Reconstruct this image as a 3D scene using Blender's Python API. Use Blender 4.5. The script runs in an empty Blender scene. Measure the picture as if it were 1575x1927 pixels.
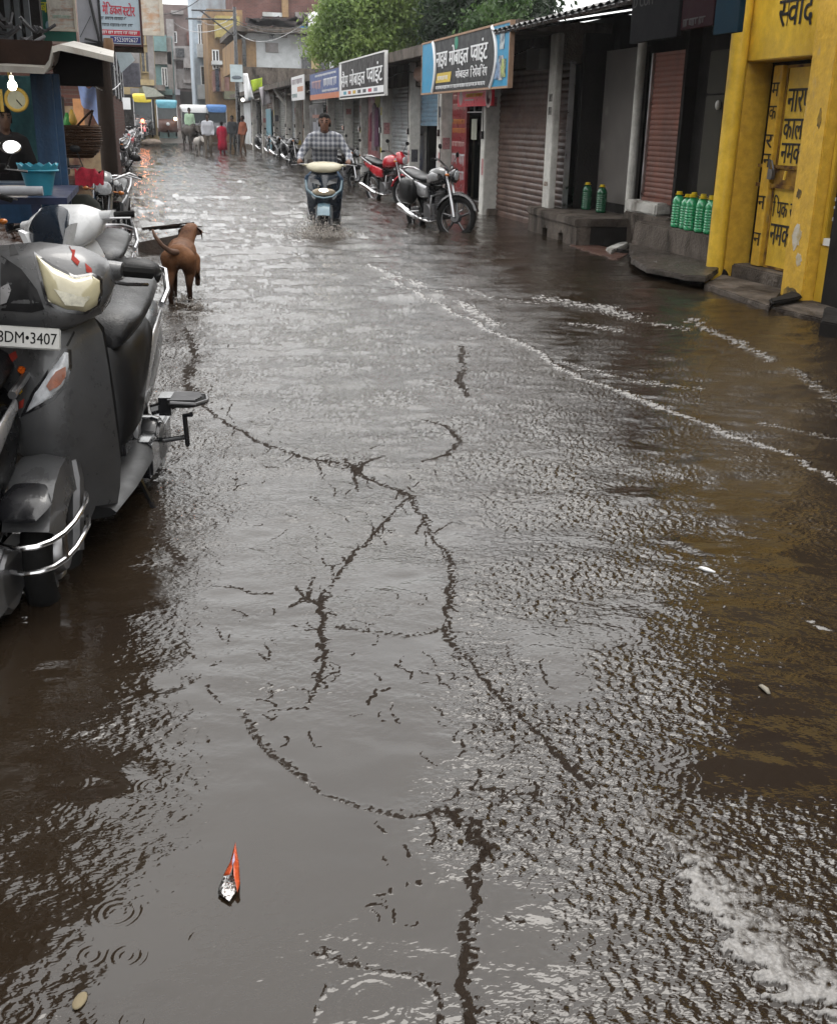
import bpy, bmesh, math, random
import numpy as np
from mathutils import Vector, Matrix, noise as mnoise
random.seed(7); RNG = np.random.default_rng(7)
S = bpy.context.scene; COL = S.collection
# ---------------------------------------------------------------- camera
CAMH = 1.4; FPX = 2000.0; PW, PH = 1575.0, 1927.0
PITCH, YAW, ROLL = math.radians(20.0749), math.radians(14.1598), 0.02
_f = Vector((math.sin(YAW)*math.cos(PITCH), math.cos(YAW)*math.cos(PITCH), -math.sin(PITCH)))
_r0 = Vector((math.cos(YAW), -math.sin(YAW), 0)); _u0 = _r0.cross(_f)
_r = _r0*math.cos(ROLL)+_u0*math.sin(ROLL); _u = -_r0*math.sin(ROLL)+_u0*math.cos(ROLL)
EYE = Vector((0, 0, CAMH))
cd = bpy.data.cameras.new('camera'); cam = bpy.data.objects.new('camera', cd); COL.objects.link(cam)
cd.sensor_fit = 'HORIZONTAL'; cd.sensor_width = 36; cd.lens = 36*FPX/PW; cd.clip_start = .05; cd.clip_end = 2000
cam.matrix_world = Matrix(((_r.x, _u.x, -_f.x, 0), (_r.y, _u.y, -_f.y, 0), (_r.z, _u.z, -_f.z, CAMH), (0, 0, 0, 1)))
S.camera = cam
# ---------------------------------------------------------------- sky, sun, exposure
S.view_settings.view_transform = 'Standard'; S.view_settings.look = 'None'
S.view_settings.gamma = 1; S.view_settings.exposure = 1.2
SUN_EL, SUN_AZ = math.radians(62), math.radians(20)
w = bpy.data.worlds.new('World'); S.world = w; w.use_nodes = True
nt = w.node_tree; nt.nodes.clear()
N = nt.nodes.new; L = nt.links.new
sky = N('ShaderNodeTexSky'); sky.sky_type = 'NISHITA'; sky.sun_disc = False
sky.sun_elevation = SUN_EL; sky.sun_rotation = SUN_AZ; sky.air_density = 2; sky.dust_density = 6; sky.ozone_density = 1
hs = N('ShaderNodeHueSaturation'); hs.inputs['Saturation'].default_value = .12
tc = N('ShaderNodeTexCoord'); sx = N('ShaderNodeSeparateXYZ'); L(tc.outputs['Generated'], sx.inputs[0])
ramp = N('ShaderNodeValToRGB'); e = ramp.color_ramp.elements
e[0].position = 0.0; e[0].color = (.66, .67, .68, 1); e[1].position = .95; e[1].color = (1, .985, .965, 1)
e2 = ramp.color_ramp.elements.new(.12); e2.color = (.74, .75, .755, 1)
e3 = ramp.color_ramp.elements.new(.45); e3.color = (.88, .88, .875, 1)
L(sx.outputs['Z'], ramp.inputs[0])
cn = N('ShaderNodeTexNoise'); cn.inputs['Scale'].default_value = 2.2; cn.inputs['Detail'].default_value = 5
L(tc.outputs['Generated'], cn.inputs['Vector'])
cm = N('ShaderNodeMapRange'); cm.inputs[1].default_value = .3; cm.inputs[2].default_value = .7; cm.inputs[3].default_value = 7.5; cm.inputs[4].default_value = 11.0
L(cn.outputs['Fac'], cm.inputs[0])
sc_ = N('ShaderNodeVectorMath'); sc_.operation = 'SCALE'; L(ramp.outputs[0], sc_.inputs[0]); L(cm.outputs[0], sc_.inputs['Scale'])
L(sky.outputs[0], hs.inputs['Color'])
mx = N('ShaderNodeMix'); mx.data_type = 'RGBA'; mx.inputs['Factor'].default_value = .88
L(hs.outputs[0], mx.inputs['A']); L(sc_.outputs[0], mx.inputs['B'])
bg = N('ShaderNodeBackground'); bg.inputs['Strength'].default_value = .15
L(mx.outputs['Result'], bg.inputs['Color']); wo = N('ShaderNodeOutputWorld'); L(bg.outputs[0], wo.inputs[0])
sl = bpy.data.lights.new('sun', 'SUN'); sl.energy = .5; sl.angle = math.radians(25); sl.color = (1, .96, .9)
so = bpy.data.objects.new('sun', sl); COL.objects.link(so)
so.rotation_euler = Vector((math.sin(SUN_AZ)*math.cos(SUN_EL), math.cos(SUN_AZ)*math.cos(SUN_EL), math.sin(SUN_EL))).to_track_quat('Z', 'Y').to_euler()
# ---------------------------------------------------------------- pixel of the photograph -> point of the place
def ray(px, py): return _r*((px-PW/2)/FPX) - _u*((py-PH/2)/FPX) + _f
def gnd(px, py, z=0.0):
    d = ray(px, py); return EYE + d*((z-CAMH)/d.z)
def atx(px, py, x):
    d = ray(px, py); return EYE + d*(x/d.x)
def aty(px, py, y):
    d = ray(px, py); return EYE + d*(y/d.y)
def FY(px, py, x=5.5): return atx(px, py, x).y
# ---------------------------------------------------------------- mesh builder
def rotm(rx=0, ry=0, rz=0): return Matrix.Rotation(rz, 4, 'Z') @ Matrix.Rotation(ry, 4, 'Y') @ Matrix.Rotation(rx, 4, 'X')
class MB:
    def __init__(s): s.v = []; s.f = []
    def add(s, vs, fs, M=None):
        n = len(s.v)
        for p in vs:
            p = Vector(p); s.v.append(tuple(M @ p) if M else tuple(p))
        for f in fs: s.f.append(tuple(i+n for i in f))
        return s
    def box(s, x0, x1, y0, y1, z0, z1, M=None):
        return s.add([(x0,y0,z0),(x1,y0,z0),(x1,y1,z0),(x0,y1,z0),(x0,y0,z1),(x1,y0,z1),(x1,y1,z1),(x0,y1,z1)],
                     [(0,3,2,1),(4,5,6,7),(0,1,5,4),(1,2,6,5),(2,3,7,6),(3,0,4,7)], M)
    def cbox(s, c, d, M=None):
        T = Matrix.Translation(c) @ (M or Matrix.Identity(4))
        return s.box(-d[0]/2, d[0]/2, -d[1]/2, d[1]/2, -d[2]/2, d[2]/2, T)
    def loft(s, rings, caps=True, closed=True, M=None):
        n = len(rings[0]); vs = [p for r in rings for p in r]; fs = []
        for i in range(len(rings)-1):
            for j in range(n if closed else n-1):
                k = (j+1) % n; fs.append((i*n+j, i*n+k, (i+1)*n+k, (i+1)*n+j))
        if caps and closed: fs += [tuple(range(n-1, -1, -1)), tuple(range((len(rings)-1)*n, len(rings)*n))]
        return s.add(vs, fs, M)
    def tube(s, pts, r, n=8, M=None, caps=True, flat=1.0):
        pts = [Vector(p) for p in pts]; m = len(pts)
        rs = r if isinstance(r, (list, tuple)) else [r]*m
        rings = []; up = None
        for i, p in enumerate(pts):
            t = (pts[min(i+1, m-1)]-pts[max(i-1, 0)]); t = t.normalized() if t.length > 1e-9 else Vector((0, 0, 1))
            if up is None: up = t.cross(Vector((0, 0, 1)) if abs(t.z) < .9 else Vector((1, 0, 0))).normalized()
            a = (up - t*up.dot(t)); a = a.normalized() if a.length > 1e-6 else t.orthogonal().normalized()
            up = a; b = t.cross(a)
            rings.append([p + a*(rs[i]*math.cos(2*math.pi*k/n)) + b*(rs[i]*flat*math.sin(2*math.pi*k/n)) for k in range(n)])
        return s.loft(rings, caps, True, M)
    def lathe(s, prof, n=20, M=None, caps=True):   # (radius, z) about Z
        return s.loft([[(r*math.cos(2*math.pi*k/n), r*math.sin(2*math.pi*k/n), z) for k in range(n)] for r, z in prof], caps, True, M)
    def ell(s, c, r, n=14, m=9, M=None):
        rings = []
        for i in range(1, m):
            a = math.pi*i/m; rings.append([(c[0]+r[0]*math.sin(a)*math.cos(2*math.pi*k/n), c[1]+r[1]*math.sin(a)*math.sin(2*math.pi*k/n), c[2]-r[2]*math.cos(a)) for k in range(n)])
        return s.loft(rings, True, True, M)
    def torus(s, R, r, n=28, m=10, M=None, flat=1.0):  # in the XZ plane, axis Y
        rings = []
        for i in range(n+1):
            a = 2*math.pi*i/n; rings.append([((R+r*math.cos(2*math.pi*k/m))*math.cos(a), flat*r*math.sin(2*math.pi*k/m), (R+r*math.cos(2*math.pi*k/m))*math.sin(a)) for k in range(m)])
        return s.loft(rings, False, True, M)
    def prism(s, poly, d0, d1, M=None):  # poly in XZ, thickness along Y
        n = len(poly); vs = [(x, d0, z) for x, z in poly]+[(x, d1, z) for x, z in poly]
        fs = [tuple(range(n)), tuple(range(2*n-1, n-1, -1))]+[(i, n+i, n+(i+1) % n, (i+1) % n) for i in range(n)]
        return s.add(vs, fs, M)
    def mesh(s, bevel=0, seg=2, rough=0):
        me = bpy.data.meshes.new('m'); me.from_pydata(s.v, [], s.f)
        bm = bmesh.new(); bm.from_mesh(me)
        bmesh.ops.recalc_face_normals(bm, faces=bm.faces)
        if bevel:
            ed = [x for x in bm.edges if len(x.link_faces) == 2 and x.calc_face_angle(0) > .5]
            bmesh.ops.bevel(bm, geom=ed, offset=bevel, segments=seg, affect='EDGES', clamp_overlap=True)
        if rough:      # broken, weathered edges: cut the faces small and shift them along the grain
            for _ in range(5):
                ed = [e_ for e_ in bm.edges if e_.calc_length() > .16]
                if not ed: break
                bmesh.ops.subdivide_edges(bm, edges=ed, cuts=1, use_grid_fill=True)
            bmesh.ops.triangulate(bm, faces=[f_ for f_ in bm.faces if len(f_.verts) > 4])
            for v in bm.verts: v.co += Vector((mnoise.noise(v.co*5.1), mnoise.noise(v.co*5.3+Vector((9, 2, 4))), .6*mnoise.noise(v.co*6.7+Vector((3, 7, 1)))))*rough + Vector((mnoise.noise(v.co*17), mnoise.noise(v.co*19), mnoise.noise(v.co*18+Vector((5, 5, 5)))))*rough*.4
        bm.to_mesh(me); bm.free(); return me
def link(name, me, m=None, parent=None, smooth=40):
    me.name = name; o = bpy.data.objects.new(name, me); COL.objects.link(o)
    if m is not None: me.materials.append(m)
    if smooth:
        me.shade_smooth()
        if smooth < 180: me.set_sharp_from_angle(angle=math.radians(smooth))
    if parent is not None: o.parent = parent
    return o
def build(mb, name, m, parent=None, bevel=0, smooth=40, seg=2, rough=0): return link(name, mb.mesh(bevel, seg, rough), m, parent, smooth)
def tag(o, label=None, cat=None, group=None, kind=None):
    for k, v in (('label', label), ('category', cat), ('group', group), ('kind', kind)):
        if v: o[k] = v
    return o
def thing(name, label, cat, loc=(0, 0, 0), rz=0, group=None):
    o = bpy.data.objects.new(name, None); COL.objects.link(o); o.location = loc; o.rotation_euler = (0, 0, rz); o.empty_display_size = .1
    return tag(o, label, cat, group)
def copy_tree(o, parent=None):
    c = o.copy(); COL.objects.link(c)
    if parent: c.parent = parent
    for ch in [x for x in KIDS.get(o.name, [])]: copy_tree(ch, c)
    return c
KIDS = {}
def index_kids():
    KIDS.clear()
    for o in S.objects:
        if o.parent: KIDS.setdefault(o.parent.name, []).append(o)
def place(proto, label, x, y, rz, z=-.12, group=None, lean=0):
    c = copy_tree(proto); c.location = (x, y, z); c.rotation_euler = (lean, 0, rz); c['label'] = label
    if group: c['group'] = group
    return c
# ---------------------------------------------------------------- materials
MATS = {}
def mat(name, col, rough=.5, metal=0, var=.25, scale=6, bump=0, bscale=40, emit=None, es=0, spec=None, coat=0, streak=0, rvar=.15, drops=0):
    if name in MATS: return MATS[name]
    m = bpy.data.materials.new(name); m.use_nodes = True; t = m.node_tree; n = t.nodes; l = t.links
    p = n['Principled BSDF']; p.inputs['Roughness'].default_value = rough; p.inputs['Metallic'].default_value = metal
    p.inputs['Specular IOR Level'].default_value = spec if spec is not None else (.5 if rough < .4 or metal else .3 if rough < .55 else .07); p.inputs['Coat Weight'].default_value = coat; p.inputs['Coat Roughness'].default_value = .08
    c = n.new('ShaderNodeTexCoord'); no = n.new('ShaderNodeTexNoise'); no.inputs['Scale'].default_value = scale; no.inputs['Detail'].default_value = 6; no.inputs['Roughness'].default_value = .65
    src = c.outputs['Object']
    if streak:
        mp = n.new('ShaderNodeMapping'); mp.inputs['Scale'].default_value = (1, 1, 1/streak); l.new(src, mp.inputs[0]); src2 = mp.outputs[0]
    else: src2 = src
    l.new(src2, no.inputs['Vector'])
    mr = n.new('ShaderNodeMapRange'); mr.inputs[1].default_value = .3; mr.inputs[2].default_value = .7; mr.inputs[3].default_value = 1-var; mr.inputs[4].default_value = 1+var*.6
    l.new(no.outputs['Fac'], mr.inputs[0])
    vm = n.new('ShaderNodeVectorMath'); vm.operation = 'SCALE'; vm.inputs[0].default_value = col[:3]; l.new(mr.outputs[0], vm.inputs['Scale'])
    l.new(vm.outputs[0], p.inputs['Base Color'])
    if rvar:
        rr = n.new('ShaderNodeMapRange'); rr.inputs[1].default_value = .3; rr.inputs[2].default_value = .7; rr.inputs[3].default_value = max(.02, rough-rvar); rr.inputs[4].default_value = min(1, rough+rvar)
        l.new(no.outputs['Fac'], rr.inputs[0]); l.new(rr.outputs[0], p.inputs['Roughness'])
    if bump:
        nb = n.new('ShaderNodeTexNoise'); nb.inputs['Scale'].default_value = bscale; nb.inputs['Detail'].default_value = 4; l.new(src, nb.inputs['Vector'])
        b = n.new('ShaderNodeBump'); b.inputs['Strength'].default_value = bump; b.inputs['Distance'].default_value = .02; l.new(nb.outputs['Fac'], b.inputs['Height']); l.new(b.outputs[0], p.inputs['Normal'])
    if drops:
        vo = n.new('ShaderNodeTexVoronoi'); vo.inputs['Scale'].default_value = drops; l.new(src, vo.inputs['Vector'])
        dm = n.new('ShaderNodeMapRange'); dm.inputs[1].default_value = .0; dm.inputs[2].default_value = .32; dm.inputs[3].default_value = 1; dm.inputs[4].default_value = 0; dm.interpolation_type = 'SMOOTHSTEP'; l.new(vo.outputs['Distance'], dm.inputs[0])
        b = n.new('ShaderNodeBump'); b.inputs['Strength'].default_value = .25; b.inputs['Distance'].default_value = .002; l.new(dm.outputs[0], b.inputs['Height']); l.new(b.outputs[0], p.inputs['Normal'])
    if emit: p.inputs['Emission Color'].default_value = (*emit, 1); p.inputs['Emission Strength'].default_value = es
    MATS[name] = m; return m
def mix_mat(name, c1, c2, scale=4, lo=.45, hi=.55, rough=.7, streak=0, bump=.2, bscale=30, c3=None, detail=8, dist=0):
    """two real colours of one surface (paint and its stains), in patches"""
    if name in MATS: return MATS[name]
    m = mat(name, c1, rough, var=.25, scale=scale*4, bump=bump, bscale=bscale); t = m.node_tree; n = t.nodes; l = t.links
    p = n['Principled BSDF']; c = n.new('ShaderNodeTexCoord'); mp = n.new('ShaderNodeMapping'); mp.inputs['Scale'].default_value = (1, 1, 1/streak if streak else 1)
    l.new(c.outputs['Object'], mp.inputs[0]); no = n.new('ShaderNodeTexNoise'); no.inputs['Scale'].default_value = scale; no.inputs['Detail'].default_value = detail; no.inputs['Roughness'].default_value = .62; no.inputs['Distortion'].default_value = dist
    l.new(mp.outputs[0], no.inputs['Vector'])
    r = n.new('ShaderNodeMapRange'); r.inputs[1].default_value = lo; r.inputs[2].default_value = hi; l.new(no.outputs['Fac'], r.inputs[0])
    base = p.inputs['Base Color'].links[0].from_socket
    mx = n.new('ShaderNodeMix'); mx.data_type = 'RGBA'; mx.inputs['B'].default_value = (*c2, 1); l.new(base, mx.inputs['A']); l.new(r.outputs[0], mx.inputs['Factor']); l.new(mx.outputs['Result'], p.inputs['Base Color'])
    return m
def brick_mat(name, c1, c2, mortar, scale=1.0, axis='xz'):
    m = mat(name, c1, .85, var=.2, scale=3, bump=.3); t = m.node_tree; n = t.nodes; l = t.links; p = n['Principled BSDF']
    c = n.new('ShaderNodeTexCoord'); sp = n.new('ShaderNodeSeparateXYZ'); cb = n.new('ShaderNodeCombineXYZ'); l.new(c.outputs['Object'], sp.inputs[0])
    l.new(sp.outputs['X' if axis == 'xz' else 'Y'], cb.inputs[0]); l.new(sp.outputs['Z'], cb.inputs[1])
    b = n.new('ShaderNodeTexBrick'); b.inputs['Scale'].default_value = scale; b.inputs['Color1'].default_value = (*c1, 1); b.inputs['Color2'].default_value = (*c2, 1); b.inputs['Mortar'].default_value = (*mortar, 1)
    b.inputs['Brick Width'].default_value = .24; b.inputs['Row Height'].default_value = .085; b.inputs['Mortar Size'].default_value = .008; l.new(cb.outputs[0], b.inputs['Vector'])
    sc = p.inputs['Base Color'].links[0].from_node
    nz = n.new('ShaderNodeTexNoise'); nz.inputs['Scale'].default_value = 1.2; nz.inputs['Detail'].default_value = 6; l.new(c.outputs['Object'], nz.inputs['Vector'])
    mr = n.new('ShaderNodeMapRange'); mr.inputs[1].default_value = .3; mr.inputs[2].default_value = .7; mr.inputs[3].default_value = .6; mr.inputs[4].default_value = 1.2; l.new(nz.outputs['Fac'], mr.inputs[0])
    vm = n.new('ShaderNodeVectorMath'); vm.operation = 'SCALE'; l.new(b.outputs['Color'], vm.inputs[0]); l.new(mr.outputs[0], vm.inputs['Scale']); l.new(vm.outputs[0], p.inputs['Base Color'])
    return m
M_ = dict(
 black=mat('black_paint', (.012, .012, .014), .25, var=.3, coat=.5), rubber=mat('rubber', (.015, .015, .015), .7, bump=.2), blackplastic=mat('black_plastic', (.010, .010, .011), .45, var=.3, spec=.3),
 wetblack=mat('wet_black', (.006, .006, .007), .3, var=.3, drops=90, spec=.25), seat=mat('seat_vinyl', (.008, .008, .009), .42, bump=.15, bscale=120, spec=.28),
 chrome=mat('chrome', (.75, .75, .76), .14, 1, var=.1), steel=mat('steel', (.42, .42, .43), .35, 1, var=.25), engine=mat('engine_grey', (.16, .16, .165), .45, .7, var=.4),
 grey=mat('grey_paint', (.078, .079, .082), .34, .25, var=.18, scale=9, coat=.35, drops=70), silver=mat('silver_paint', (.38, .38, .39), .3, .5, var=.15, coat=.4), white=mat('white_paint', (.62, .63, .64), .3, var=.12, coat=.4),
 red=mat('red_paint', (.38, .015, .025), .3, var=.2, coat=.5), darkred=mat('dark_red_paint', (.12, .008, .012), .3, var=.2, coat=.5), blue=mat('blue_paint', (.09, .17, .22), .3, .1, var=.15, coat=.4), darkblue=mat('dark_blue_paint', (.014, .022, .035), .25, var=.2, coat=.5),
 cream=mat('cream_plastic', (.42, .39, .29), .45, var=.2), lens=mat('yellowed_lens', (.46, .42, .28), .12, var=.2, coat=.6), clear=mat('clear_lens', (.55, .57, .6), .08, var=.5, scale=25, coat=.6), amber=mat('amber_lens', (.5, .16, .03), .15, var=.2), redlens=mat('red_lens', (.35, .012, .012), .15),
 mirror=mat('mirror_glass', (.8, .82, .85), .05, 1, var=.05), plate=mat('plate_white', (.62, .62, .6), .4, var=.1), ink=mat('ink_black', (.012, .012, .013), .5, var=.1),
)
# ---------------------------------------------------------------- lettering (Devanagari is shaped here, glyph by glyph)
_gl = {}
def glyph(ch):
    if ch in _gl: return _gl[ch]
    def ev(s):
        c = bpy.data.curves.new('g', 'FONT'); c.body = s; c.size = 1; c.resolution_u = 3
        o = bpy.data.objects.new('g', c); COL.objects.link(o); dg = bpy.context.evaluated_depsgraph_get(); dg.update()
        e = o.evaluated_get(dg); me = e.to_mesh(); vs = [(v.co.x, v.co.y) for v in me.vertices]; fs = [tuple(p.vertices) for p in me.polygons]
        e.to_mesh_clear(); bpy.data.objects.remove(o); bpy.data.curves.remove(c); return vs, fs
    vs, fs = ev(ch); vi, _ = ev('I'); va, _ = ev(ch+'I'); adv = max(x for x, y in va)-max(x for x, y in vi)
    _gl[ch] = (vs, fs, adv); return _gl[ch]
def half(ch):   # half form: the letter without its right-hand stem
    k = ch+'~'
    if k in _gl: return _gl[k]
    vs, fs, adv = glyph(ch); me = bpy.data.meshes.new('h'); me.from_pydata([(x, y, 0) for x, y in vs], [], fs); bm = bmesh.new(); bm.from_mesh(me)
    cut = max(x for x, y in vs)-.17
    bmesh.ops.bisect_plane(bm, geom=bm.verts[:]+bm.edges[:]+bm.faces[:], plane_co=(cut, 0, 0), plane_no=(1, 0, 0), clear_outer=True)
    bm.verts.index_update(); r = ([(v.co.x, v.co.y) for v in bm.verts], [tuple(v.index for v in f.verts) for f in bm.faces], cut); bm.free(); bpy.data.meshes.remove(me)
    _gl[k] = r; return r
def text2d(s):
    """visual-order string; a letter followed by ~ is a half form"""
    V = []; F = []; x = 0; i = 0; s = list(s)
    for k in range(1, len(s)):                       # the short i-sign is drawn before its letter
        if s[k] == 'ि': s[k-1], s[k] = s[k], s[k-1]
    while i < len(s):
        ch = s[i]; h = i+1 < len(s) and s[i+1] == '~'
        if ch == ' ': x += .32; i += 1; continue
        vs, fs, adv = half(ch) if h else glyph(ch); n = len(V)
        V += [(a+x, b) for a, b in vs]; F += [tuple(j+n for j in f) for f in fs]; x += adv; i += 2 if h else 1
    return V, F, x
def text_mb(s, origin, right, up, width=None, height=None, bold=.03, lift=.004):
    """lay lettering on a surface: origin = lower left, right/up = unit vectors, normal = right x up"""
    V, F, W = text2d(s); x0 = min(v[0] for v in V); x1 = max(v[0] for v in V); y0 = min(v[1] for v in V); y1 = max(v[1] for v in V)
    sx = width/(x1-x0) if width else None; sy = height/(y1-y0) if height else None
    sx = sx or sy; sy = sy or sx
    o = Vector(origin); r = Vector(right); u = Vector(up); nn = r.cross(u); mb = MB()
    for k, b in enumerate((0, -bold, bold) if bold else (0,)):
        mb.add([o + r*((x-x0+b)*sx) + u*((y-y0)*sy) + nn*(lift+.0006*k) for x, y in V], F)
    return mb
def letters(s, origin, right, up, m, parent, width=None, height=None, bold=.03, name='lettering', lift=.004):
    mb = text_mb(s, origin, right, up, width, height, bold, lift)
    me = bpy.data.meshes.new(name); me.from_pydata(mb.v, [], mb.f); return link(name, me, m, parent, 0)
# ---------------------------------------------------------------- ground under the flood, far road
road_m = mix_mat('wet_road', (.06, .052, .045), (.10, .088, .075), 1.2, .4, .65, .35, bump=.4, bscale=60)
mb = MB(); prof = [(-60, -.12), (62, -.12), (72, .0), (90, .32), (130, 1.0), (400, 2.0), (1500, 2.0)]
mb.loft([[(-700, y, z), (-40, y, z), (0, y, z), (40, y, z), (700, y, z)] for y, z in prof], False, False)
o = build(mb, 'road', road_m); o['kind'] = 'structure'
# ---------------------------------------------------------------- flood water: a real wave surface
def noise_tile(n, size, l0, l1, seed, ang=None, spread=1.0, slope=1.0):
    g = np.random.default_rng(seed); k = np.fft.fftfreq(n, size/n)*2*np.pi; KX, KY = np.meshgrid(k, k); K = np.hypot(KX, KY)+1e-9
    a = np.exp(-.5*((np.log(2*np.pi/K)-np.log(math.sqrt(l0*l1)))/(.5*np.log(l1/l0)))**2)/K**1.5
    if ang is not None:
        th = np.arctan2(KY, KX)-ang; a = a*np.exp(-(np.abs(np.sin(th))/spread)**2)
    h = np.fft.ifft2(a*(g.normal(size=(n, n))+1j*g.normal(size=(n, n)))).real
    gx, gy = np.gradient(h, size/n); s = np.sqrt((gx**2+gy**2).mean()); return h/s
def samp(t, size, X, Y):
    n = t.shape[0]; u = (X/size*n) % n; v = (Y/size*n) % n; i = np.floor(u).astype(int); j = np.floor(v).astype(int); fu = u-i; fv = v-j
    i0 = i % n; i1 = (i+1) % n; j0 = j % n; j1 = (j+1) % n
    return (t[j0, i0]*(1-fu)+t[j0, i1]*fu)*(1-fv)+(t[j1, i0]*(1-fu)+t[j1, i1]*fu)*fv
ys = [.55]
while ys[-1] < 69: ys.append(ys[-1]+max(.0044, ys[-1]**2/2000))
ys = np.array(ys); NC = 1000; lin = np.linspace(0, 1, NC)
xa = np.minimum(-1.0-.11*ys, -1.2); xa = np.maximum(xa, -5); xb = np.minimum(1.3+.78*ys, 7.4)
X = xa[:, None]*(1-lin)+xb[:, None]*lin; Y = np.repeat(ys[:, None], NC, 1)
R_, U_, F_ = (np.array(v) for v in (_r, _u, _f))
def topix(X, Y, Z=0):
    dx, dy, dz = X, Y, Z-CAMH; a = dx*R_[0]+dy*R_[1]+dz*R_[2]; b = dx*U_[0]+dy*U_[1]+dz*U_[2]; c = dx*F_[0]+dy*F_[1]+dz*F_[2]
    return PW/2+FPX*a/c, PH/2-FPX*b/c
PXg, PYg = topix(X, Y)
# the character of the surface at places of the street, read where the photograph shows them: (px, py, reach, coarse wave slope, fine chop slope)
CTRL = [(300,300,90,.26,.08),(500,300,120,.26,.09),(450,420,120,.22,.09),(700,420,120,.20,.09),(330,640,90,.13,.09),(520,560,150,.14,.09),(560,800,150,.07,.06),(750,650,120,.08,.08),
 (950,480,150,.08,.05),(1200,560,150,.09,.05),(1450,680,150,.13,.06),(1000,640,120,.07,.05),(1250,900,170,.09,.05),(1450,1000,170,.06,.035),(1420,1350,170,.05,.035),
 (960,820,90,.06,.14),(1050,950,90,.05,.16),(1130,1150,100,.045,.17),(1150,1350,110,.04,.18),(950,1150,80,.045,.11),(1000,1450,90,.04,.15),(850,1000,70,.06,.05),
 (430,900,110,.055,.04),(600,1000,110,.05,.035),(720,1200,110,.045,.035),(420,1200,100,.055,.045),(280,1080,60,.07,.05),(250,1330,70,.07,.06),(150,1150,90,.03,.015),(80,1350,90,.03,.018),(180,1480,60,.06,.06),
 (600,1450,120,.03,.03),(350,1480,80,.045,.05),(800,1450,90,.045,.06),(500,1650,150,.02,.012),(300,1800,120,.02,.012),(700,1700,100,.02,.014),(90,1650,70,.06,.05),(60,1880,60,.06,.05),(700,1880,90,.03,.02),
 (950,1650,80,.03,.15),(1100,1750,110,.03,.16),(1250,1880,110,.03,.13),(1000,1880,90,.03,.13),(1300,1500,90,.03,.17),(1450,1650,100,.04,.15),(900,1560,60,.03,.13)]
W0 = np.zeros_like(X); AC = np.zeros_like(X); AF = np.zeros_like(X)
for a, b, r, c, f in CTRL:
    g = np.exp(-((PXg-a)**2+(PYg-b)**2)/(2*r*r))+1e-7/(1+((PXg-a)**2+(PYg-b)**2)/1e4); W0 += g; AC += g*c; AF += g*f
AC /= W0; AF /= W0; AF = AF*(1.25+1.25*np.exp(-((PYg-760)/330)**2)+.3*(PYg < 450))
T1 = noise_tile(512, 9.0, .35, 1.1, 1, math.pi/2, .8); T2 = noise_tile(1024, 6.1, .10, .30, 2, math.pi/2, .9)
T3 = noise_tile(1024, 2.3, .018, .045, 3, None); T4 = noise_tile(1024, 2.9, .035, .09, 4, math.radians(70), .7); T5 = noise_tile(512, 3.3, .25, .8, 5)
n5 = samp(T5, 3.3, X, Y); n5 = n5/n5.std()
patch = np.clip(1+.45*n5, .25, 2.2)                                   # calmer and rougher patches
Hh = AC*(.5*samp(T1, 9.0, X, Y)+.8*samp(T2, 6.1, X+.3*Y, Y)) + AF*patch*(.85*samp(T3, 2.3, X, Y)+.38*samp(T4, 2.9, X, Y))
FOAM_SHEEN = np.zeros_like(X); SEAM = np.zeros_like(X)
def polydist(pts, X=X, Y=Y):
    G = [gnd(*p) for p in pts]; D = np.full_like(X, 1e9); SD = np.zeros_like(X)
    for p, q in zip(G, G[1:]):
        dx, dy = q.x-p.x, q.y-p.y; l2 = dx*dx+dy*dy; t = np.clip(((X-p.x)*dx+(Y-p.y)*dy)/l2, 0, 1)
        ex = X-p.x-t*dx; ey = Y-p.y-t*dy; d = np.hypot(ex, ey); k = d < D; D = np.where(k, d, D); SD = np.where(k, np.sign(ex*dy-ey*dx)*d, SD)
    return D, SD
wob = samp(T2, 6.1, X*2.1, Y*2.1); wob = wob/wob.std(); wob2 = samp(T4, 2.9, X*1.3+.7, Y*1.3); wob2 = wob2/wob2.std()
wob3 = samp(T3, 2.3, X*1.6+.4, Y*1.6); wob3 = wob3/wob3.std(); n5b = samp(T5, 3.3, X*1.4+1, Y*1.4); n5b = n5b/n5b.std()
def seam(pts, wd, h, rough, foam_sheen=0.0):     # a line where two flows meet: a low crest broken into choppy teeth
    global Hh, FOAM_SHEEN
    Gp = [gnd(*p) for p in pts]; pad = wd*6+.05
    ri = np.where((ys > min(p.y for p in Gp)-pad) & (ys < max(p.y for p in Gp)+pad))[0]
    if len(ri) == 0: return
    sl = slice(ri[0], ri[-1]+1); _seam(pts, wd, h, rough, foam_sheen, sl)
def _seam(pts, wd, h, rough, foam_sheen, sl):
    global Hh, FOAM_SHEEN, SEAM
    X, Y, wob, wob2, wob3, n5, n5b = (A[sl] for A in (globals()['X'], globals()['Y'], globals()['wob'], globals()['wob2'], globals()['wob3'], globals()['n5'], globals()['n5b']))
    D, SD = polydist(pts, X, Y); D = np.abs(SD+.30*wd*wob+.40*wd*wob3+.010*np.clip(n5, -1.5, 1.5)); e = np.exp(-(D/wd)**2)
    e2 = np.clip((e*1.25+(.30*e+.16*np.sqrt(e))*wob3+.22*n5b*e-.36)*1.7, 0, 1); SEAM[sl] = np.maximum(SEAM[sl], 0 if foam_sheen else e2*min(1, rough*1.7))
    Hh[sl] += e2*h*(.6 if foam_sheen else .7)*(.7+.3*wob) + e2*rough*(.22 if foam_sheen else .08)*(samp(T3, 2.3, X*2.3, Y*2.3)*.6+samp(T4, 2.9, X*1.9, Y*1.5)*.3)
    if foam_sheen: FOAM_SHEEN[sl] = np.maximum(FOAM_SHEEN[sl], np.clip(foam_sheen*e*(1+.35*wob2), 0, 1))
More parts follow.
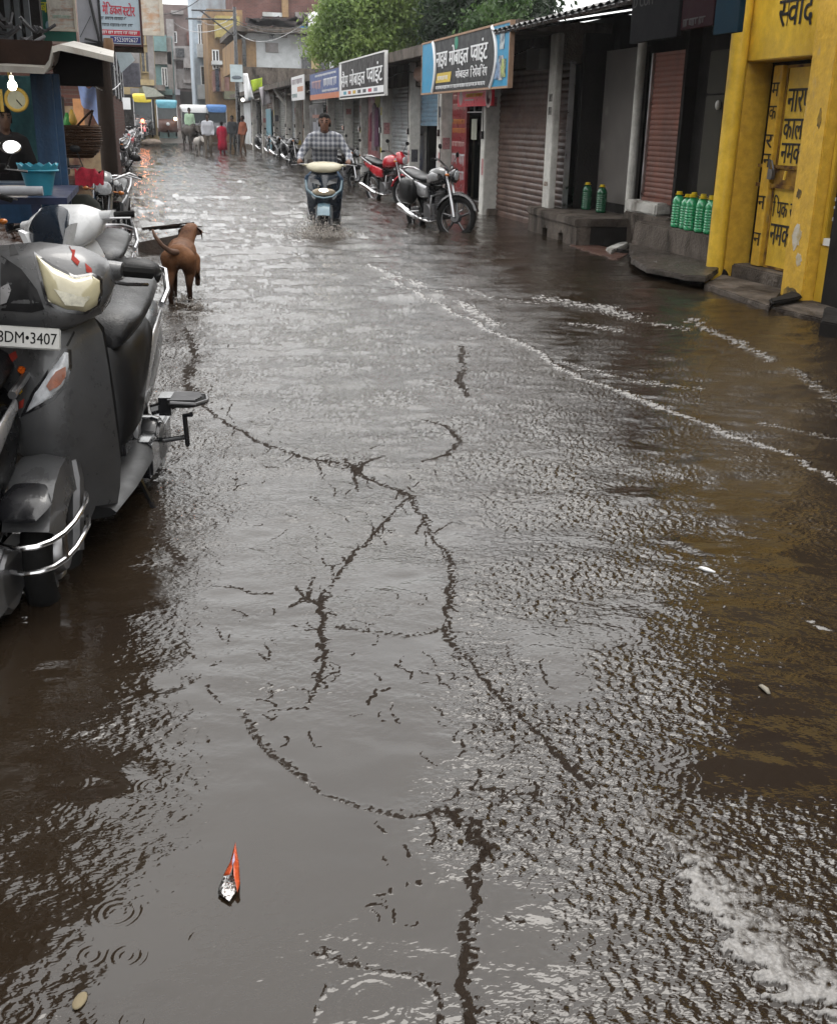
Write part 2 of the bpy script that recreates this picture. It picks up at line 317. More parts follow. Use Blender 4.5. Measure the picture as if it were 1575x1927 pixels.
seam([(375,755),(415,785),(470,820),(530,850),(585,868),(640,877),(690,898),(740,920),(770,935)], .013, .0035, .75)
seam([(770,935),(740,972),(700,1005),(668,1040),(640,1075),(612,1110),(598,1150),(600,1200),(603,1245),(588,1285),(570,1320)], .0085, .003, .75)
seam([(770,935),(800,975),(822,1010),(842,1050),(848,1100),(840,1150),(845,1200),(870,1240),(910,1290),(960,1340),(1020,1400),(1100,1480)], .010, .003, .5)
seam([(645,870),(672,890),(700,870),(722,862)], .012, .003, .7); seam([(668,885),(676,925)], .008, .003, .6)
seam([(545,1140),(575,1120),(595,1090)], .010, .003, .6); seam([(555,1105),(600,1135),(625,1120)], .008, .002, .6)
seam([(455,1345),(480,1375),(520,1415),(570,1460),(620,1490),(680,1515),(760,1532),(830,1540)], .012, .003, .35)
seam([(640,1185),(690,1192),(760,1195),(830,1180)], .012, .002, .35); seam([(440,1100),(480,1112),(510,1115)], .008, .002, .4)
seam([(790,790),(830,800),(868,830),(840,855),(800,870)], .014, .003, .6); seam([(868,650),(872,690),(862,720),(880,750)], .02, .004, .6)
seam([(600,1805),(640,1822),(700,1832),(760,1836),(810,1845)], .009, .003, .35); seam([(810,1845),(835,1880),(825,1930)], .007, .003, .4); seam([(600,1860),(588,1895),(585,1930)], .006, .003, .2)
seam([(885,1560),(895,1640),(905,1700),(890,1760),(888,1820),(885,1930)], .013, .004, .6); seam([(845,1540),(880,1580),(900,1600)], .012, .003, .6)
seam([(345,620),(370,670),(350,720),(385,760)], .03, .003, .6); seam([(300,880),(290,960),(310,1020),(340,1060)], .02, .003, .6)
# loose threads and flecks of the same litter scattered between the seams
g = np.random.default_rng(21)
for (a, b, w_, h_, n_) in ((620, 1000, 180, 260, 44), (820, 1250, 160, 220, 46), (560, 1300, 200, 120, 26), (950, 1420, 120, 160, 40), (420, 880, 120, 200, 22), (760, 1650, 80, 120, 12), (690, 900, 120, 60, 18)):
    for _ in range(n_):
        x0, y0 = a+g.normal()*w_*.6, b+g.normal()*h_*.6; th = g.normal(.6, .8); L_ = g.uniform(6, 26); m_ = g.normal(0, 3)
        seam([(x0, y0), (x0+.5*L_*math.cos(th)+m_, y0+.5*L_*math.sin(th)), (x0+L_*math.cos(th), y0+L_*math.sin(th)+m_)], g.uniform(.0022, .0045), .001, .7)
for line, n_ in (([(415,785),(470,820),(530,850),(585,868),(640,877),(690,898),(740,920),(770,935)], 26), ([(770,935),(740,972),(700,1005),(668,1040),(640,1075),(612,1110),(598,1150),(600,1200),(603,1245),(588,1285)], 30), ([(770,935),(800,975),(822,1010),(842,1050),(848,1100),(840,1150),(845,1200),(870,1240),(910,1290)], 26)):
    for _ in range(n_):
        k = g.integers(0, len(line)-1); u = g.uniform(); x0 = line[k][0]*(1-u)+line[k+1][0]*u; y0 = line[k][1]*(1-u)+line[k+1][1]*u; th = g.uniform(0, 6.28); L_ = g.uniform(10, 34)
        seam([(x0, y0), (x0+.6*L_*math.cos(th), y0+.4*L_*math.sin(th)), (x0+L_*math.cos(th)+g.normal()*4, y0+.7*L_*math.sin(th))], g.uniform(.003, .0048), .001, .7)
# crests and foam along the right-hand side, the crests' sky reflection painted in pale
seam([(720,520),(790,555),(860,590),(930,625),(990,650),(1050,690),(1120,722),(1200,750),(1290,785),(1380,820),(1450,845),(1500,858)], .026, .010, .05, .80)
seam([(1515,875),(1575,905),(1640,935)], .022, .008, .05, .75); seam([(860,565),(900,590),(930,612)], .05, .008, .08, .8)
seam([(690,500),(760,525),(830,552)], .05, .008, .1, .6); seam([(1030,560),(1080,572),(1130,578),(1175,592)], .12, .008, .12, .72); seam([(1085,610),(1110,612),(1160,622)], .05, .006, .1, .62)
seam([(1060,680),(1130,700),(1220,722),(1310,732)], .05, .006, .12, .55); seam([(1200,605),(1260,612),(1290,618)], .06, .008, .3, .6)
seam([(1300,600),(1340,625),(1400,650),(1450,678)], .05, .008, .15, .62); seam([(1440,795),(1500,812),(1575,825)], .03, .006, .3, .5); seam([(1480,690),(1575,750)], .05, .008, .4, .5)
seam([(850,540),(930,560),(1000,570)], .06, .008, .4, .55); seam([(520,470),(600,485),(680,500),(760,520)], .10, .012, .3, .35); seam([(1520,1168),(1575,1190)], .012, .003, .4, .6)
# the froth edge low on the right
D, SD = polydist([(1110,1380),(1180,1480),(1225,1580),(1285,1650),(1310,1700),(1345,1760),(1375,1810),(1430,1855),(1500,1890),(1580,1920),(1700,1960)])
side = np.where((PXg-1310)*.72-(PYg-1700)*.35+0*D > -400, 1, 0); SDn = SD if SD[np.abs(PXg-1500)+np.abs(PYg-1700) < 30].mean() > 0 else -SD
edge = SDn+.012*wob2+.018*wob+.010*wob3
low = np.clip((PYg-1400)/300, 0, 1)
FOAM_SHEEN = np.maximum(FOAM_SHEEN, low*np.where(edge > 0, np.clip(edge/.015, 0, 1)*np.clip(1.0*np.exp(-np.maximum(edge, 0)/.075)+.18*np.exp(-np.maximum(edge, 0)/.25)+.10*np.exp(-np.maximum(edge, 0)/.5)+.16*wob2*np.exp(-np.maximum(edge, 0)/.3), 0, 1), 0))
Hh = Hh+low*.012*np.where(edge > 0, np.clip(edge/.03, 0, 1)*np.exp(-np.maximum(edge, 0)/.10), 0)+low*np.where(edge > 0, .18*np.exp(-np.maximum(edge, 0)/.25), 0)*samp(T3, 2.3, X*1.2, Y*1.2)
# raindrop rings
rings = [(220,1718,.034),(1100,1770,.03),(700,1895,.06),(700,1885,.035),(375,1455,.025),(90,1440,.028),(860,1450,.02),(645,1577,.014),(550,1528,.02),(290,1482,.03),(235,1800,.018),(30,1905,.03)]
g = np.random.default_rng(11)
for _ in range(70): rings.append((g.uniform(0, 1575), g.uniform(900, 1927), g.uniform(.012, .03)))
for a, b, r0 in rings:
    p = gnd(a, b); rr = np.hypot(X-p.x, Y-p.y); m = rr < r0*2.6+.03
    Hh[m] += .00042*np.cos((rr[m]-r0)*2*np.pi/(.010+.12*r0))*np.exp(-((rr[m]-r0)/(.35*r0+.004))**2)
# rider's bow wave, dog's stir
for (a, b, r0, h) in ((615,440,.55,.05),(560,452,.35,.03),(660,440,.35,.03),(340,570,.22,.02),(372,590,.2,.015)):
    p = gnd(a, b); rr = np.hypot(X-p.x, Y-p.y); Hh += h*np.exp(-(rr/r0)**2)*(.3*samp(T2, 6.1, X*2.2, Y*2.2)/.03*.02+.25*np.cos(rr*38))+np.exp(-(rr/(r0*1.2))**2)*.30*(samp(T4, 2.9, X, Y)*.7+samp(T3, 2.3, X, Y)*.4)
    FOAM_SHEEN = np.maximum(FOAM_SHEEN, np.clip(.5*np.exp(-(rr/r0)**2)*(1+.6*wob), 0, 1))
nr = len(ys); verts = np.stack([X, Y, Hh], -1).reshape(-1, 3).astype(np.float32)
idx = np.arange(nr*NC).reshape(nr, NC); q = np.stack([idx[:-1, :-1], idx[:-1, 1:], idx[1:, 1:], idx[1:, :-1]], -1).reshape(-1, 4).astype(np.int32)
me = bpy.data.meshes.new('water'); me.vertices.add(len(verts)); me.vertices.foreach_set('co', verts.ravel()); me.loops.add(q.size); me.loops.foreach_set('vertex_index', q.ravel())
me.polygons.add(len(q)); me.polygons.foreach_set('loop_start', np.arange(0, q.size, 4, dtype=np.int32)); me.polygons.foreach_set('loop_total', np.full(len(q), 4, np.int32)); me.update(calc_edges=True); me.validate()
at = me.attributes.new('foam_sheen', 'FLOAT', 'POINT'); at.data.foreach_set('value', FOAM_SHEEN.ravel().astype(np.float32))
at = me.attributes.new('rain', 'FLOAT', 'POINT'); at.data.foreach_set('value', (.30*np.exp(-((PXg-1440)/230)**2-((PYg-760)/240)**2)).ravel().astype(np.float32))
at = me.attributes.new('chop', 'FLOAT', 'POINT'); at.data.foreach_set('value', (np.clip(AF*patch*2.0, 0, .42)+.30*np.exp(-((PYg-700)/300)**2)*(PXg > 300)*np.clip(1-(PXg-950)/300, .2, 1)).ravel().astype(np.float32))
at = me.attributes.new('seam', 'FLOAT', 'POINT'); at.data.foreach_set('value', SEAM.ravel().astype(np.float32))
wm = bpy.data.materials.new('flood_water'); wm.use_nodes = True; t = wm.node_tree; n = t.nodes; l = t.links; p = n['Principled BSDF']
geo = n.new('ShaderNodeNewGeometry')
def nz(sc, det=4, dist=0, rough=.6):
    a = n.new('ShaderNodeTexNoise'); a.inputs['Scale'].default_value = sc; a.inputs['Detail'].default_value = det; a.inputs['Distortion'].default_value = dist; a.inputs['Roughness'].default_value = rough; l.new(geo.outputs['Position'], a.inputs['Vector']); return a
def attr(nm): a = n.new('ShaderNodeAttribute'); a.attribute_name = nm; return a
def mth(op, a, b=None, c=None):
    k = n.new('ShaderNodeMath'); k.operation = op
    for i, v in enumerate((a, b, c)):
        if v is None: continue
        if isinstance(v, (int, float)): k.inputs[i].default_value = v
        else: l.new(v, k.inputs[i])
    return k.outputs[0]
fo = attr('foam_sheen').outputs['Fac']; ch = attr('chop').outputs['Fac']
fn = nz(60, 3, .6, .6); fn2 = nz(9, 5, .6)
fm = mth('ADD', mth('MULTIPLY', fo, 1.25), mth('MULTIPLY', mth('SUBTRACT', mth('ADD', mth('MULTIPLY', fn.outputs['Fac'], .7), mth('MULTIPLY', fn2.outputs['Fac'], .5)), .62), mth('SUBTRACT', 2.6, mth('MULTIPLY', fo, 2.0))))
fmr = n.new('ShaderNodeMapRange'); fmr.interpolation_type = 'SMOOTHSTEP'; fmr.inputs[1].default_value = .34; fmr.inputs[2].default_value = .95; l.new(fm, fmr.inputs[0]); fmask = mth('MULTIPLY', fmr.outputs[0], mth('MINIMUM', mth('MULTIPLY', fo, 6), .66))
mud = nz(.8, 5, .5); mr = n.new('ShaderNodeValToRGB'); mr.color_ramp.elements[0].position = .3; mr.color_ramp.elements[0].color = (.0155, .0105, .0075, 1); mr.color_ramp.elements[1].position = .72; mr.color_ramp.elements[1].color = (.026, .0185, .0115, 1); l.new(mud.outputs['Fac'], mr.inputs[0])
mx = n.new('ShaderNodeMix'); mx.data_type = 'RGBA'; mx.inputs['B'].default_value = (.30, .285, .27, 1); l.new(mr.outputs[0], mx.inputs['A']); l.new(fmask, mx.inputs['Factor']); l.new(mx.outputs['Result'], p.inputs['Base Color']); fcol = n.new('ShaderNodeValToRGB'); fcol.color_ramp.elements[0].position = .35; fcol.color_ramp.elements[0].color = (.23, .225, .22, 1); fcol.color_ramp.elements[1].position = .62; fcol.color_ramp.elements[1].color = (.37, .36, .35, 1); l.new(nz(140, 4, .3).outputs['Fac'], fcol.inputs[0]); l.new(fcol.outputs[0], mx.inputs['B'])
l.new(mth('ADD', mth('ADD', mth('MULTIPLY', fmask, .5), .05), attr('rain').outputs['Fac']), p.inputs['Roughness']); p.inputs['IOR'].default_value = 1.44
b1 = n.new('ShaderNodeBump'); b1.inputs['Distance'].default_value = .010; bn = nz(85, 1.0, .3); bm_ = n.new('ShaderNodeMapping'); bm_.inputs['Rotation'].default_value = (0, 0, .5); bm_.inputs['Scale'].default_value = (.75, 1.25, 1); l.new(geo.outputs['Position'], bm_.inputs[0]); l.new(bm_.outputs[0], bn.inputs['Vector']); l.new(bn.outputs['Fac'], b1.inputs['Height']); l.new(mth('MINIMUM', ch, 1.0), b1.inputs['Strength'])
b3 = n.new('ShaderNodeBump'); b3.inputs['Distance'].default_value = .006; l.new(nz(70, 2, .8).outputs['Fac'], b3.inputs['Height']); l.new(mth('MINIMUM', attr('seam').outputs['Fac'], 1.0), b3.inputs['Strength']); l.new(b1.outputs[0], b3.inputs['Normal'])
sgn = nz(160, 3, .5); sm0 = mth('ADD', attr('seam').outputs['Fac'], mth('MULTIPLY', mth('SUBTRACT', sgn.outputs['Fac'], .5), .9)); smr = n.new('ShaderNodeMapRange'); smr.interpolation_type = 'SMOOTHSTEP'; smr.inputs[1].default_value = .30; smr.inputs[2].default_value = .60; l.new(sm0, smr.inputs[0]); smask = mth('MULTIPLY', smr.outputs[0], mth('MINIMUM', mth('MULTIPLY', attr('seam').outputs['Fac'], 8), .92))
mxs = n.new('ShaderNodeMix'); mxs.data_type = 'RGBA'; mxs.inputs['B'].default_value = (.022, .016, .012, 1); l.new(p.inputs['Base Color'].links[0].from_socket, mxs.inputs['A']); l.new(smask, mxs.inputs['Factor']); l.new(mxs.outputs['Result'], p.inputs['Base Color'])
l.new(mth('MULTIPLY', mth('SUBTRACT', 1.0, smask), .5), p.inputs['Specular IOR Level']); l.new(mth('ADD', p.inputs['Roughness'].links[0].from_socket, mth('MULTIPLY', smask, .6)), p.inputs['Roughness'])
b2 = n.new('ShaderNodeBump'); b2.inputs['Distance'].default_value = .008; b2.inputs['Strength'].default_value = .5; l.new(mth('MULTIPLY', fmask, fn.outputs['Fac']), b2.inputs['Height']); l.new(b3.outputs[0], b2.inputs['Normal']); l.new(b2.outputs[0], p.inputs['Normal'])
water = link('water', me, wm, None, 180); water['kind'] = 'structure'
# ---------------------------------------------------------------- vehicles (x forward, y left, z up)
def wheel(parent, x, R, wt, M=None, spokes='alloy', rim='silver', z=None, disc=True):
    z = R if z is None else z; T = (M or Matrix.Identity(4)) @ Matrix.Translation((x, 0, z))
    ty = MB(); ty.torus(R-wt*.5, wt*.5, 32, 10, T, 1.0); o = build(ty, 'tyre', M_['rubber'], parent, smooth=60)
    r = MB(); r.torus(R-wt-.008, .012, 32, 8, T, 1.6)
    if spokes == 'alloy':
        for k in range(5):
            a = 2*math.pi*k/5+.3; r.tube([(.03*math.cos(a), 0, .03*math.sin(a)), ((R-wt)*math.cos(a+.12), 0, (R-wt)*math.sin(a+.12))], [.02, .013], 6, T)
    else:
        for k in range(16):
            a = 2*math.pi*k/16; r.tube([(.03*math.cos(a+.5), .02*(-1)**k, .03*math.sin(a+.5)), ((R-wt)*math.cos(a), 0, (R-wt)*math.sin(a))], .0028, 4, T)
    build(r, 'rim', M_[rim], o)
    h = MB(); h.lathe([(.0, -.05), (.06 if disc else .04, -.045), (.075 if disc else .045, -.02), (.075 if disc else .045, .02), (.06 if disc else .04, .045), (0, .05)], 16, T @ rotm(math.pi/2)); build(h, 'hub', M_['steel'] if rim != 'black' else M_['engine'], o)
    return o
def arc(cx, cz, R, a0, a1, w, n=9, edge=.03):   # mudguard: curved sheet round a wheel
    rings = []
    for i in range(n+1):
        a = math.radians(a0+(a1-a0)*i/n); c, s = math.cos(a), math.sin(a)
        ring = [(cx+(R-edge)*c, -w, cz+(R-edge)*s), (cx+R*c, -w*.8, cz+R*s), (cx+(R+.012)*c, 0, cz+(R+.012)*s), (cx+R*c, w*.8, cz+R*s), (cx+(R-edge)*c, w, cz+(R-edge)*s), (cx+(R-.008)*c, w*.75, cz+(R-.008)*s), (cx+(R+.004)*c, 0, cz+(R+.004)*s), (cx+(R-.008)*c, -w*.75, cz+(R-.008)*s)]
        rings.append(ring)
    return rings
def oval(x, w, z0, z1, n=12, e=2.4, y0=0, fx=0):
    out = []
    for k in range(n):
        a = 2*math.pi*k/n; c, s = math.cos(a), math.sin(a)
        out.append((x+fx*s, y0+w*math.copysign(abs(c)**(2/e), c), (z0+z1)/2+(z1-z0)/2*math.copysign(abs(s)**(2/e), s)))
    return out
def motorcycle(label, group, tank='black', fender='black', steer=0, spokes='alloy', rim='silver', bag=False, guard=True, visor=None, stripe=None, cowl=True, mirrors=True, lens='clear'):
    root = thing('motorcycle', label, 'motorcycle', group=group)
    SM = Matrix.Translation((.50, 0, .75)) @ Matrix.Rotation(math.radians(steer), 4, Vector((-.42, 0, .9))) @ Matrix.Translation((-.50, 0, -.75))
    wheel(root, -.63, .30, .085, None, spokes, rim); wheel(root, .66, .30, .075, SM, spokes, rim)
    b = MB()
    for s in (-1, 1): b.tube([(.66, .075*s, .30), (.60, .075*s, .48), (.50, .075*s, .74), (.44, .08*s, .90)], [.024, .026, .02, .02], 8, SM)
    build(b, 'fork', M_['steel'], root)
    b = MB(); b.loft(arc(.66, .30, .335, 22, 165, .058), True, True, SM); build(b, 'front_fender', M_[fender], root)
    b = MB(); b.loft(arc(-.63, .30, .345, 15, 178, .075), True, True); build(b, 'rear_fender', M_['blackplastic'], root)
    b = MB(); rings = [oval(.40, .035, .80, .86), oval(.36, .10, .75, .92), oval(.24, .145, .72, .965), oval(.10, .14, .71, .95), oval(-.02, .10, .70, .87), oval(-.06, .07, .70, .82)]
    b.loft(rings); tk = build(b, 'fuel_tank', M_[tank], root, smooth=70)
    if stripe:
        for s in (-1, 1): b = MB(); b.loft([oval(.33, .012, .80, .88, y0=s*.112), oval(.22, .012, .78, .91, y0=s*.142), oval(.08, .012, .74, .86, y0=s*.138)]); build(b, 'tank_panel', M_[stripe], tk, smooth=70)
    b = MB(); b.loft([oval(-.0, .10, .76, .82), oval(-.12, .13, .745, .825), oval(-.35, .125, .76, .84), oval(-.55, .12, .79, .885), oval(-.74, .10, .83, .91), oval(-.80, .06, .84, .90)]); build(b, 'seat', M_['seat'], root, smooth=70)
    b = MB()
    for s in (-1, 1): b.tube([(-.40, .13*s, .77), (-.62, .14*s, .84), (-.84, .12*s, .90), (-.90, .04*s, .91)], .012, 8)
    b.tube([(-.90, .04, .91), (-.90, -.04, .91)], .012, 8); build(b, 'grab_rail', M_['steel'], root)
    for s in (-1, 1):
        b = MB(); b.loft([oval(.0, .02, .55, .70, y0=s*.12), oval(-.18, .025, .54, .74, y0=s*.135), oval(-.42, .022, .62, .77, y0=s*.125), oval(-.72, .015, .74, .80, y0=s*.09)])
        build(b, 'side_panel', M_[tank if not stripe else stripe], root, smooth=70)
    b = MB(); b.box(-.12, .22, -.13, .13, .24, .46); b.lathe([(.11, -.15), (.125, -.13), (.125, .13), (.11, .15)], 16, Matrix.Translation((.02, 0, .34)) @ rotm(math.pi/2))
    for k in range(7): b.box(.16+.012*k, .28+.012*k, -.095, .095, .46+.028*k, .476+.028*k)
    b.tube([(.19, 0, .44), (.28, 0, .66)], .06, 10); build(b, 'engine', M_['engine'], root)
    b = MB(); b.tube([(.30, -.06, .52), (.40, -.09, .40), (.34, -.11, .26), (.05, -.14, .22), (-.25, -.16, .25)], .02, 8); b.tube([(-.25, -.16, .25), (-.34, -.165, .27), (-.80, -.18, .38), (-.84, -.18, .39)], [.022, .045, .05, .035], 12); build(b, 'exhaust', M_['chrome'], root)
    b = MB(); b.tube([(.47, 0, .86), (.36, 0, .70), (.30, 0, .30)], .022, 8)
    for s in (-1, 1): b.tube([(.10, .06*s, .74), (-.40, .09*s, .76), (-.85, .07*s, .84)], .016, 6); b.tube([(-.15, .1*s, .30), (-.62, .11*s, .30)], .02, 6); b.tube([(-.62, .125*s, .32), (-.48, .125*s, .72)], [.03, .026], 8)
    b.box(-.15, .05, -.11, .11, .46, .70); build(b, 'frame', M_['black'], root)
    b = MB(); b.tube([(.34, .36, 1.00), (.37, .24, 1.03), (.44, .10, .96), (.44, 0, .93), (.44, -.10, .96), (.37, -.24, 1.03), (.34, -.36, 1.00)], .012, 8, SM); hb = build(b, 'handlebar', M_['steel'], root)
    for s in (-1, 1):
        b = MB(); b.tube([(.355, .25*s, 1.02), (.335, .37*s, .998)], .019, 8, SM); build(b, 'grip', M_['rubber'], hb)
        b = MB(); b.tube([(.40, .22*s, 1.015), (.42, .36*s, .995)], .006, 5, SM); build(b, 'brake_lever', M_['steel'], hb)
    b = MB()
    if cowl: b.loft([oval(.43, .08, .82, 1.02), oval(.50, .095, .80, 1.03), oval(.56, .09, .79, .97), oval(.60, .075, .80, .94)], M=SM)
    else: b.lathe([(.04, -.10), (.09, -.03), (.095, 0), (.09, .01)], 16, SM @ Matrix.Translation((.56, 0, .86)) @ rotm(0, math.pi/2))
    hc = build(b, 'headlight_cowl', M_[visor or tank], root, smooth=70)
    b = MB(); b.ell((0, 0, 0), (.02, .078, .068), M=SM @ Matrix.Translation((.612 if cowl else .575, 0, .87))); build(b, 'headlight', M_[lens], hc)
    for s in (-1, 1):
        if mirrors:
            b = MB(); b.tube([(.38, .20*s, 1.02), (.40, .27*s, 1.16)], .006, 5, SM); b.ell((0, 0, 0), (.012, .055, .035), M=SM @ Matrix.Translation((.40, .29*s, 1.19))); build(b, 'mirror', M_['blackplastic'], root)
        b = MB(); b.tube([(.50, .09*s, .84), (.50, .15*s, .84)], .008, 6, SM); b.ell((0, 0, 0), (.03, .03, .02), M=SM @ Matrix.Translation((.51, .17*s, .84))); build(b, 'indicator', M_['amber'], root)
    b = MB(); b.ell((-.84, 0, .80), (.04, .07, .035)); build(b, 'tail_lamp', M_['redlens'], root)
    b = MB(); b.box(-.93, -.92, -.10, .10, .60, .70); build(b, 'number_plate', M_['plate'], root)
    b = MB()
    for s in (-1, 1): b.tube([(.02, .10*s, .26), (.02, .24*s, .27)], .014, 6); b.tube([(-.30, .12*s, .34), (-.34, .24*s, .34)], .014, 6)
    b.tube([(-.05, .14, .26), (-.14, .28, .02)], .012, 6); build(b, 'footpeg', M_['steel'], root)
    if guard:
        for s in (-1, 1): b = MB(); b.tube([(.34, .05*s, .62), (.38, .25*s, .60), (.40, .28*s, .50), (.36, .25*s, .36), (.28, .06*s, .28)], .013, 8); build(b, 'crash_guard', M_['steel'], root)
    if bag:
        b = MB(); b.loft([oval(-.25, .05, .50, .72, y0=-.20), oval(-.32, .075, .44, .80, y0=-.205), oval(-.58, .075, .44, .80, y0=-.205), oval(-.66, .05, .52, .74, y0=-.20)]); build(b, 'saddle_bag', M_['seat'], root, smooth=60)
    return root
def ringx(x, w, z, dx, n=13, p=2.0, inner=.02, back=None):
    """horizontal cross-section of a curved leg-shield: front arc then back along the inside"""
    o = []
    for k in range(n):
        y = w*math.cos(math.pi*k/(n-1)); o.append((x-dx*abs(y/w)**p, y, z))
    for k in range(n-1, -1, -1):
        y = (w-inner*.4)*math.cos(math.pi*k/(n-1)); o.append((x-dx*abs(y/w)**p-inner, y, z))
    return o
def scooter(label, group=None, body='grey', apron=None, kind='plain', lamp='cowl', lit=None, steer=0, seat='seat', cover=None, mirrors=True, guard=False, plate=None, side=None):
    root = thing('scooter', label, 'scooter', group=group); A = apron or body; side = side or body
    SM = Matrix.Translation((.42, 0, .8)) @ Matrix.Rotation(math.radians(steer), 4, Vector((-.38, 0, .92))) @ Matrix.Translation((-.42, 0, -.8))
    wheel(root, -.60, .225, .095, None, 'alloy', 'steel'); wheel(root, .60, .215, .095, SM, 'alloy', 'steel')
    b = MB()
    for s in (-1, 1): b.tube([(.60, .07*s, .215), (.54, .075*s, .42), (.50, .05*s, .56)], [.028, .026, .02], 8, SM)
    build(b, 'fork', M_['engine'], root)
    b = MB(); b.loft(arc(.60, .235, .265, 28, 172, .085, edge=.10), True, True, SM); ff = build(b, 'front_fender', M_[body], root, smooth=60)
    if guard:
        b = MB(); b.loft([oval(.75, .05, .455, .475), oval(.83, .085, .425, .452), oval(.875, .05, .40, .42)], M=SM); build(b, 'fender_tip', M_['black'], ff, smooth=70)
        b = MB()
        for dz, rr in ((0, .0), (-.075, -.005)): b.tube([(.56, .11, .38+dz), (.62, .122, .375+dz), (.69, .125, .37+dz), (.76, .12, .36+dz), (.815, .105, .35+dz), (.86, .08, .343+dz), (.888+rr, .045, .338+dz), (.897+rr, 0, .335+dz), (.888+rr, -.045, .338+dz), (.86, -.08, .343+dz), (.815, -.105, .35+dz), (.76, -.12, .36+dz), (.69, -.125, .37+dz), (.62, -.122, .375+dz), (.56, -.11, .38+dz)], .008, 8, SM)
        for s in (-1, 1): b.tube([(.815, .105*s, .35), (.815, .105*s, .275)], .008, 6, SM)
        build(b, 'fender_guard', M_['chrome'], root)
    # leg shield
    b = MB(); rs = [ringx(.46, .155, .25, .07), ringx(.485, .175, .34, .10), ringx(.53, .19, .43, .12), ringx(.59, .195, .51, .15), ringx(.605, .195, .62, .14), ringx(.59, .19, .74, .12), ringx(.56, .175, .84, .11), ringx(.53, .14, .91, .09), ringx(.50, .09, .945, .07)]
    b.loft(rs); ap = build(b, 'front_apron', M_[A], root, smooth=50)
    b = MB(); b.loft([[(x-.012, y*.97, z) for x, y, z in ringx(.44, .15, .26, .07, inner=.06)], [(x-.03, y*.97, z) for x, y, z in ringx(.50, .185, .44, .12, inner=.06)], [(x-.03, y*.97, z) for x, y, z in ringx(.54, .185, .62, .14, inner=.08)], [(x-.03, y*.97, z) for x, y, z in ringx(.50, .165, .84, .11, inner=.08)], [(x-.02, y*.97, z) for x, y, z in ringx(.46, .085, .93, .07, inner=.06)]]); build(b, 'leg_shield', M_['blackplastic'], root, smooth=50)
    b = MB(); b.loft([oval(.44, .17, .25, .30), oval(.2, .19, .25, .31), oval(-.12, .19, .25, .31), oval(-.2, .17, .25, .33)]); build(b, 'floorboard', M_['blackplastic'], root)
    # rear bodywork
    b = MB(); b.loft([oval(-.12, .11, .30, .62), oval(-.22, .14, .30, .72), oval(-.40, .162, .36, .76), oval(-.62, .158, .46, .77), oval(-.82, .12, .56, .77), oval(-.95, .06, .66, .76)], M=None); rb = build(b, 'rear_body', M_[side], root, smooth=70)
    b = MB()
    for s in (-1, 1): b.loft([oval(-.17, .012, .34, .42, y0=s*.118), oval(-.25, .012, .44, .58, y0=s*.138), oval(-.42, .010, .60, .68, y0=s*.156), oval(-.66, .008, .69, .73, y0=s*.148)])
    build(b, 'side_strip', M_['silver'], rb, smooth=70)
    b = MB(); b.loft([oval(-.05, .115, .29, .69), oval(-.12, .145, .29, .74), oval(-.21, .154, .31, .745), oval(-.30, .166, .46, .76), oval(-.38, .168, .62, .77), oval(-.42, .15, .68, .76)]); build(b, 'seat_front_panel', M_['blackplastic'], rb, smooth=70)
    b = MB(); b.loft([oval(-.08, .12, .68, .75), oval(-.16, .145, .69, .80), oval(-.34, .15, .71, .80), oval(-.48, .15, .73, .83), oval(-.72, .135, .76, .87), oval(-.86, .09, .78, .86)]); build(b, 'seat', M_[seat], root, smooth=70)
    b = MB(); b.tube([(-.58, .17, .76), (-.74, .168, .79), (-.92, .13, .845), (-.965, .05, .865), (-.965, -.05, .865), (-.92, -.13, .845), (-.74, -.168, .79), (-.58, -.17, .76)], .013, 8); build(b, 'grab_rail', M_['chrome'] if kind == 'detail' else M_['steel'], root)
    if kind == 'detail':
        b = MB(); b.loft([oval(-.80, .10, .80, .87), oval(-.86, .13, .78, .905), oval(-.92, .12, .79, .89), oval(-.93, .08, .81, .87)]); build(b, 'backrest', M_['seat'], root, smooth=70)
    b = MB(); b.box(-.45, -.05, -.10, .10, .20, .36); b.lathe([(.10, -.17), (.11, -.13), (.11, .13), (.10, .17)], 14, Matrix.Translation((-.42, 0, .25)) @ rotm(math.pi/2)); b.box(-.62, -.18, .10, .17, .18, .32); build(b, 'engine', M_['black'] if kind == 'detail' else M_['engine'], root, bevel=.012)
    b = MB(); b.tube([(-.30, -.16, .22), (-.40, -.185, .24), (-.78, -.19, .32), (-.80, -.19, .325)], [.02, .05, .055, .04], 12); build(b, 'exhaust', M_['engine'], root)
    b = MB(); b.tube([(-.10, .12, .24), (-.02, .24, .02)], .011, 6); b.tube([(-.02, .24, .02), (.02, .27, .01)], .013, 6); build(b, 'side_stand', M_['black'], root)
    if kind == 'detail':
        b = MB(); b.tube([(-.42, .17, .26), (-.44, .27, .27), (-.30, .29, .28), (-.27, .29, .40), (-.25, .32, .41)], .010, 8); build(b, 'kick_starter', M_['black'], root)
        b = MB(); b.loft([oval(-.36, .055, .405, .425, y0=.27), oval(-.42, .085, .40, .43, y0=.275), oval(-.50, .075, .40, .43, y0=.27), oval(-.54, .04, .405, .425, y0=.25)], M=None); fp = build(b, 'footrest', M_['rubber'], root)
        b = MB(); b.tube([(-.36, .22, .425), (-.36, .32, .42), (-.42, .36, .42), (-.50, .345, .42), (-.54, .28, .42), (-.54, .2, .42)], .007, 6)
        for k in range(7): b.tube([(-.385-.02*k, .205, .431), (-.385-.02*k, .335-.006*abs(k-3), .431)], .0035, 4)
        build(b, 'tread', M_['engine'], fp); b = MB(); b.tube([(-.42, .13, .38), (-.45, .22, .40)], .022, 8); b.cbox((-.45, .19, .40), (.10, .05, .07)); build(b, 'footrest_bracket', M_['black'], fp)
    # handlebar cowl
    cm = M_[cover or body]; b = MB()
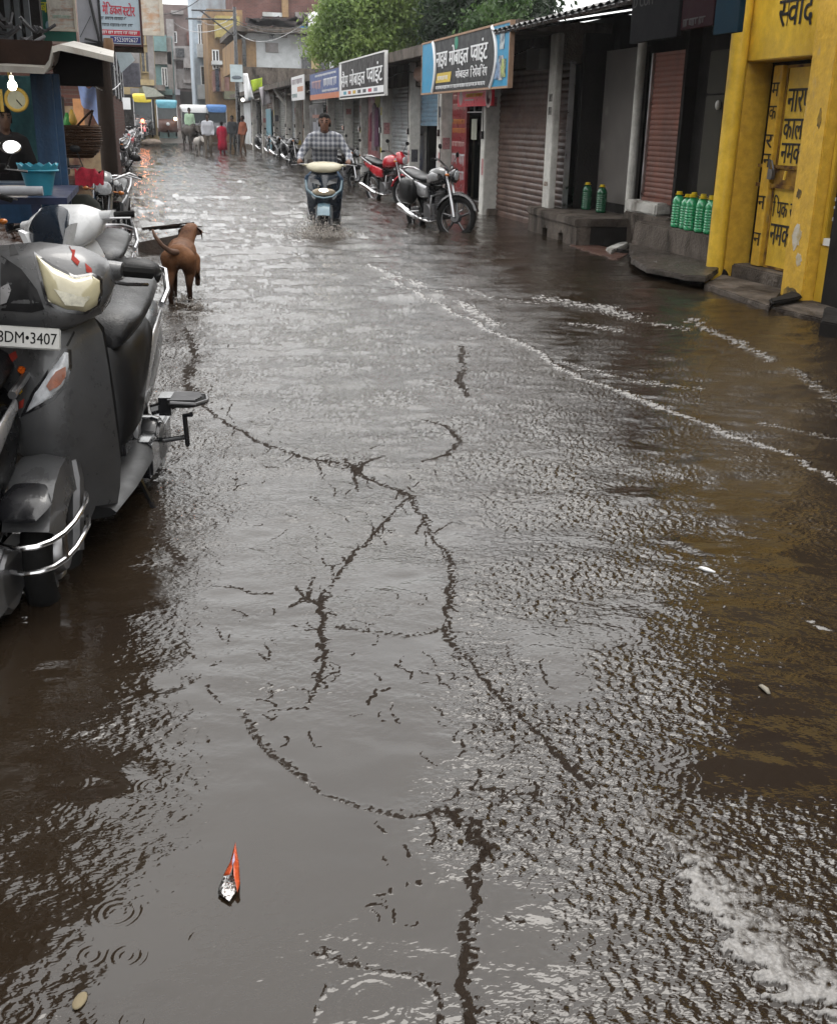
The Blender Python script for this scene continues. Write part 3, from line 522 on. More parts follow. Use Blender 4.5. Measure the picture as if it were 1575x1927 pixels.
    b.loft([oval(.26, .14, .93, 1.03), oval(.33, .20, .90, 1.08), oval(.41, .222, .875, 1.095), oval(.49, .212, .86, 1.06), oval(.55, .165, .86, 1.0), oval(.58, .09, .87, .95)], M=SM)
    for s in (-1, 1): b.loft([[(x, y, z) for x, y, z in oval(.36, .055, .965, 1.035, n=10)] if False else [(.37+.04*math.cos(2*math.pi*k/10), y, zc+.035*math.sin(2*math.pi*k/10)*sc) for k in range(10)] for y, zc, sc in ((.12*s, 1.0, 1.3), (.20*s, 1.005, 1.0), ((.235 if kind == 'detail' else .27)*s, 1.01, .7))], M=SM)
    if cover: b.v = [(x, y*.92, .965+(z-.975)*.60) for x, y, z in b.v]
    hc = build(b, 'handlebar_cowl', cm, root, smooth=70)
    for s in (-1, 1):
        b = MB(); b.tube([(.36, .22*s, 1.01), (.30, .31*s, .995)] if kind == 'detail' else [(.36, .25*s, 1.01), (.32, .36*s, 1.0)], .018, 8, SM); build(b, 'grip', M_['rubber'], root)
        b = MB(); b.tube([(.42, .2*s, .985), (.40, .25*s, .975), (.33, .30*s, .965)] if kind == 'detail' else [(.40, .22*s, 1.0), (.43, .28*s, .998), (.38, .37*s, .985)], .006, 6, SM); build(b, 'brake_lever', M_['black'] if kind == 'detail' else M_['steel'], root)
    if mirrors:
        for s in (-1, 1):
            b = MB(); b.tube([(.36, .20*s, 1.03), (.40, .26*s, 1.18)], .006, 6, SM); b.ell((0, 0, 0), (.018, .06, .042), M=SM @ Matrix.Translation((.40, .27*s, 1.215))); mo = build(b, 'mirror', M_['blackplastic'], root)
            b = MB(); b.ell((0, 0, 0), (.006, .052, .035), M=SM @ Matrix.Translation((.384, .27*s, 1.215))); build(b, 'mirror_glass', M_['mirror'], mo)
    lm = lit or (M_['lens'] if kind == 'detail' else M_['clear'])
    if lamp == 'cowl' and kind != 'detail':
        b = MB(); b.ell((0, 0, 0), (.03, .12, .055), M=SM @ Matrix.Translation((.545, 0, .93)) @ rotm(0, -.3)); build(b, 'headlight', lm, hc)
    elif lamp == 'apron':
        b = MB(); b.ell((0, 0, 0), (.03, .11, .06), M=Matrix.Translation((.585, 0, .74)) @ rotm(0, -.2)); build(b, 'headlight', lm, ap)
    if kind != 'detail':
        for s in (-1, 1): b = MB(); b.ell((0, 0, 0), (.015, .022, .06), M=Matrix.Translation((.555, .12*s, .60)) @ rotm(-.5*s, -.3, .45*s)); build(b, 'indicator', M_['clear'], ap)
    b = MB(); b.ell((-.945, 0, .70), (.03, .07, .045)); build(b, 'tail_lamp', M_['redlens'], rb)
    return root, SM, ap, hc
# ---------------------------------------------------------------- right-hand row
conc = mix_mat('concrete', (.13, .11, .094), (.030, .024, .020), 2.6, .40, .64, .6, streak=2, bump=.9, bscale=38, dist=.8)
oldw = mix_mat('old_whitewash', (.50, .49, .46), (.10, .085, .07), 2.2, .46, .72, .8, streak=4, bump=.4)
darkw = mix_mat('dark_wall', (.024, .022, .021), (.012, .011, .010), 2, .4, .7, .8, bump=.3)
yel = mix_mat('yellow_enamel', (.62, .40, .04), (.40, .245, .022), 2.0, .48, .72, .42, streak=5, bump=.12, bscale=70)
yelp = mix_mat('yellow_worn', (.56, .34, .04), (.28, .24, .17), 3.2, .60, .72, .5, streak=2.5, bump=.2)
brown_sh = mix_mat('brown_shutter', (.11, .070, .056), (.045, .028, .023), 2.5, .45, .7, .45, streak=.6, bump=.1)
red_sh = mix_mat('rust_red_shutter', (.20, .085, .062), (.10, .05, .04), 2.0, .45, .7, .5, streak=3, bump=.1)
steel_sh = mix_mat('galvanised_shutter', (.27, .29, .30), (.12, .10, .085), 2.5, .48, .72, .4, streak=.5, bump=.1)
blue_sh = mix_mat('blue_shutter', (.13, .21, .28), (.10, .10, .11), 2.5, .5, .75, .4, streak=.5, bump=.1)
tan_sh = mix_mat('tan_shutter', (.25, .18, .13), (.13, .09, .07), 2.5, .45, .7, .5, streak=.6)
green_sh = mix_mat('grey_green_shutter', (.16, .17, .155), (.08, .075, .07), 2.5, .45, .7, .5, streak=.6)
wood_d = mix_mat('dark_wood', (.035, .024, .018), (.016, .012, .010), 3, .4, .7, .6, streak=6, bump=.4)
XF = 5.5; RT = Vector((0, -1, 0)); UPV = Vector((0, 0, 1))
def shutter(y0, y1, z0, z1, x, m, parent, period=.085, amp=.020, name='shutter'):
    nz_ = max(4, int((z1-z0)/period*6)); b = MB(); rings = []
    for i in range(nz_+1):
        z = z0+(z1-z0)*i/nz_; ph = (z/period) % 1; dx = amp*abs(math.sin(math.pi*ph))**.8
        rings.append([(x-dx, y0, z), (x-dx, y1, z)])
    b.loft(rings, False, False); b.box(x-.03, x+.01, y0, y1, z0-.05, z0)
    o = build(b, name, m, parent, smooth=30)
    for ya2, yb3 in ((y0-.035, y0), (y1, y1+.035)): r = MB(); r.box(x-.04, x+.03, ya2, yb3, z0-.05, z1); build(r, 'guide_rail', M_['steel'], o)
    return o
def shop(label, y0, y1, z0=.05, z1=2.15, top=2.58, sm=None, openz=None, pil=.22, step=True, pm=oldw, name='shop_unit', eave=.60, slab=True, lintel=conc, xs=5.66, inner=darkw, depth=3.0):
    """one bay of the terrace from y0 (near) to y1 (far); its pillar stands at the near end"""
    t = thing(name, label, 'shop', (0, 0, 0), group='shops of the terrace on the right')
    y0 += .002; y1 -= .002
    b = MB(); b.box(XF-.09, XF+.28, y0, y0+pil, -.13, top-.004); build(b, 'pillar', pm, t, bevel=.012)
    b = MB(); b.box(XF+.02, XF+.32, y0+pil+.002, y1, z1, top-.004); build(b, 'lintel', lintel, t)
    if slab:
        b = MB(); b.box(XF-eave, XF+4, y0, y1, top, top+.13); b.box(XF-eave-.03, XF-eave, y0, y1, top-.05, top+.14); build(b, 'roof_slab', conc, t, bevel=.01)
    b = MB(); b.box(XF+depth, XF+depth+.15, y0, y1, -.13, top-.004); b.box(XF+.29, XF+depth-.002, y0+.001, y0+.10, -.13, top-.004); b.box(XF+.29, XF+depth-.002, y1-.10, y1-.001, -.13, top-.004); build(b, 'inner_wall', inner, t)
    b = MB(); b.box(XF-.02, XF+depth-.004, y0+pil+.003, y1-.101, -.13, z0); build(b, 'floor_step', conc, t, bevel=.012)
    g_ = random.Random(int(y0*100)); bill = (mat('bill_white', (.42, .41, .39), .8, var=.5, scale=30), mat('bill_pink', (.38, .20, .2), .8, var=.5, scale=30), mat('bill_yellow', (.42, .36, .10), .8, var=.5, scale=30), mat('bill_dark', (.08, .08, .09), .8, var=.5, scale=30))
    for k in range(3):
        w_, h_ = g_.uniform(.09, .16), g_.uniform(.10, .26); zz = g_.uniform(.5, 1.8); b = MB(); b.box(XF-.093, XF-.0905, y0+.03, y0+.03+min(w_, pil-.05), zz, zz+h_, ) if k < 2 else b.box(XF-.05, XF-.05+.14, y0-.003, y0-.0005, zz, zz+h_); build(b, 'pasted_bill', g_.choice(bill), t, smooth=0)
    b = MB(); b.tube([(XF-.10, y0+.10, top-.05), (XF-.11, y0+.13, 1.7), (XF-.10, y0+.09, 1.3)], .008, 5); b.cbox((XF-.11, y0+.10, 1.25), (.05, .08, .12)); build(b, 'meter_cable', M_['black'], t)
    if sm:
        zl = (openz if openz is not None else z0+.06)
        for yy in (y0+pil+.12, y1-.14): b = MB(); b.cbox((xs-.045, yy, zl+.05), (.04, .07, .06)); b.tube([(xs-.04, yy-.02, zl+.08), (xs-.05, yy, zl+.12), (xs-.04, yy+.02, zl+.08)], .006, 5); build(b, 'padlock', M_['engine'], t)
    if sm: shutter(y0+pil+.04, y1-.06, (openz if openz is not None else z0+.06), z1+.02, xs, sm, t)
    return t
# bay boundaries along the street, read at mid height
yb = dict(pole=FY(1375, 300), dark=FY(1045, 300), brown=FY(921, 300), mob=FY(838, 260), blue=FY(779, 250), steel=FY(726, 250), redd=FY(686, 250), s1=FY(655, 240), s2=FY(622, 230), s3=FY(578, 225), s4=FY(561, 220), s5=FY(543, 218), s6=FY(520, 212), s7=FY(497, 212), s8=FY(478, 210), s9=FY(455, 210))
YD, YB = yb['pole'], yb['dark']
# --- yellow salt shop
Y1 = YD+.06
ys_ = thing('salt_shop', 'bright yellow shopfront with black hand painted Hindi words and double metal door', 'shop')
b = MB(); b.box(XF+.02, XF+.30, 7.2, Y1-.02, 2.002, 3.0); b.box(XF-.03, XF+.30, -7, Y1-.2, 3.002, 3.6); build(b, 'fascia', yel, ys_, bevel=.01)
b = MB(); b.box(XF+.0, XF+4, -7, Y1-.02, 3.602, 7.2); build(b, 'upper_storey', mix_mat('upper_plaster', (.10, .092, .084), (.05, .044, .04), 1, .4, .7, .85, streak=4), ys_)
b = MB(); b.tube([(XF-.06, Y1-.09, -.1), (XF-.06, Y1-.09, 3.2)], .085, 14); build(b, 'corner_post', yel, ys_)
b = MB(); b.box(XF+.02, XF+.30, Y1-.118, Y1-.02, -.12, 2.0); build(b, 'jamb', yelp, ys_, bevel=.008)
py0, py1 = FY(1556, 320), FY(1490, 320)
b = MB(); b.box(XF-.07, XF+.28, py0, py0+.34, -.02, 2.618); build(b, 'pillar', yelp, ys_, bevel=.012)
dx = XF+.24
dy1 = Y1-.12; dy0 = py0+.34
b = MB(); b.box(dx, dx+.05, dy0+.02, dy1-.36, .17, 1.965); dr = build(b, 'door', yel, ys_, bevel=.006)
b = MB(); b.box(dx-.012, dx, dy1-.385, dy1-.365, .17, 1.96); b.box(dx-.014, dx, dy0+.02, dy1-.37, .17, .19); b.box(dx-.014, dx, dy0+.02, dy1-.37, 1.94, 1.962); b.box(dx-.02, dx, dy0+.03, dy1-.38, .93, 1.07); b.box(dx-.035, dx-.02, dy0+.02, dy1-.1, .90, .935); b.box(dx-.035, dx-.02, dy0+.02, dy1-.1, 1.075, 1.105); build(b, 'door_rail', mix_mat('rusty_yellow', (.30, .17, .03), (.07, .035, .02), 6, .4, .6, .6), dr)
b = MB(); b.box(dx-.05, dx+.0, dy1-.355, dy1-.20, .17, 1.965); dn = build(b, 'door', yelp, ys_, bevel=.006); dn['label'] = 'narrow folded door leaf'
b = MB(); b.tube([(dx-.06, dy1-.42, 1.06), (dx-.075, dy1-.40, 1.14), (dx-.075, dy1-.36, 1.15), (dx-.06, dy1-.35, 1.06)], .010, 6); b.cbox((dx-.06, dy1-.385, 1.02), (.03, .08, .09)); build(b, 'padlock', M_['engine'], dr)
b = MB(); b.tube([(dx-.05, dy1-.62, 1.06), (dx-.06, dy1-.62, .98)], .014, 6); build(b, 'hasp', yel, dr)
for s, zz, ww, hh, yo in (('नारपा', 1.565, .42, .20, .42), ('काला', 1.33, .36, .18, .41), ('नमक', 1.125, .34, .175, .42), ('पिक सेंधा', .64, .50, .20, .40), ('नमक', .39, .34, .19, .41)):
    letters(s, (dx-.001, dy1-yo, zz), RT, UPV, M_['ink'], dr, ww, hh, bold=.022)
for zz in (1.70, 1.50, 1.25, 1.08, .7, .36): letters(random.choice('नकमर'), (dx-.051, dy1-.215, zz), RT, UPV, M_['ink'], dn, .12, .12, bold=.015)
letters('स~वाद', (XF+.019, FY(1462, 30), atx(1490, 50, XF).z), RT, UPV, M_['ink'], ys_, FY(1462, 30)-FY(1527, 30), .23, bold=.02)
letters('का', (XF+.019, FY(1546, 20), atx(1560, 28, XF).z), RT, UPV, M_['ink'], ys_, .30, .2, bold=.02)
b = MB(); b.box(XF+.04, XF+.30, 8.0, py0-.002, -.02, .50); b.box(XF+.03, XF+.30, py0-.06, py0-.003, .502, 1.99); build(b, 'lower_panel', yel, ys_, bevel=.008)
b = MB(); b.box(XF+.02, XF+.06, 8.0, py0-.062, .502, .56); build(b, 'sill', M_['plate'], ys_)
b = MB(); b.box(XF+.08, XF+.12, 8.0, py0-.062, .562, 1.998); po = build(b, 'poster_panel', mat('poster_black', (.012, .014, .022), .3), ys_)
b = MB()
for zz, rr in ((1.02, .10), (1.35, .12)): b.lathe([(rr, 0), (rr, .006)], 20, Matrix.Translation((XF+.08, py0-.18, zz)) @ rotm(0, -math.pi/2))
build(b, 'printed_badge', mat('badge_peach', (.62, .36, .18), .4), po)
b = MB(); b.box(XF+.074, XF+.08, 8.4, py0-.08, .86, .89); b.box(XF+.074, XF+.08, 8.4, py0-.1, .80, .82); b.box(XF+.074, XF+.08, 8.4, py0-.14, .70, .73); build(b, 'printed_strip', M_['plate'], po)
b = MB(); b.box(XF+.05, XF+.09, py0-.001, py0+.0, .6, .61)
b = MB(); b.box(XF+.10, XF+.5, dy0, dy1, -.12, .16); build(b, 'threshold', conc, ys_, bevel=.015, rough=.01)
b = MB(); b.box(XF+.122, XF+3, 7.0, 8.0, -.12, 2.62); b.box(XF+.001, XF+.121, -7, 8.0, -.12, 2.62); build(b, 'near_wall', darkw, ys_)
b = MB(); b.box(XF+.301, XF+.45, 8.0, Y1-.01, .17, 2.61); build(b, 'back_board', darkw, ys_)
# worn patches where the paint has gone
def worn(parent, x, y, z, w_, h_, seed, m):
    g_ = random.Random(seed); b = MB(); n_ = 18; pts = [(w_*(.6+.5*g_.random())*math.cos(2*math.pi*k/n_), h_*(.6+.5*g_.random())*math.sin(2*math.pi*k/n_)) for k in range(n_)]
    b.loft([[(x, y+p, z+q) for p, q in pts], [(x+.003, y+p, z+q) for p, q in pts]]); return build(b, 'worn_patch', m, parent, smooth=0)
wm1 = mix_mat('bared_plaster', (.52, .48, .40), (.34, .25, .10), 9, .42, .6, .8); wm2 = mix_mat('grime_patch', (.10, .075, .04), (.30, .19, .04), 7, .45, .6, .7)
for k, (xx, yy, zz, ww, hh, mm) in enumerate(((XF-.0725, py0+.20, .55, .07, .12, wm1), (XF-.0725, py0+.12, .36, .05, .07, wm1), (XF+.0175, Y1-.07, .62, .035, .20, wm1), (XF-.0725, py0+.18, .06, .14, .07, wm2), (XF-.0725, py0+.25, .9, .04, .05, wm2), (XF+.0175, Y1-.07, .15, .04, .10, wm2), (XF-.0725, py0+.1, 1.5, .03, .09, wm2))): worn(ys_, xx, yy, zz, ww, hh, k, mm)
# kerb slabs in front of it
def slab(label, corners, z0, z1, m, name='stone_slab'):
    mb = MB(); n_ = len(corners); mb.add([(c.x, c.y, z0) for c in corners]+[(c.x, c.y, z1) for c in corners], [tuple(range(n_-1, -1, -1)), tuple(range(n_, 2*n_))]+[(i, (i+1) % n_, n_+(i+1) % n_, n_+i) for i in range(n_)])
    o = build(mb, name, m, None, bevel=.012, rough=.009); return tag(o, label, 'slab')
slab('wet stone step below the yellow double door', [gnd(1325, 533, .05), gnd(1447, 575, .05), Vector((XF+.1, 8.72, 0)), Vector((XF+.02, Y1-.1, 0))], -.12, .05, conc)
slab('loose thin slab lying on the step by the yellow pillar', [gnd(1447, 560, .09), gnd(1452, 573, .06), gnd(1510, 562, .06), gnd(1500, 548, .06)], .052, .085, darkw)
slab('low broken pavement beside the yellow pillar at the right', [gnd(1452, 577, .03), gnd(1562, 603, .03), gnd(1700, 640, .03), Vector((XF+.1, 6.9, 0)), Vector((XF+.1, 8.70, 0))], -.12, .03, conc)
slab('dark lump of masonry at the water edge far right', [gnd(1540, 630), gnd(1600, 640), gnd(1610, 608), gnd(1550, 600)], -.12, .10, darkw, 'masonry_lump')
# --- dark double shop with the two platforms
ds = thing('closed_shop', 'dark closed shop with a grey panel, a rust red shutter and a low awning', 'shop')
z_sh0, z_sh1 = .60, 2.25
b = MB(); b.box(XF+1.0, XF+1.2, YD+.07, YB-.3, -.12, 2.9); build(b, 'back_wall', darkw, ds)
ya, yb2 = FY(1203, 230, 6.1), FY(1057, 230, 6.1)
b = MB(); b.box(6.1, 6.16, ya, yb2, .45, 2.36); pn = build(b, 'grey_panel', mat('grey_cloth', (.12, .11, .103), .75, var=.2, scale=2), ds)
gm = MATS['grey_cloth']; gt = gm.node_tree; gn = gt.nodes; gp_ = gn['Principled BSDF']; gc = gn.new('ShaderNodeTexCoord'); gv = gn.new('ShaderNodeTexVoronoi'); gv.inputs['Scale'].default_value = 2.6; gv.inputs['Randomness'].default_value = .25; gt.links.new(gc.outputs['Object'], gv.inputs['Vector'])
gr = gn.new('ShaderNodeMapRange'); gr.interpolation_type = 'SMOOTHSTEP'; gr.inputs[1].default_value = .12; gr.inputs[2].default_value = .30; gr.inputs[3].default_value = .55; gr.inputs[4].default_value = 0; gt.links.new(gv.outputs['Distance'], gr.inputs[0])
gx_ = gn.new('ShaderNodeMix'); gx_.data_type = 'RGBA'; gx_.inputs['B'].default_value = (.22, .205, .19, 1); gt.links.new(gp_.inputs['Base Color'].links[0].from_socket, gx_.inputs['A']); gt.links.new(gr.outputs[0], gx_.inputs['Factor']); gt.links.new(gx_.outputs['Result'], gp_.inputs['Base Color'])
b = MB(); b.box(6.12, 6.5, ya-.25, YB-.25, -.12, .449); b.box(6.2, 6.5, yb2+.02, YB-.26, .451, 2.8); build(b, 'base_wall', darkw, ds)
b = MB(); b.tube([(6.0, ya-.12, .32), (6.0, ya-.12, 2.5)], .055, 10); build(b, 'pipe', oldw, ds)
sy0, sy1 = FY(1283, 230, 6.0), FY(1213, 230, 6.0)
shutter(sy0+.04, sy1-.06, z_sh0, z_sh1, 6.05, red_sh, ds, .06, .011)
b = MB(); b.box(5.85, 6.4, sy0-.15, sy1+.1, -.12, .42); build(b, 'plinth', conc, ds, bevel=.02, rough=.012); b = MB(); b.box(5.86, 6.35, sy0+.2, sy1+.1, .422, .56); build(b, 'white_ledge', oldw, ds, bevel=.02, rough=.02)
b = MB(); b.box(6.10, 6.2, YD+.07, sy0-.06, -.12, 2.7); b.box(5.95, 6.099, sy0-.09, sy0-.02, .43, 2.6); build(b, 'side_wall', darkw, ds)
b = MB(); dya, dyb = FY(1352, 250, 6.0), FY(1318, 250, 6.0); b.box(6.02, 6.08, dya, dyb, .45, 1.75); b.box(6.02, 6.07, dya, dyb, 1.77, 2.2); build(b, 'side_door', mat('olive_door', (.055, .052, .042), .6), ds, bevel=.01)
b = MB(); b.ell((5.99, dya+.06, 1.65), (.03, .03, .05)); build(b, 'lamp_fitting', M_['plate'], ds)
# awning of corrugated sheet
b = MB(); rings = []
nA = 90
for i in range(nA+1):
    y = YD+.1+(YB+.8-YD-.1)*i/nA; dz = .018*math.cos(i*math.pi*.5*1.2); rings.append([(XF-.75, y, 2.62+dz), (XF+1.2, y, 2.98+dz)])
b.loft(rings, False, False); aw = build(b, 'awning', mix_mat('sooty_tin', (.06, .058, .056), (.025, .022, .02), 3, .4, .7, .5), ds, smooth=60)
b = MB(); b.tube([(XF-.7, YD+.2, 2.59), (XF-.7, YB+.7, 2.59)], .03, 8)
for yy in (YD+.4, (YD+YB)/2, YB-.1): b.tube([(XF-.72, yy, 2.57), (XF+1.0, yy, 2.86)], .025, 6)
build(b, 'awning_frame', M_['black'], aw)
b = MB(); b.box(XF+1.0, XF+4, YD+.08, YB-.3, 2.902, 4.4); build(b, 'upper_storey', darkw, ds)
def board(label, name, y0, y1, z0, z1, x, m, cat='sign', th=.05, frame=None, tilt=0, group=None, parent=None):
    """sign board on the terrace: y0 near edge, y1 far edge, facing the street"""
    t = thing(name, label, cat, (x, 0, 0), group=group)
    b = MB(); b.box(0, th, y0, y1, z0, z1); f = build(b, 'panel', m, t, bevel=.004)
    if frame:
        b = MB(); w_ = .03
        b.box(-.012, th+.004, y0-w_, y0-.001, z0-w_, z1+w_); b.box(-.012, th+.004, y1+.001, y1+w_, z0-w_, z1+w_); b.box(-.012, th+.004, y0, y1, z1+.001, z1+w_); b.box(-.012, th+.004, y0, y1, z0-w_, z0-.001); build(b, 'frame', frame, t)
    return t, f
def scrib(parent, ya, z, width, h, m, x=-.004, seed=0, name='small_print', head=True):
    """a printed line far too small to read in the photograph: only its strokes"""
    g_ = random.Random(seed); b = MB(); y = ya
    while y > ya-width:
        wl = g_.uniform(.9, 2.6)*h; wl = min(wl, y-(ya-width))
        if wl < .3*h: break
        if head: b.box(x, x+.003, y-wl, y, z+h*.78, z+h*.92)
        k = y
        while k > y-wl+.2*h: b.box(x+.0003, x+.003, k-h*.16, k, z+h*g_.uniform(0, .25), z+h*.78); k -= h*g_.uniform(.3, .55)
        y -= wl+.3*h
    return build(b, name, m, parent, smooth=0)
dk = mat('faded_dark_board', (.006, .006, .007), .8, spec=.04); mar = mat('faded_maroon', (.016, .006, .008), .8, spec=.04); teal_d = mat('faded_teal', (.008, .022, .034), .8, spec=.04); gl_ = mat('faded_grey_print', (.04, .04, .04), .7)
t, f = board('dark faded shop board with grey Latin lettering under the awning', 'shop_sign', FY(1285, 20, 4.7), FY(1195, 30, 4.7), aty(1240, 75, FY(1240, 40, 4.7)).z, 2.75, 4.66, dk)
letters('D COM', (-.001, FY(1200, 15, 4.7), 2.48), RT, UPV, gl_, f, .42, .10)
t, f = board('dark maroon board with a line of grey print beside the yellow post', 'shop_sign', FY(1348, 20, 4.7), FY(1287, 20, 4.7), 2.22, 2.72, 4.68, mar); scrib(f, FY(1290, 40, 4.7), 2.24, .40, .07, gl_, seed=4)
t, f = board('dark teal banner hanging next to the yellow post', 'shop_banner', FY(1398, 20, 4.7), FY(1352, 20, 4.7), 2.14, 2.7, 4.67, teal_d); b = MB(); b.ell((-.004, FY(1382, 20, 4.7), 2.55), (.004, .03, .13)); build(b, 'printed_figure', mat('print_beige', (.2, .17, .13), .6), f)
# platforms
pa = thing('platform', 'long mud coloured concrete platform with two drain holes under the green bottles', 'platform')
c = [gnd(993, 432), gnd(1083, 463), gnd(1086, 463)]; PTz = .33
xl, yl, xr, yr = c[0].x, c[0].y, c[1].x, c[1].y
b = MB(); top = [(xl-.02, yl+.02), (xr-.02, yr), (XF+.12, sy1-.1), (6.12, sy1-.1), (6.12, yl+.3)]
b.add([(x, y, PTz-.10) for x, y in top]+[(x, y, PTz) for x, y in top], [(4, 3, 2, 1, 0), (5, 6, 7, 8, 9)]+[(i, (i+1) % 5, 5+(i+1) % 5, 5+i) for i in range(5)]); build(b, 'top_slab', conc, pa, bevel=.012, rough=.012)
def facewall(p, q, th, holes, z1, z0=-.12):   # wall with arched drain holes along p->q
    d = Vector((q[0]-p[0], q[1]-p[1], 0)); Ln = d.length; d.normalize(); nrm = Vector((-d.y, d.x, 0)); mb = MB(); edges = [0]
    for h0, h1 in holes: edges += [h0, h1]
    edges.append(Ln); P = Vector((p[0], p[1], 0))
    def seg(a, c_, za, zb):
        A, B = P+d*a, P+d*c_; mb.add([(A.x, A.y, za), (B.x, B.y, za), (B.x+nrm.x*th, B.y+nrm.y*th, za), (A.x+nrm.x*th, A.y+nrm.y*th, za), (A.x, A.y, zb), (B.x, B.y, zb), (B.x+nrm.x*th, B.y+nrm.y*th, zb), (A.x+nrm.x*th, A.y+nrm.y*th, zb)], [(0, 3, 2, 1), (4, 5, 6, 7), (0, 1, 5, 4), (1, 2, 6, 5), (2, 3, 7, 6), (3, 0, 4, 7)])
    for i in range(0, len(edges), 2): seg(edges[i], edges[i+1], z0, z1)
    for h0, h1 in holes: seg(h0+.001, (h0+h1)/2-.02, .10, z1); seg((h0+h1)/2-.019, (h0+h1)/2+.019, .14, z1); seg((h0+h1)/2+.02, h1-.001, .11, z1)
    return mb
Lw = math.hypot(xr-xl, yr-yl)
build(facewall((xl, yl), (xr, yr), .18, [(Lw*.33, Lw*.33+.22), (Lw*.66, Lw*.66+.2)], PTz-.102), 'front_wall', conc, pa)
b = MB(); b.box(xr+.18, 6.1, yr+.02, yr+.16, -.12, PTz-.104); b.box(5.95, 6.1, sy1-.1, yr+.01, -.12, PTz-.104); build(b, 'recess_wall', darkw, pa)
slab('grey plank leaning in the hollow under the platform', [gnd(1140, 470, .02), gnd(1150, 476, .02), gnd(1185, 452, .08), gnd(1178, 446, .08)], -.05, .05, oldw, 'broken_plank')
slab('flat reddish stone slab just awash before the hollow', [gnd(1070, 462), gnd(1160, 490), gnd(1185, 478), gnd(1100, 455)], -.1, .012, mat('red_stone', (.10, .055, .042), .4), 'sandstone_slab')
pb = thing('platform', 'higher grey concrete plinth with a broken ledge holding the row of green bottles', 'platform')
q0, q1 = gnd(1187, 478), gnd(1357, 522); PZ = atx(1187, 413, q0.x).z
b = MB(); b.add([(q0.x, q0.y, -.12), (q1.x, q1.y, -.12), (q1.x+.9, q1.y, -.12), (q0.x+.5, q0.y, -.12), (q0.x, q0.y, PZ), (q1.x, q1.y, PZ-.01), (q1.x+.9, q1.y, PZ-.01), (q0.x+.5, q0.y, PZ)], [(0, 3, 2, 1), (4, 5, 6, 7), (0, 1, 5, 4), (1, 2, 6, 5), (2, 3, 7, 6), (3, 0, 4, 7)]); build(b, 'plinth_block', conc, pb, bevel=.02, rough=.016)
b = MB(); e_ = [(1187, 487), (1215, 505), (1250, 512), (1290, 520), (1330, 524), (1345, 512)]; E0 = [gnd(x, y, .10) for x, y in e_]; E1 = [Vector((q0.x+(q1.x-q0.x)*k/5-.01, q0.y+(q1.y-q0.y)*k/5, .12)) for k in range(6)]
b.loft([[(p.x, p.y, .06), (p.x, p.y, .115), (q.x, q.y, .13), (q.x, q.y, .05)] for p, q in zip(E0, E1)]); build(b, 'broken_ledge', mix_mat('wet_mud_concrete', (.07, .058, .048), (.03, .025, .021), 3, .4, .65, .4, bump=.8), pb, bevel=.01, rough=.03)
for k in range(7): p = E1[min(k, 5)]; b = MB(); b.cbox((p.x-.05-.03*(k % 3), p.y+.1-.03*k, -.03), (.16, .22, .14), rotm(.1*k, .2, .4*k)); build(b, 'rubble_stone', darkw, pb, bevel=.02, rough=.03)
# --- the terrace beyond: pillars, shutters, doorways
mobs = yb['mob']
s_brown = shop('shop bay closed by a dark brown corrugated shutter beside the platform', yb['brown'], YB, z0=-.02, z1=2.2, sm=brown_sh, pil=.24)
b = MB(); b.box(XF-.07, XF+.02, YB-.02, YB+.26, .0, 2.57); o = tag(build(b, 'pillar', oldw, None, bevel=.012), 'peeling whitewashed pillar at the end of the platform', 'pillar'); o.name = 'whitewashed_pillar'
b = MB(); zz = atx(1035, 110, 5.6).z; b.box(5.36, 5.56, FY(1033, 100)+.0, FY(1008, 100), zz-.14, zz+.12); o = tag(build(b, 'meter_box', mat('box_grey', (.13, .125, .12), .5), s_brown, bevel=.01), None)
# stains and pasted bills on the whitewashed pillar
for k, (zz, cc) in enumerate(((.62, 'rust'), (1.55, 'ink'), (1.72, 'ink'))):
    b = MB(); b.box(XF-.078, XF-.0755, YB+.06, YB+.18, zz, zz+(.10 if k else .06)); build(b, 'pasted_bill', mix_mat('rust_stain', (.12, .05, .02), (.3, .28, .25), 14, .4, .6, .8) if k == 0 else mix_mat('old_bill', (.25, .24, .22), (.05, .05, .05), 18, .4, .6, .8), o)
s_mob = shop('open phone shop with red posters and a glass door below the big black signboard', mobs, yb['brown'], z0=.10, z1=2.02, pil=.30)
xd = XF+.10; pr0, pr1 = FY(877, 260, 5.6), FY(850, 260, 5.6)
b = MB(); b.box(xd, xd+.05, pr0, pr1, .12, 2.0); rp = build(b, 'poster_board', mat('poster_red', (.17, .014, .018), .35, var=.3, scale=5), s_mob)
for k, (zz, hh, mm) in enumerate(((1.82, .10, 'plate'), (1.64, .13, 'plate'), (1.40, .10, 'amber'), (1.25, .10, 'amber'), (1.02, .10, 'plate'), (.70, .22, 'silver'), (.42, .2, 'silver'))):
    scrib(rp, pr1-.05, zz, pr1-pr0-.12, hh, mat('poster_print_%s' % mm, {'plate': (.45, .33, .3), 'amber': (.45, .2, .05), 'silver': (.35, .35, .36)}[mm], .4), x=xd-.003, seed=k, name='poster_print')
b = MB()
for zz in (1.97, 1.78, 1.60, .14): b.box(xd, xd+.03, yb['brown']-.16-(pr0-yb['brown']-.2) if False else yb['brown']+.28, pr0-.02, zz, zz+.02)
b.box(xd, xd+.03, yb['brown']+.26, yb['brown']+.29, .12, 2.0); b.box(xd+.001, xd+.03, pr0-.45, pr0-.42, 1.62, 1.98); build(b, 'door_frame', M_['steel'], s_mob)
b = MB(); b.box(xd+.005, xd+.012, pr0-.62, pr0-.30, 1.16, 1.50); build(b, 'notice', mat('notice_cream', (.33, .34, .28), .6), s_mob, bevel=.002)
b = MB()
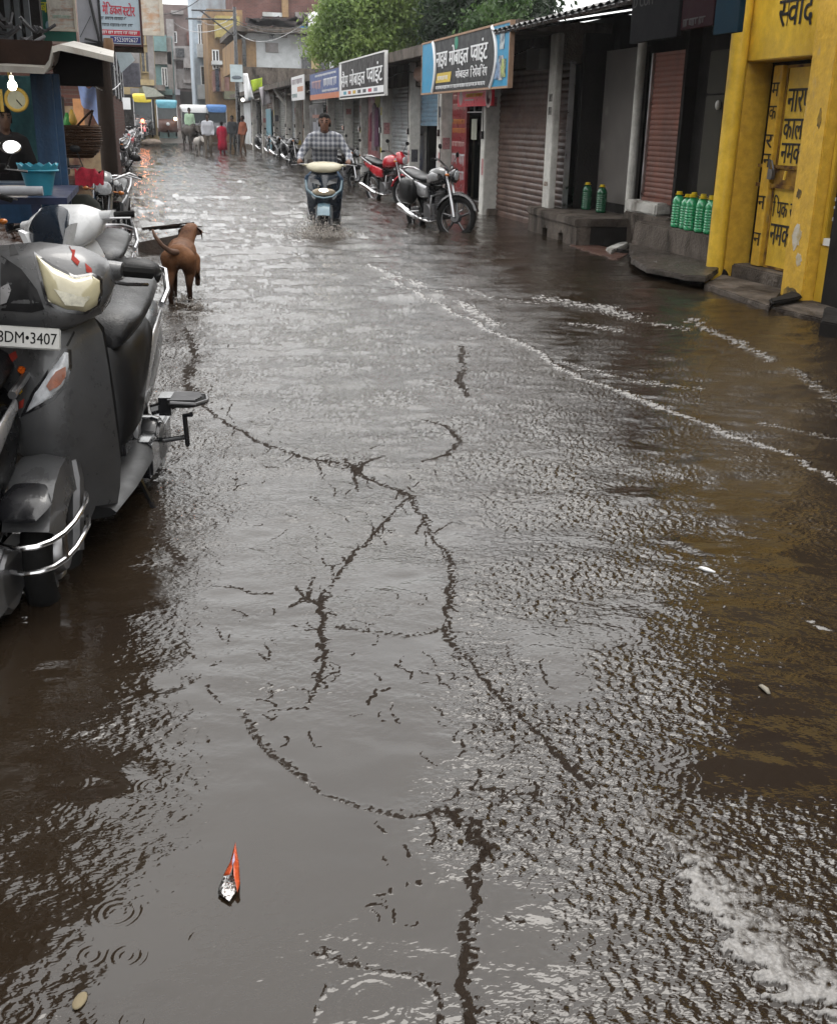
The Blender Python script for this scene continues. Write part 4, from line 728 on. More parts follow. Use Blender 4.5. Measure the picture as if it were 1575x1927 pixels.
for k in range(5): b.box(xd+.5, xd+.9, yb['brown']+.3, yb['brown']+.9, .3+.3*k, .33+.3*k)
for k in range(22): b.cbox((xd+.65, yb['brown']+.35+random.random()*.5, .4+.3*random.randrange(5)), (.1, .08, .14))
build(b, 'shelf', mat('goods_grey', (.10, .12, .14), .5, var=.6, scale=9), s_mob)
s_blue = shop('narrow shop with a half raised blue shutter over a cream doorway', yb['blue'], mobs, z0=.10, z1=2.12, sm=blue_sh, openz=1.42, pil=.20, top=2.58)
b = MB(); b.box(XF+.5, XF+.54, FY(812, 300), yb['mob']-.12, .11, 1.40); build(b, 'inner_door', mat('cream_door', (.32, .27, .19), .5, var=.2), s_blue)
b = MB(); b.box(XF+.3, XF+.6, FY(806, 300)-.0, FY(806, 300)+.55, .42, .85); build(b, 'blue_carton', mat('carton_blue', (.03, .07, .22), .45, var=.4, scale=14), s_blue, bevel=.01)
b = MB()
for k in range(16): b.cbox((XF+.8, yb['blue']+.3+random.random()*.8, .2+random.random()*1.1), (.1, .12, .22))
build(b, 'stock', mat('stock_brown', (.10, .07, .05), .6, var=.7, scale=9), s_blue)
s_steel = shop('shop bay closed by a ribbed galvanised shutter behind the red motorcycle', yb['steel'], yb['blue'], z0=.12, z1=2.15, sm=steel_sh, pil=.20)
b = MB(); zb = atx(790, 150, 5.4).z; b.lathe([(.14, -.55), (.16, -.5), (.16, .5), (.14, .55)], 14, Matrix.Translation((5.42, (yb['blue']+yb['mob'])/2-.1, 2.32)) @ rotm(math.pi/2)); build(b, 'shutter_housing', mat('housing_brown', (.16, .10, .075), .5), s_blue)
s_red = shop('open clothes shop with a dark red door board and hanging garments', yb['redd'], yb['steel'], z0=.18, z1=2.3, pil=.22)
ra, rb_ = FY(713, 260), FY(691, 260)
b = MB(); b.box(XF+.02, XF+.06, ra, rb_, .14, 2.22); build(b, 'door_board', mat('board_red', (.17, .016, .018), .4, var=.3), s_red)
b = MB(); b.box(XF+.01, XF+.019, FY(722, 200), FY(705, 200), 1.75, 2.24); build(b, 'yellow_notice', mat('notice_yellow', (.42, .42, .14), .6), s_red)
for k, (yy, cc) in enumerate(((FY(712, 250), (.16, .13, .14)), (FY(717, 250), (.10, .05, .08)), (FY(708, 240), (.12, .03, .05)))):
    b = MB(); b.loft([oval(0, .05, 0, .04), ] and [[(XF-.10+.05*math.cos(a)*s, yy+.20*math.sin(a)*s, z) for a in [2*math.pi*i/14 for i in range(14)]] for z, s in ((1.85-.1*k, .3), (1.78-.1*k, .9), (1.55, 1.0), (1.2, .85), (.78+.1*k, 1.1))]); build(b, 'hanging_garment', mat('garment_%d' % k, cc, .85, var=.4, scale=14), s_red, smooth=70)
s1 = shop('closed shop bay with a plain grey shutter under the black signboard', yb['s1'], yb['redd'], z0=.18, z1=2.3, sm=green_sh, pil=.14)
s2 = shop('closed grey shutter bay behind the scooter rider', yb['s2'], yb['s1'], z0=.18, z1=2.3, sm=green_sh, pil=.14)
s3 = shop('shop bay with a black printed poster hung over its shutter', yb['s3'], yb['s2'], z0=.18, z1=2.3, sm=steel_sh, pil=.22)
b = MB(); pz0, pz1 = atx(598, 260, 5.5).z, atx(598, 196, 5.5).z; b.box(5.44, 5.46, FY(612, 225), FY(586, 225), pz0, pz1); bp = build(b, 'poster', M_['ink'], s3)
b = MB(); yc = FY(598, 210); b.lathe([(.16, 0), (.16, .006)], 20, Matrix.Translation((5.439, yc, pz1-.27)) @ rotm(0, -math.pi/2)); b.box(5.432, 5.438, yc-.9, yc-.2, pz0+.1, pz0+.55); b.box(5.432, 5.438, yc-.1, yc+.6, pz0+.1, pz0+.50); build(b, 'poster_print', mat('print_pale', (.32, .34, .4), .5, var=.5, scale=20), bp)
b = MB(); b.box(5.432, 5.438, yc-.8, yc+.7, pz0+.62, pz0+.72); build(b, 'poster_stripe', mat('print_orange', (.4, .11, .04), .5), bp)
s4 = shop('narrow bay closed by a tan coloured shutter', yb['s4'], yb['s3'], z0=.18, z1=2.3, sm=tan_sh, pil=.3)
for k, (a, c_, m_, lb) in enumerate((('s5', 's4', steel_sh, 'dull grey shutter bay left of the tan shutter'), ('s6', 's5', green_sh, 'far shutter bay behind the parked motorcycles'), ('s7', 's6', brown_sh, 'far dark bay under the leaning white cloth'), ('s8', 's7', None, 'far open dark shop bay near the lime green flag'), ('s9', 's8', brown_sh, 'farthest shop bay beside the iron pole'))):
    shop(lb, yb[a], yb[c_], z0=.2, z1=2.3, sm=m_, pil=.4)
b = MB(); b.box(5.46, 5.5, FY(512, 250), FY(503, 250), .2, 1.9); build(b, 'open_door', mat('door_teal', (.08, .2, .25), .5), s3 if False else None); bpy.data.objects['open_door'].name = 'teal_door'; tag(bpy.data.objects['teal_door'], 'narrow teal door leaf standing open on the terrace', 'door')
# --- sign boards of the terrace
bd_dark = mat('board_charcoal', (.020, .022, .024), .5, var=.15); cy_ = mat('flex_cyan', (.03, .23, .40), .4, var=.2); wht = mat('flex_white', (.66, .67, .68), .45, var=.08)
ya_, yf_ = FY(972, 100, 4.9), FY(806, 100, 4.9); zb_, zt_ = 1.95, atx(972, 42, 4.9).z
zb_ = atx(974, 160, 4.9).z
t, f = board('big charcoal signboard with white Hindi lettering between cyan side panels', 'shop_sign', ya_, yf_, zb_, zt_, 4.80, bd_dark, frame=mat('frame_wood', (.30, .2, .14), .6))
Ls = yf_-ya_; Hs = zt_-zb_
def curved(y_edge, y_in, bow, sgn):
    b = MB(); vs = []; n_ = 12
    for i in range(n_+1):
        v = i/n_; z = zb_+Hs*v; yy = y_in+sgn*bow*(4*v*(1-v)); vs.append(((-.003, y_edge, z), (-.003, yy, z)))
    b.loft([[p, q, (0, q[1], q[2]), (0, p[1], p[2])] for p, q in vs]); return b
build(curved(yf_, yf_-Ls*.15, Ls*.035, -1), 'side_panel', cy_, t); build(curved(ya_, ya_+Ls*.155, Ls*.05, -1), 'side_panel', cy_, t)
def edge_line(y_in, bow):
    return MB().tube([(-.004, y_in-bow*(4*v*(1-v)), zb_+Hs*v) for v in [i/14 for i in range(15)]], .035, 6)
build(edge_line(yf_-Ls*.15-.03, Ls*.035), 'panel_edge', wht, t); build(edge_line(ya_+Ls*.155+.03, Ls*.05), 'panel_edge', wht, t)
letters('नाइस', (-.002, yf_-Ls*.205, zb_+Hs*.44), RT, UPV, wht, f, Ls*.14, Hs*.33, bold=.04)
letters('मोबाइल', (-.002, yf_-Ls*.37, zb_+Hs*.44), RT, UPV, wht, f, Ls*.225, Hs*.42, bold=.04)
letters('प~वाइंट', (-.002, yf_-Ls*.622, zb_+Hs*.44), RT, UPV, wht, f, Ls*.175, Hs*.42, bold=.04)
letters('मोबाइल', (-.002, yf_-Ls*.455, zb_+Hs*.205), RT, UPV, wht, f, Ls*.15, Hs*.20, bold=.03); letters('रिपेयरिंग', (-.002, yf_-Ls*.625, zb_+Hs*.205), RT, UPV, wht, f, Ls*.175, Hs*.21, bold=.03)
scrib(f, yf_-Ls*.2, zb_+Hs*.045, Ls*.58, Hs*.075, wht, seed=9)
b = MB(); b.prism([(0, 0), (Ls*.185, 0), (Ls*.2, Hs*.19), (Ls*.015, Hs*.19)], -.004, 0, Matrix(((0, 1, 0, 0), (-1, 0, 0, yf_-Ls*.2), (0, 0, 1, zb_+Hs*.175), (0, 0, 0, 1)))); yp = build(b, 'yellow_box', mat('print_yellow', (.50, .36, .06), .45), t); scrib(yp, yf_-Ls*.225, zb_+Hs*.22, Ls*.13, Hs*.09, wht, x=-.007, seed=3)
b = MB(); b.lathe([(.09, 0), (.10, .003), (.05, .004)], 20, Matrix.Translation((0, yf_-Ls*.45, zb_+Hs*.89)) @ rotm(0, -math.pi/2)); build(b, 'emblem', mat('emblem_green', (.03, .2, .13), .5), t)
for k, (yy, z0, hh, c1) in enumerate(((ya_+Ls*.065, .60, .30, (.42, .48, .5)), (ya_+Ls*.07, .10, .40, (.5, .5, .5)), (ya_+Ls*.045, .14, .30, (.35, .40, .12)), (ya_+Ls*.10, .12, .28, (.2, .3, .45)))):
    b = MB(); b.box(-.008-.002*k, -.004, yy-Ls*.022, yy+Ls*.022, zb_+Hs*z0, zb_+Hs*(z0+hh)); build(b, 'printed_phone', mix_mat('print_phone%d' % k, c1, (.04, .06, .10), 9, .45, .6, .35), t, bevel=.002)
# the black board
yn, yF = FY(737, 140, 4.95), FY(650, 140, 4.95); zt2 = atx(737, 97, 4.95).z; zb2 = atx(737, 176, 4.95).z; Hh2 = zt2-zb2; L2 = yF-yn
t, f = board('black signboard with white Hindi words over a pale strip of coloured marks', 'shop_sign', yn, yF, zb2, zt2, 4.81, mat('board_black', (.012, .011, .012), .5), frame=M_['plate'])
letters('सैम', (-.002, yF-L2*.05, zb2+Hh2*.30), RT, UPV, wht, f, L2*.17, Hh2*.46, bold=.03); letters('मोबाइल', (-.002, yF-L2*.26, zb2+Hh2*.27), RT, UPV, wht, f, L2*.35, Hh2*.5, bold=.03); letters('प~वाइंट', (-.002, yF-L2*.65, zb2+Hh2*.27), RT, UPV, wht, f, L2*.31, Hh2*.55, bold=.03)
b = MB(); b.box(-.003, 0, yn+.1, yF-.02, zb2+Hh2*.05, zb2+Hh2*.22); b.box(-.003, 0, yF-.25, yF-.02, zb2+Hh2*.221, zt2-.01); sp_ = build(b, 'pale_strip', wht, t)
for k, cc in enumerate(((.05, .3, .4), (.45, .15, .08), (.5, .35, .05), (.06, .06, .07), (.06, .06, .07), (.45, .05, .08), (.2, .22, .25))):
    b = MB(); b.box(-.005, -.003, yF-.55-L2*.115*k-L2*.07, yF-.55-L2*.115*k, zb2+Hh2*.09, zb2+Hh2*.18); build(b, 'coloured_mark', mat('mark%d' % k, cc, .5), sp_, bevel=.001)
# blue and orange banner
yn, yF = FY(648, 150, 4.95), FY(591, 150, 4.95); zt3, zb3 = atx(640, 128, 4.95).z, atx(640, 183, 4.95).z; H3 = zt3-zb3; L3 = yF-yn
t, f = board('blue and orange flex banner beside the black signboard', 'shop_banner', yn, yF, zb3, zt3, 4.83, mat('flex_blue', (.03, .07, .22), .45, var=.25), th=.03)
b = MB(); b.box(-.003, 0, yn, yF, zb3, zb3+H3*.20); build(b, 'orange_band', mat('flex_orange', (.5, .16, .07), .45, var=.25), t); scrib(t, yF-L3*.08, zb3+H3*.38, L3*.36, H3*.36, mat('print_salmon', (.5, .3, .27), .5), seed=5, head=True); scrib(t, yF-L3*.5, zb3+H3*.42, L3*.42, H3*.34, wht, seed=6); scrib(t, yF-L3*.45, zb3+H3*.25, L3*.5, H3*.09, wht, seed=7); scrib(t, yF-L3*.2, zb3+H3*.84, L3*.7, H3*.09, wht, seed=8)
# pale poster further on
yn, yF = FY(577, 165, 4.9), FY(553, 165, 4.9); zt4, zb4 = atx(565, 142, 4.9).z, atx(565, 188, 4.9).z
t, f = board('pale printed poster board hanging from the eave left of the blue banner', 'shop_sign', yn, yF, zb4, zt4, 4.82, wht, th=.03); b = MB(); b.box(-.003, 0, yn+.2, (yn+yF)/2, zb4+(zt4-zb4)*.35, zb4+(zt4-zb4)*.55); build(b, 'orange_block', mat('flex_orange2', (.5, .22, .12), .5), t); scrib(t, yF-.2, zb4+(zt4-zb4)*.65, (yF-yn)*.8, (zt4-zb4)*.25, mat('print_mauve', (.22, .17, .2), .5), seed=12); scrib(t, yF-.2, zb4+(zt4-zb4)*.1, (yF-yn)*.4, (zt4-zb4)*.2, mat('print_teal', (.1, .2, .2), .5), seed=13)
# red sign above the phone shop door
yn, yF = FY(927, 185, 5.3), FY(863, 185, 5.3); z0_, z1_ = atx(927, 198, 5.3).z, atx(927, 166, 5.3).z
t, f = board('small bright red sign with yellow Hindi lettering over the phone shop door', 'shop_sign', yn, yF, z0_, z1_, 5.28, mat('flex_red', (.80, .03, .065), .35, var=.12)); H5 = z1_-z0_; L5 = yF-yn
scrib(f, yF-L5*.27, z0_+H5*.55, L5*.5, H5*.28, mat('print_gold', (.85, .55, .05), .5), seed=21); b = MB(); b.box(-.003, 0, yF-L5*.5, yF-L5*.24, z0_+H5*.36, z0_+H5*.45); b.lathe([(.11, 0), (.11, .003)], 16, Matrix.Translation((0, yF-L5*.11, z0_+H5*.52)) @ rotm(0, -math.pi/2)); build(b, 'white_mark', mat('print_pink', (.6, .42, .42), .5), t); b = MB()
b.lathe([(.16, 0), (.16, .003), (.11, .003), (.11, 0)], 16, Matrix.Translation((0, yn+.15, z0_+.13)) @ rotm(0, -math.pi/2)); b.ell((-.002, yn+.12, z0_+H5*.8), (.003, .07, .10)); build(b, 'printed_shape', mat('print_pink', (.6, .42, .42), .5), t)
# ---------------------------------------------------------------- living things: one continuous skin grown over a skeleton
def grown(name, caps, voxel, m, parent, smooth_it=6, extra=None):
    """caps: (p0, p1, r0, r1) tapered limbs, melted into one surface"""
    b = MB()
    for p0, p1, r0, r1 in caps:
        p0, p1 = Vector(p0), Vector(p1)
        if (p1-p0).length > 1e-5: b.tube([p0, p0.lerp(p1, .5), p1], [r0, (r0+r1)/2, r1], 12)
        b.ell(p0, (r0*1.0,)*3, 12, 8); b.ell(p1, (r1*1.0,)*3, 12, 8)
    if extra: extra(b)
    me = bpy.data.meshes.new('g'); me.from_pydata(b.v, [], b.f); bm = bmesh.new(); bm.from_mesh(me); bmesh.ops.recalc_face_normals(bm, faces=bm.faces); bm.to_mesh(me); bm.free()
    o = bpy.data.objects.new('g', me); COL.objects.link(o)
    r = o.modifiers.new('r', 'REMESH'); r.mode = 'VOXEL'; r.voxel_size = voxel; s_ = o.modifiers.new('s', 'SMOOTH'); s_.iterations = smooth_it; s_.factor = .5
    dg = bpy.context.evaluated_depsgraph_get(); dg.update(); out = bpy.data.meshes.new_from_object(o.evaluated_get(dg)); bpy.data.objects.remove(o); bpy.data.meshes.remove(me)
    return link(name, out, m, parent, 180)
skin = mat('skin_brown', (.145, .070, .045), .5, var=.2, scale=14); skin_d = mat('skin_dark', (.07, .038, .027), .5, var=.2); hair = mat('hair_black', (.006, .0055, .0055), .85, spec=.15, var=.4, scale=40, bump=.5, bscale=150)
def plaid():
    m = mat('plaid_shirt', (.30, .31, .33), .8, var=.15); t = m.node_tree; n = t.nodes; l = t.links; p = n['Principled BSDF']; c = n.new('ShaderNodeTexCoord'); sp = n.new('ShaderNodeSeparateXYZ'); l.new(c.outputs['Object'], sp.inputs[0])
    def stripe(sock, per, w, off=0):
        a = n.new('ShaderNodeMath'); a.operation = 'MULTIPLY_ADD'; a.inputs[1].default_value = 1/per; a.inputs[2].default_value = off+50; l.new(sock, a.inputs[0]); f = n.new('ShaderNodeMath'); f.operation = 'FRACT'; l.new(a.outputs[0], f.inputs[0]); g = n.new('ShaderNodeMath'); g.operation = 'LESS_THAN'; g.inputs[1].default_value = w; l.new(f.outputs[0], g.inputs[0]); return g.outputs[0]
    base = p.inputs['Base Color'].links[0].from_socket
    for sock, per, w, col, off in ((sp.outputs['Y'], .065, .42, (.055, .06, .085), 0), (sp.outputs['Z'], .065, .42, (.055, .06, .085), .2), (sp.outputs['Y'], .065, .10, (.42, .42, .44), .33), (sp.outputs['Z'], .065, .10, (.42, .42, .44), .5)):
        mx = n.new('ShaderNodeMix'); mx.data_type = 'RGBA'; mx.inputs['B'].default_value = (*col, 1); s2 = stripe(sock, per, w, off); k = n.new('ShaderNodeMath'); k.operation = 'MULTIPLY'; k.inputs[1].default_value = .62; l.new(s2, k.inputs[0]); l.new(k.outputs[0], mx.inputs['Factor']); l.new(base, mx.inputs['A']); base = mx.outputs['Result']
    l.new(base, p.inputs['Base Color']); return m
def head_parts(root, c, m, sc=1.0, face=(1, 0, 0), hairm=hair, cap=None, tilt=0):
    """features on a head whose skull centre is c and which looks along +x"""
    cx, cy, cz = c; b = MB(); b.ell((cx-.018*sc, cy, cz+.030*sc), (.098*sc, .083*sc, .098*sc), 16, 10)
    vs = []; bm_ = MB(); 
    rings = []
    for i in range(7):
        a = math.pi/2*i/6; zz = cz+.035*sc+.092*sc*math.sin(a)*1.0; k = math.cos(a)
        rings.append([(cx-.020*sc+(.102 if math.cos(2*math.pi*j/16) < .3 else .088)*sc*max(k, .05)*math.cos(2*math.pi*j/16), cy+.086*sc*max(k, .05)*math.sin(2*math.pi*j/16), zz) for j in range(16)])
    low = [[(x if x < cx-.01*sc else x, y, cz+(.030 if x > cx+.045*sc else -.055)*sc) for x, y, z in rings[0]]]
    bm_.loft(low+rings); build(bm_, 'hair', hairm, root, smooth=180)
    for s in (-1, 1):
        e = MB(); e.ell((cx+.085*sc, cy+.032*sc*s, cz+.005*sc), (.010*sc, .013*sc, .007*sc), 8, 6); build(e, 'eye', M_['ink'], root)
    for s in (-1, 1): e = MB(); e.tube([(cx+.088*sc, cy+.015*sc*s, cz+.026*sc), (cx+.085*sc, cy+.05*sc*s, cz+.028*sc)], .006*sc, 6); build(e, 'eyebrow', hairm, root)
def hand_caps(w, d, side, closed=True, sc=1.0):
    """palm, four curled fingers and a thumb at wrist w, reaching along d; the grip axis runs along y"""
    w = Vector(w); d = Vector(d).normalized(); lat = Vector((0, 1, 0)); dn = d.cross(lat).normalized()
    if dn.z > 0: dn = -dn
    out = [(w, w+d*.055*sc, .026*sc, .030*sc)]
    for k, ln in enumerate((.036, .042, .040, .032)):
        base = w+d*.07*sc+lat*((k-1.5)*.019*sc); m1 = base+d*ln*.7*sc+dn*.012*sc; m2 = m1+dn*.030*sc-d*.004*sc; m3 = m2-d*.022*sc+dn*.006*sc
        out += [(w+d*.045*sc+lat*((k-1.5)*.016*sc), base, .011*sc, .010*sc), (base, m1, .010*sc, .009*sc), (m1, m2, .009*sc, .0085*sc), (m2, m3, .0085*sc, .007*sc)]
    tb = w+d*.025*sc-lat*side*.025*sc; t1 = tb-lat*side*.018*sc+d*.025*sc+dn*.012*sc; t2 = t1+d*.018*sc+dn*.022*sc+lat*side*.008*sc
    out += [(tb, t1, .012*sc, .011*sc), (t1, t2, .011*sc, .009*sc)]
    return out
def human(label, loc, rz, shoulders, hips, head, arms, legs, skinm, shirtm, trousm, skirt=None, scarf=None, voxel=.013, hands=True, hairm=hair, group=None, shoe=None):
    """joints in local metres: arms/legs = ((shoulder, elbow, wrist), ...)"""
    t = thing('person', label, 'person', loc, rz, group)
    sh, hp, hd = Vector(shoulders), Vector(hips), Vector(head)
    caps = [(hd+Vector((.01, 0, -.03)), hd+Vector((.025, 0, -.075)), .072, .055), (hd+Vector((-.015, 0, .03)), hd+Vector((.0, 0, .0)), .088, .080), (hd+Vector((-.01, 0, -.08)), sh+Vector((0, 0, .02)), .052, .062), (hd+Vector((.085, 0, .01)), hd+Vector((.10, 0, -.022)), .010, .015), (hd+Vector((.075, .018, -.058)), hd+Vector((.075, -.018, -.058)), .016, .016), (hd+Vector((.06, 0, -.10)), hd+Vector((.05, 0, -.095)), .024, .024)]
    for s in (-1, 1): caps.append((hd+Vector((-.01, .083*s, .012)), hd+Vector((-.012, .083*s, -.022)), .014, .010))
    caps.append((sh+Vector((0, 0, -.03)), hp, .09, .09))
    for (a, e, w_), s in zip(arms, (1, -1)):
        caps += [(a, e, .045, .037), (e, w_, .037, .025)]
        if hands: caps += hand_caps(w_, Vector(w_)-Vector(e) if not isinstance(hands, tuple) else hands, s)
        else: caps.append((w_, Vector(w_)+(Vector(w_)-Vector(e)).normalized()*.09, .030, .022))
    for (h, k, f), s in zip(legs, (1, -1)):
        caps += [(h, k, .07, .048), (k, f, .048, .032), (f, Vector(f)+Vector((.13, 0, -.045)), .036, .028), (Vector(f)+Vector((-.03, 0, -.04)), Vector(f)+Vector((.13, 0, -.045)), .03, .028)]
    grown('body', caps, voxel, skinm, t)
    c2 = [(sh+Vector((-.005, .10, -.03)), sh+Vector((-.005, -.10, -.03)), .095, .095), (sh+Vector((0, .08, -.13)), sh+Vector((0, -.08, -.13)), .118, .118), (sh.lerp(hp, .45)+Vector((0, .07, 0)), sh.lerp(hp, .45)+Vector((0, -.07, 0)), .112, .112), (hp+Vector((0, .08, .02)), hp+Vector((0, -.08, .02)), .115, .115), (sh+Vector((0, .06, -.1)), hp+Vector((0, .05, 0)), .115, .12), (sh+Vector((0, -.06, -.1)), hp+Vector((0, -.05, 0)), .115, .12)]
    for (a, e, w_) in arms:
        v = Vector(w_)-Vector(e); c2 += [(sh.lerp(Vector(a), .6), a, .085, .068), (a, e, .064, .055), (e, Vector(e)+v*.86, .055, .044)]
    st = grown('shirt', c2, voxel*1.1, shirtm, t)
    cl = MB(); n_ = 14
    cl.loft([[(sh.x+.02+.072*math.cos(2*math.pi*k/n_), sh.y+.075*math.sin(2*math.pi*k/n_), sh.z+.030-.030*math.cos(2*math.pi*k/n_)) for k in range(n_)], [(sh.x+.018+.066*math.cos(2*math.pi*k/n_), sh.y+.066*math.sin(2*math.pi*k/n_), sh.z+.075-.045*math.cos(2*math.pi*k/n_)) for k in range(n_)]], False, True); build(cl, 'collar', shirtm, st, smooth=180)
    c3 = [(hp+Vector((0, .07, 0)), hp+Vector((0, -.07, 0)), .11, .11)]
    for (h, k, f) in legs: c3 += [(h, k, .086, .064), (k, Vector(k).lerp(Vector(f), .93), .064, .050)]
    if trousm: grown('trousers', c3, voxel*1.1, trousm, t)
    if skirt: skirt(t)
    head_parts(t, hd, skinm, 1.0, hairm=hairm)
    if shoe:
        for (h, k, f) in legs: grown('shoe', [(Vector(f)+Vector((-.03, 0, -.035)), Vector(f)+Vector((.14, 0, -.045)), .044, .036)], .012, shoe, t)
    return t
# rider and the scooter he rides
lit = mat('lit_headlamp', (.8, .75, .65), .2, emit=(1, .93, .80), es=2.2)
rp_ = gnd(625, 440, -.05); RX, RY = rp_.x, rp_.y+.55; RRZ = math.radians(-101)
M_['ltblue'] = mat('pale_blue_paint', (.12, .19, .23), .3, .1, var=.2, coat=.4); M_['tanlens'] = mat('tan_lens', (.40, .33, .24), .25, var=.2, coat=.4)
rs_, rSM, rap, rhc = scooter('blue scooter with a cream handlebar cover splashing through the flood', None, body='ltblue', apron='darkblue', lamp='none', cover='cream', mirrors=False, side='darkblue')
rs_.scale = (1, 1.2, 1); rs_.location = (RX, RY, -.14); rs_.rotation_euler = (0, 0, RRZ)
b = MB(); b.loft([oval(.612, .13, .60, .70, n=16), oval(.645, .12, .605, .70, n=16), oval(.66, .07, .62, .685, n=16)]); build(b, 'headlight', M_['tanlens'], rap, smooth=70)
b = MB(); b.ell((.655, .0, .675), (.018, .055, .026)); build(b, 'headlight_bulb', lit, rap)
for s in (-1, 1):
    b = MB(); b.loft([[(.625, s*.03, .735), (.615, s*.15, .775), (.61, s*.16, .84), (.60, s*.06, .80)], [(.600, s*.03, .735), (.585, s*.15, .775), (.58, s*.16, .84), (.57, s*.06, .80)]])
    build(b, 'grey_trim', M_['grey'], rap)
b = MB()
for s in (-1, 1): b.tube([(.665, .0, .575), (.655, s*.10, .595), (.60, s*.19, .68), (.55, s*.205, .80)], [.012, .015, .018, .012], 6)
build(b, 'pale_trim', M_['ltblue'], rap)
def ra_(p): return p
arms = [((-.03, .19, 1.33), (.06, .335, 1.10), (.28, .335, 1.045)), ((-.03, -.19, 1.33), (.06, -.335, 1.10), (.28, -.335, 1.045))]
legs = [((-.16, .10, .86), (.26, .205, .78), (.16, .17, .36)), ((-.16, -.10, .86), (.26, -.215, .80), (.16, -.18, .36))]
rider = human('man in a grey plaid shirt riding the blue scooter', (RX, RY, -.14), RRZ, (-.03, 0, 1.365), (-.17, 0, .90), (.04, 0, 1.535), arms, legs, skin, plaid(), mat('jeans_blue', (.045, .075, .12), .8, var=.3), hands=(1, 0, -.15), shoe=M_['blackplastic'])
# dog seen from behind, walking away
dogm = mix_mat('dog_brown', (.20, .095, .048), (.055, .026, .017), 4, .48, .66, .55, bump=.5, bscale=120)
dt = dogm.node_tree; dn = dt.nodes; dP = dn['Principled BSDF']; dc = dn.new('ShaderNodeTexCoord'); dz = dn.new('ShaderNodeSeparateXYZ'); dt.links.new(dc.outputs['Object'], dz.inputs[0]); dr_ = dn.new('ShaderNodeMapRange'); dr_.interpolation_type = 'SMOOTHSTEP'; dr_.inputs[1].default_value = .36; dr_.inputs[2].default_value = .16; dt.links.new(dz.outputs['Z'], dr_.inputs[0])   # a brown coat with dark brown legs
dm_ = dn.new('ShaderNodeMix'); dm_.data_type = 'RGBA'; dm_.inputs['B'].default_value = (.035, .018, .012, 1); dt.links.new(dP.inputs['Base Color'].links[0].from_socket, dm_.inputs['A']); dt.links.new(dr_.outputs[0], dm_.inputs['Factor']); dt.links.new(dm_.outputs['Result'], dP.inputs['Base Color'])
dp = gnd(345, 572, -.02)
dog = thing('dog', 'brown dog walking away through the water with its tail out', 'dog', (dp.x+.01, dp.y+.20, -.03), math.radians(90-8)); dog.scale = (.9, .92, .86)
H = .50
caps = [((-.22, 0, .47), (.02, .01, .46), .105, .115), ((.02, .01, .46), (.26, .02, .45), .115, .135), ((-.22, .045, .46), (-.22, -.045, .46), .09, .09), ((.26, .02, .42), (.24, .02, .38), .12, .11), ((.28, .0, .50), (.42, -.03, .60), .085, .075), ((.42, -.03, .60), (.50, -.05, .63), .078, .072), ((.50, -.05, .63), (.62, -.10, .60), .065, .038), ((.62, -.10, .60), (.66, -.115, .59), .036, .030)]
for s, fx, kx in ((1, -.30, -.16), (-1, -.20, -.12)):
    caps += [((-.24, .075*s, .44), (-.17, .085*s, .31), .082, .058), ((-.17, .085*s, .31), (fx-.02, .080*s, .185), .052, .030), ((fx-.02, .080*s, .185), (fx+.03, .078*s, .03), .028, .022), ((fx+.03, .078*s, .02), (fx+.08, .078*s, .012), .024, .020)]
for s, fx, fz in ((1, .20, .0), (-1, .34, .10)):
    caps += [((.26, .085*s-.0, .38), (.24, .10*s, .26), .06, .042), ((.24, .10*s, .26), (fx+.04, .10*s, .12+fz*.6), .036, .028), ((fx+.04, .10*s, .12+fz*.6), (fx, .10*s, .02+fz), .026, .024), ((fx, .10*s, .02+fz), (fx+.05, .10*s, .012+fz), .024, .020)]
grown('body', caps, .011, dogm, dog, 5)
tail = [(-.30, 0, .50), (-.37, .05, .52), (-.42, .11, .58), (-.44, .16, .66), (-.43, .18, .72)]
b = MB(); b.tube(tail, [.030, .026, .020, .016, .009], 8); build(b, 'tail', mat('dog_tail', (.16, .10, .075), .6), dog, smooth=180)
for s in (-1, 1):
    b = MB(); b.loft([[(.44, -.045+s*.062, .66), (.47, -.045+s*.066, .665), (.48, -.045+s*.070, .64), (.45, -.045+s*.066, .64)], [(.42, -.045+s*.105, .63), (.45, -.045+s*.108, .63), (.46, -.045+s*.100, .60), (.43, -.045+s*.098, .60)], [(.43, -.045+s*.112, .55), (.445, -.045+s*.112, .55), (.447, -.045+s*.106, .54), (.432, -.045+s*.106, .54)]])
    build(b, 'ear', mat('dog_ear', (.035, .018, .012), .6), dog, smooth=70)
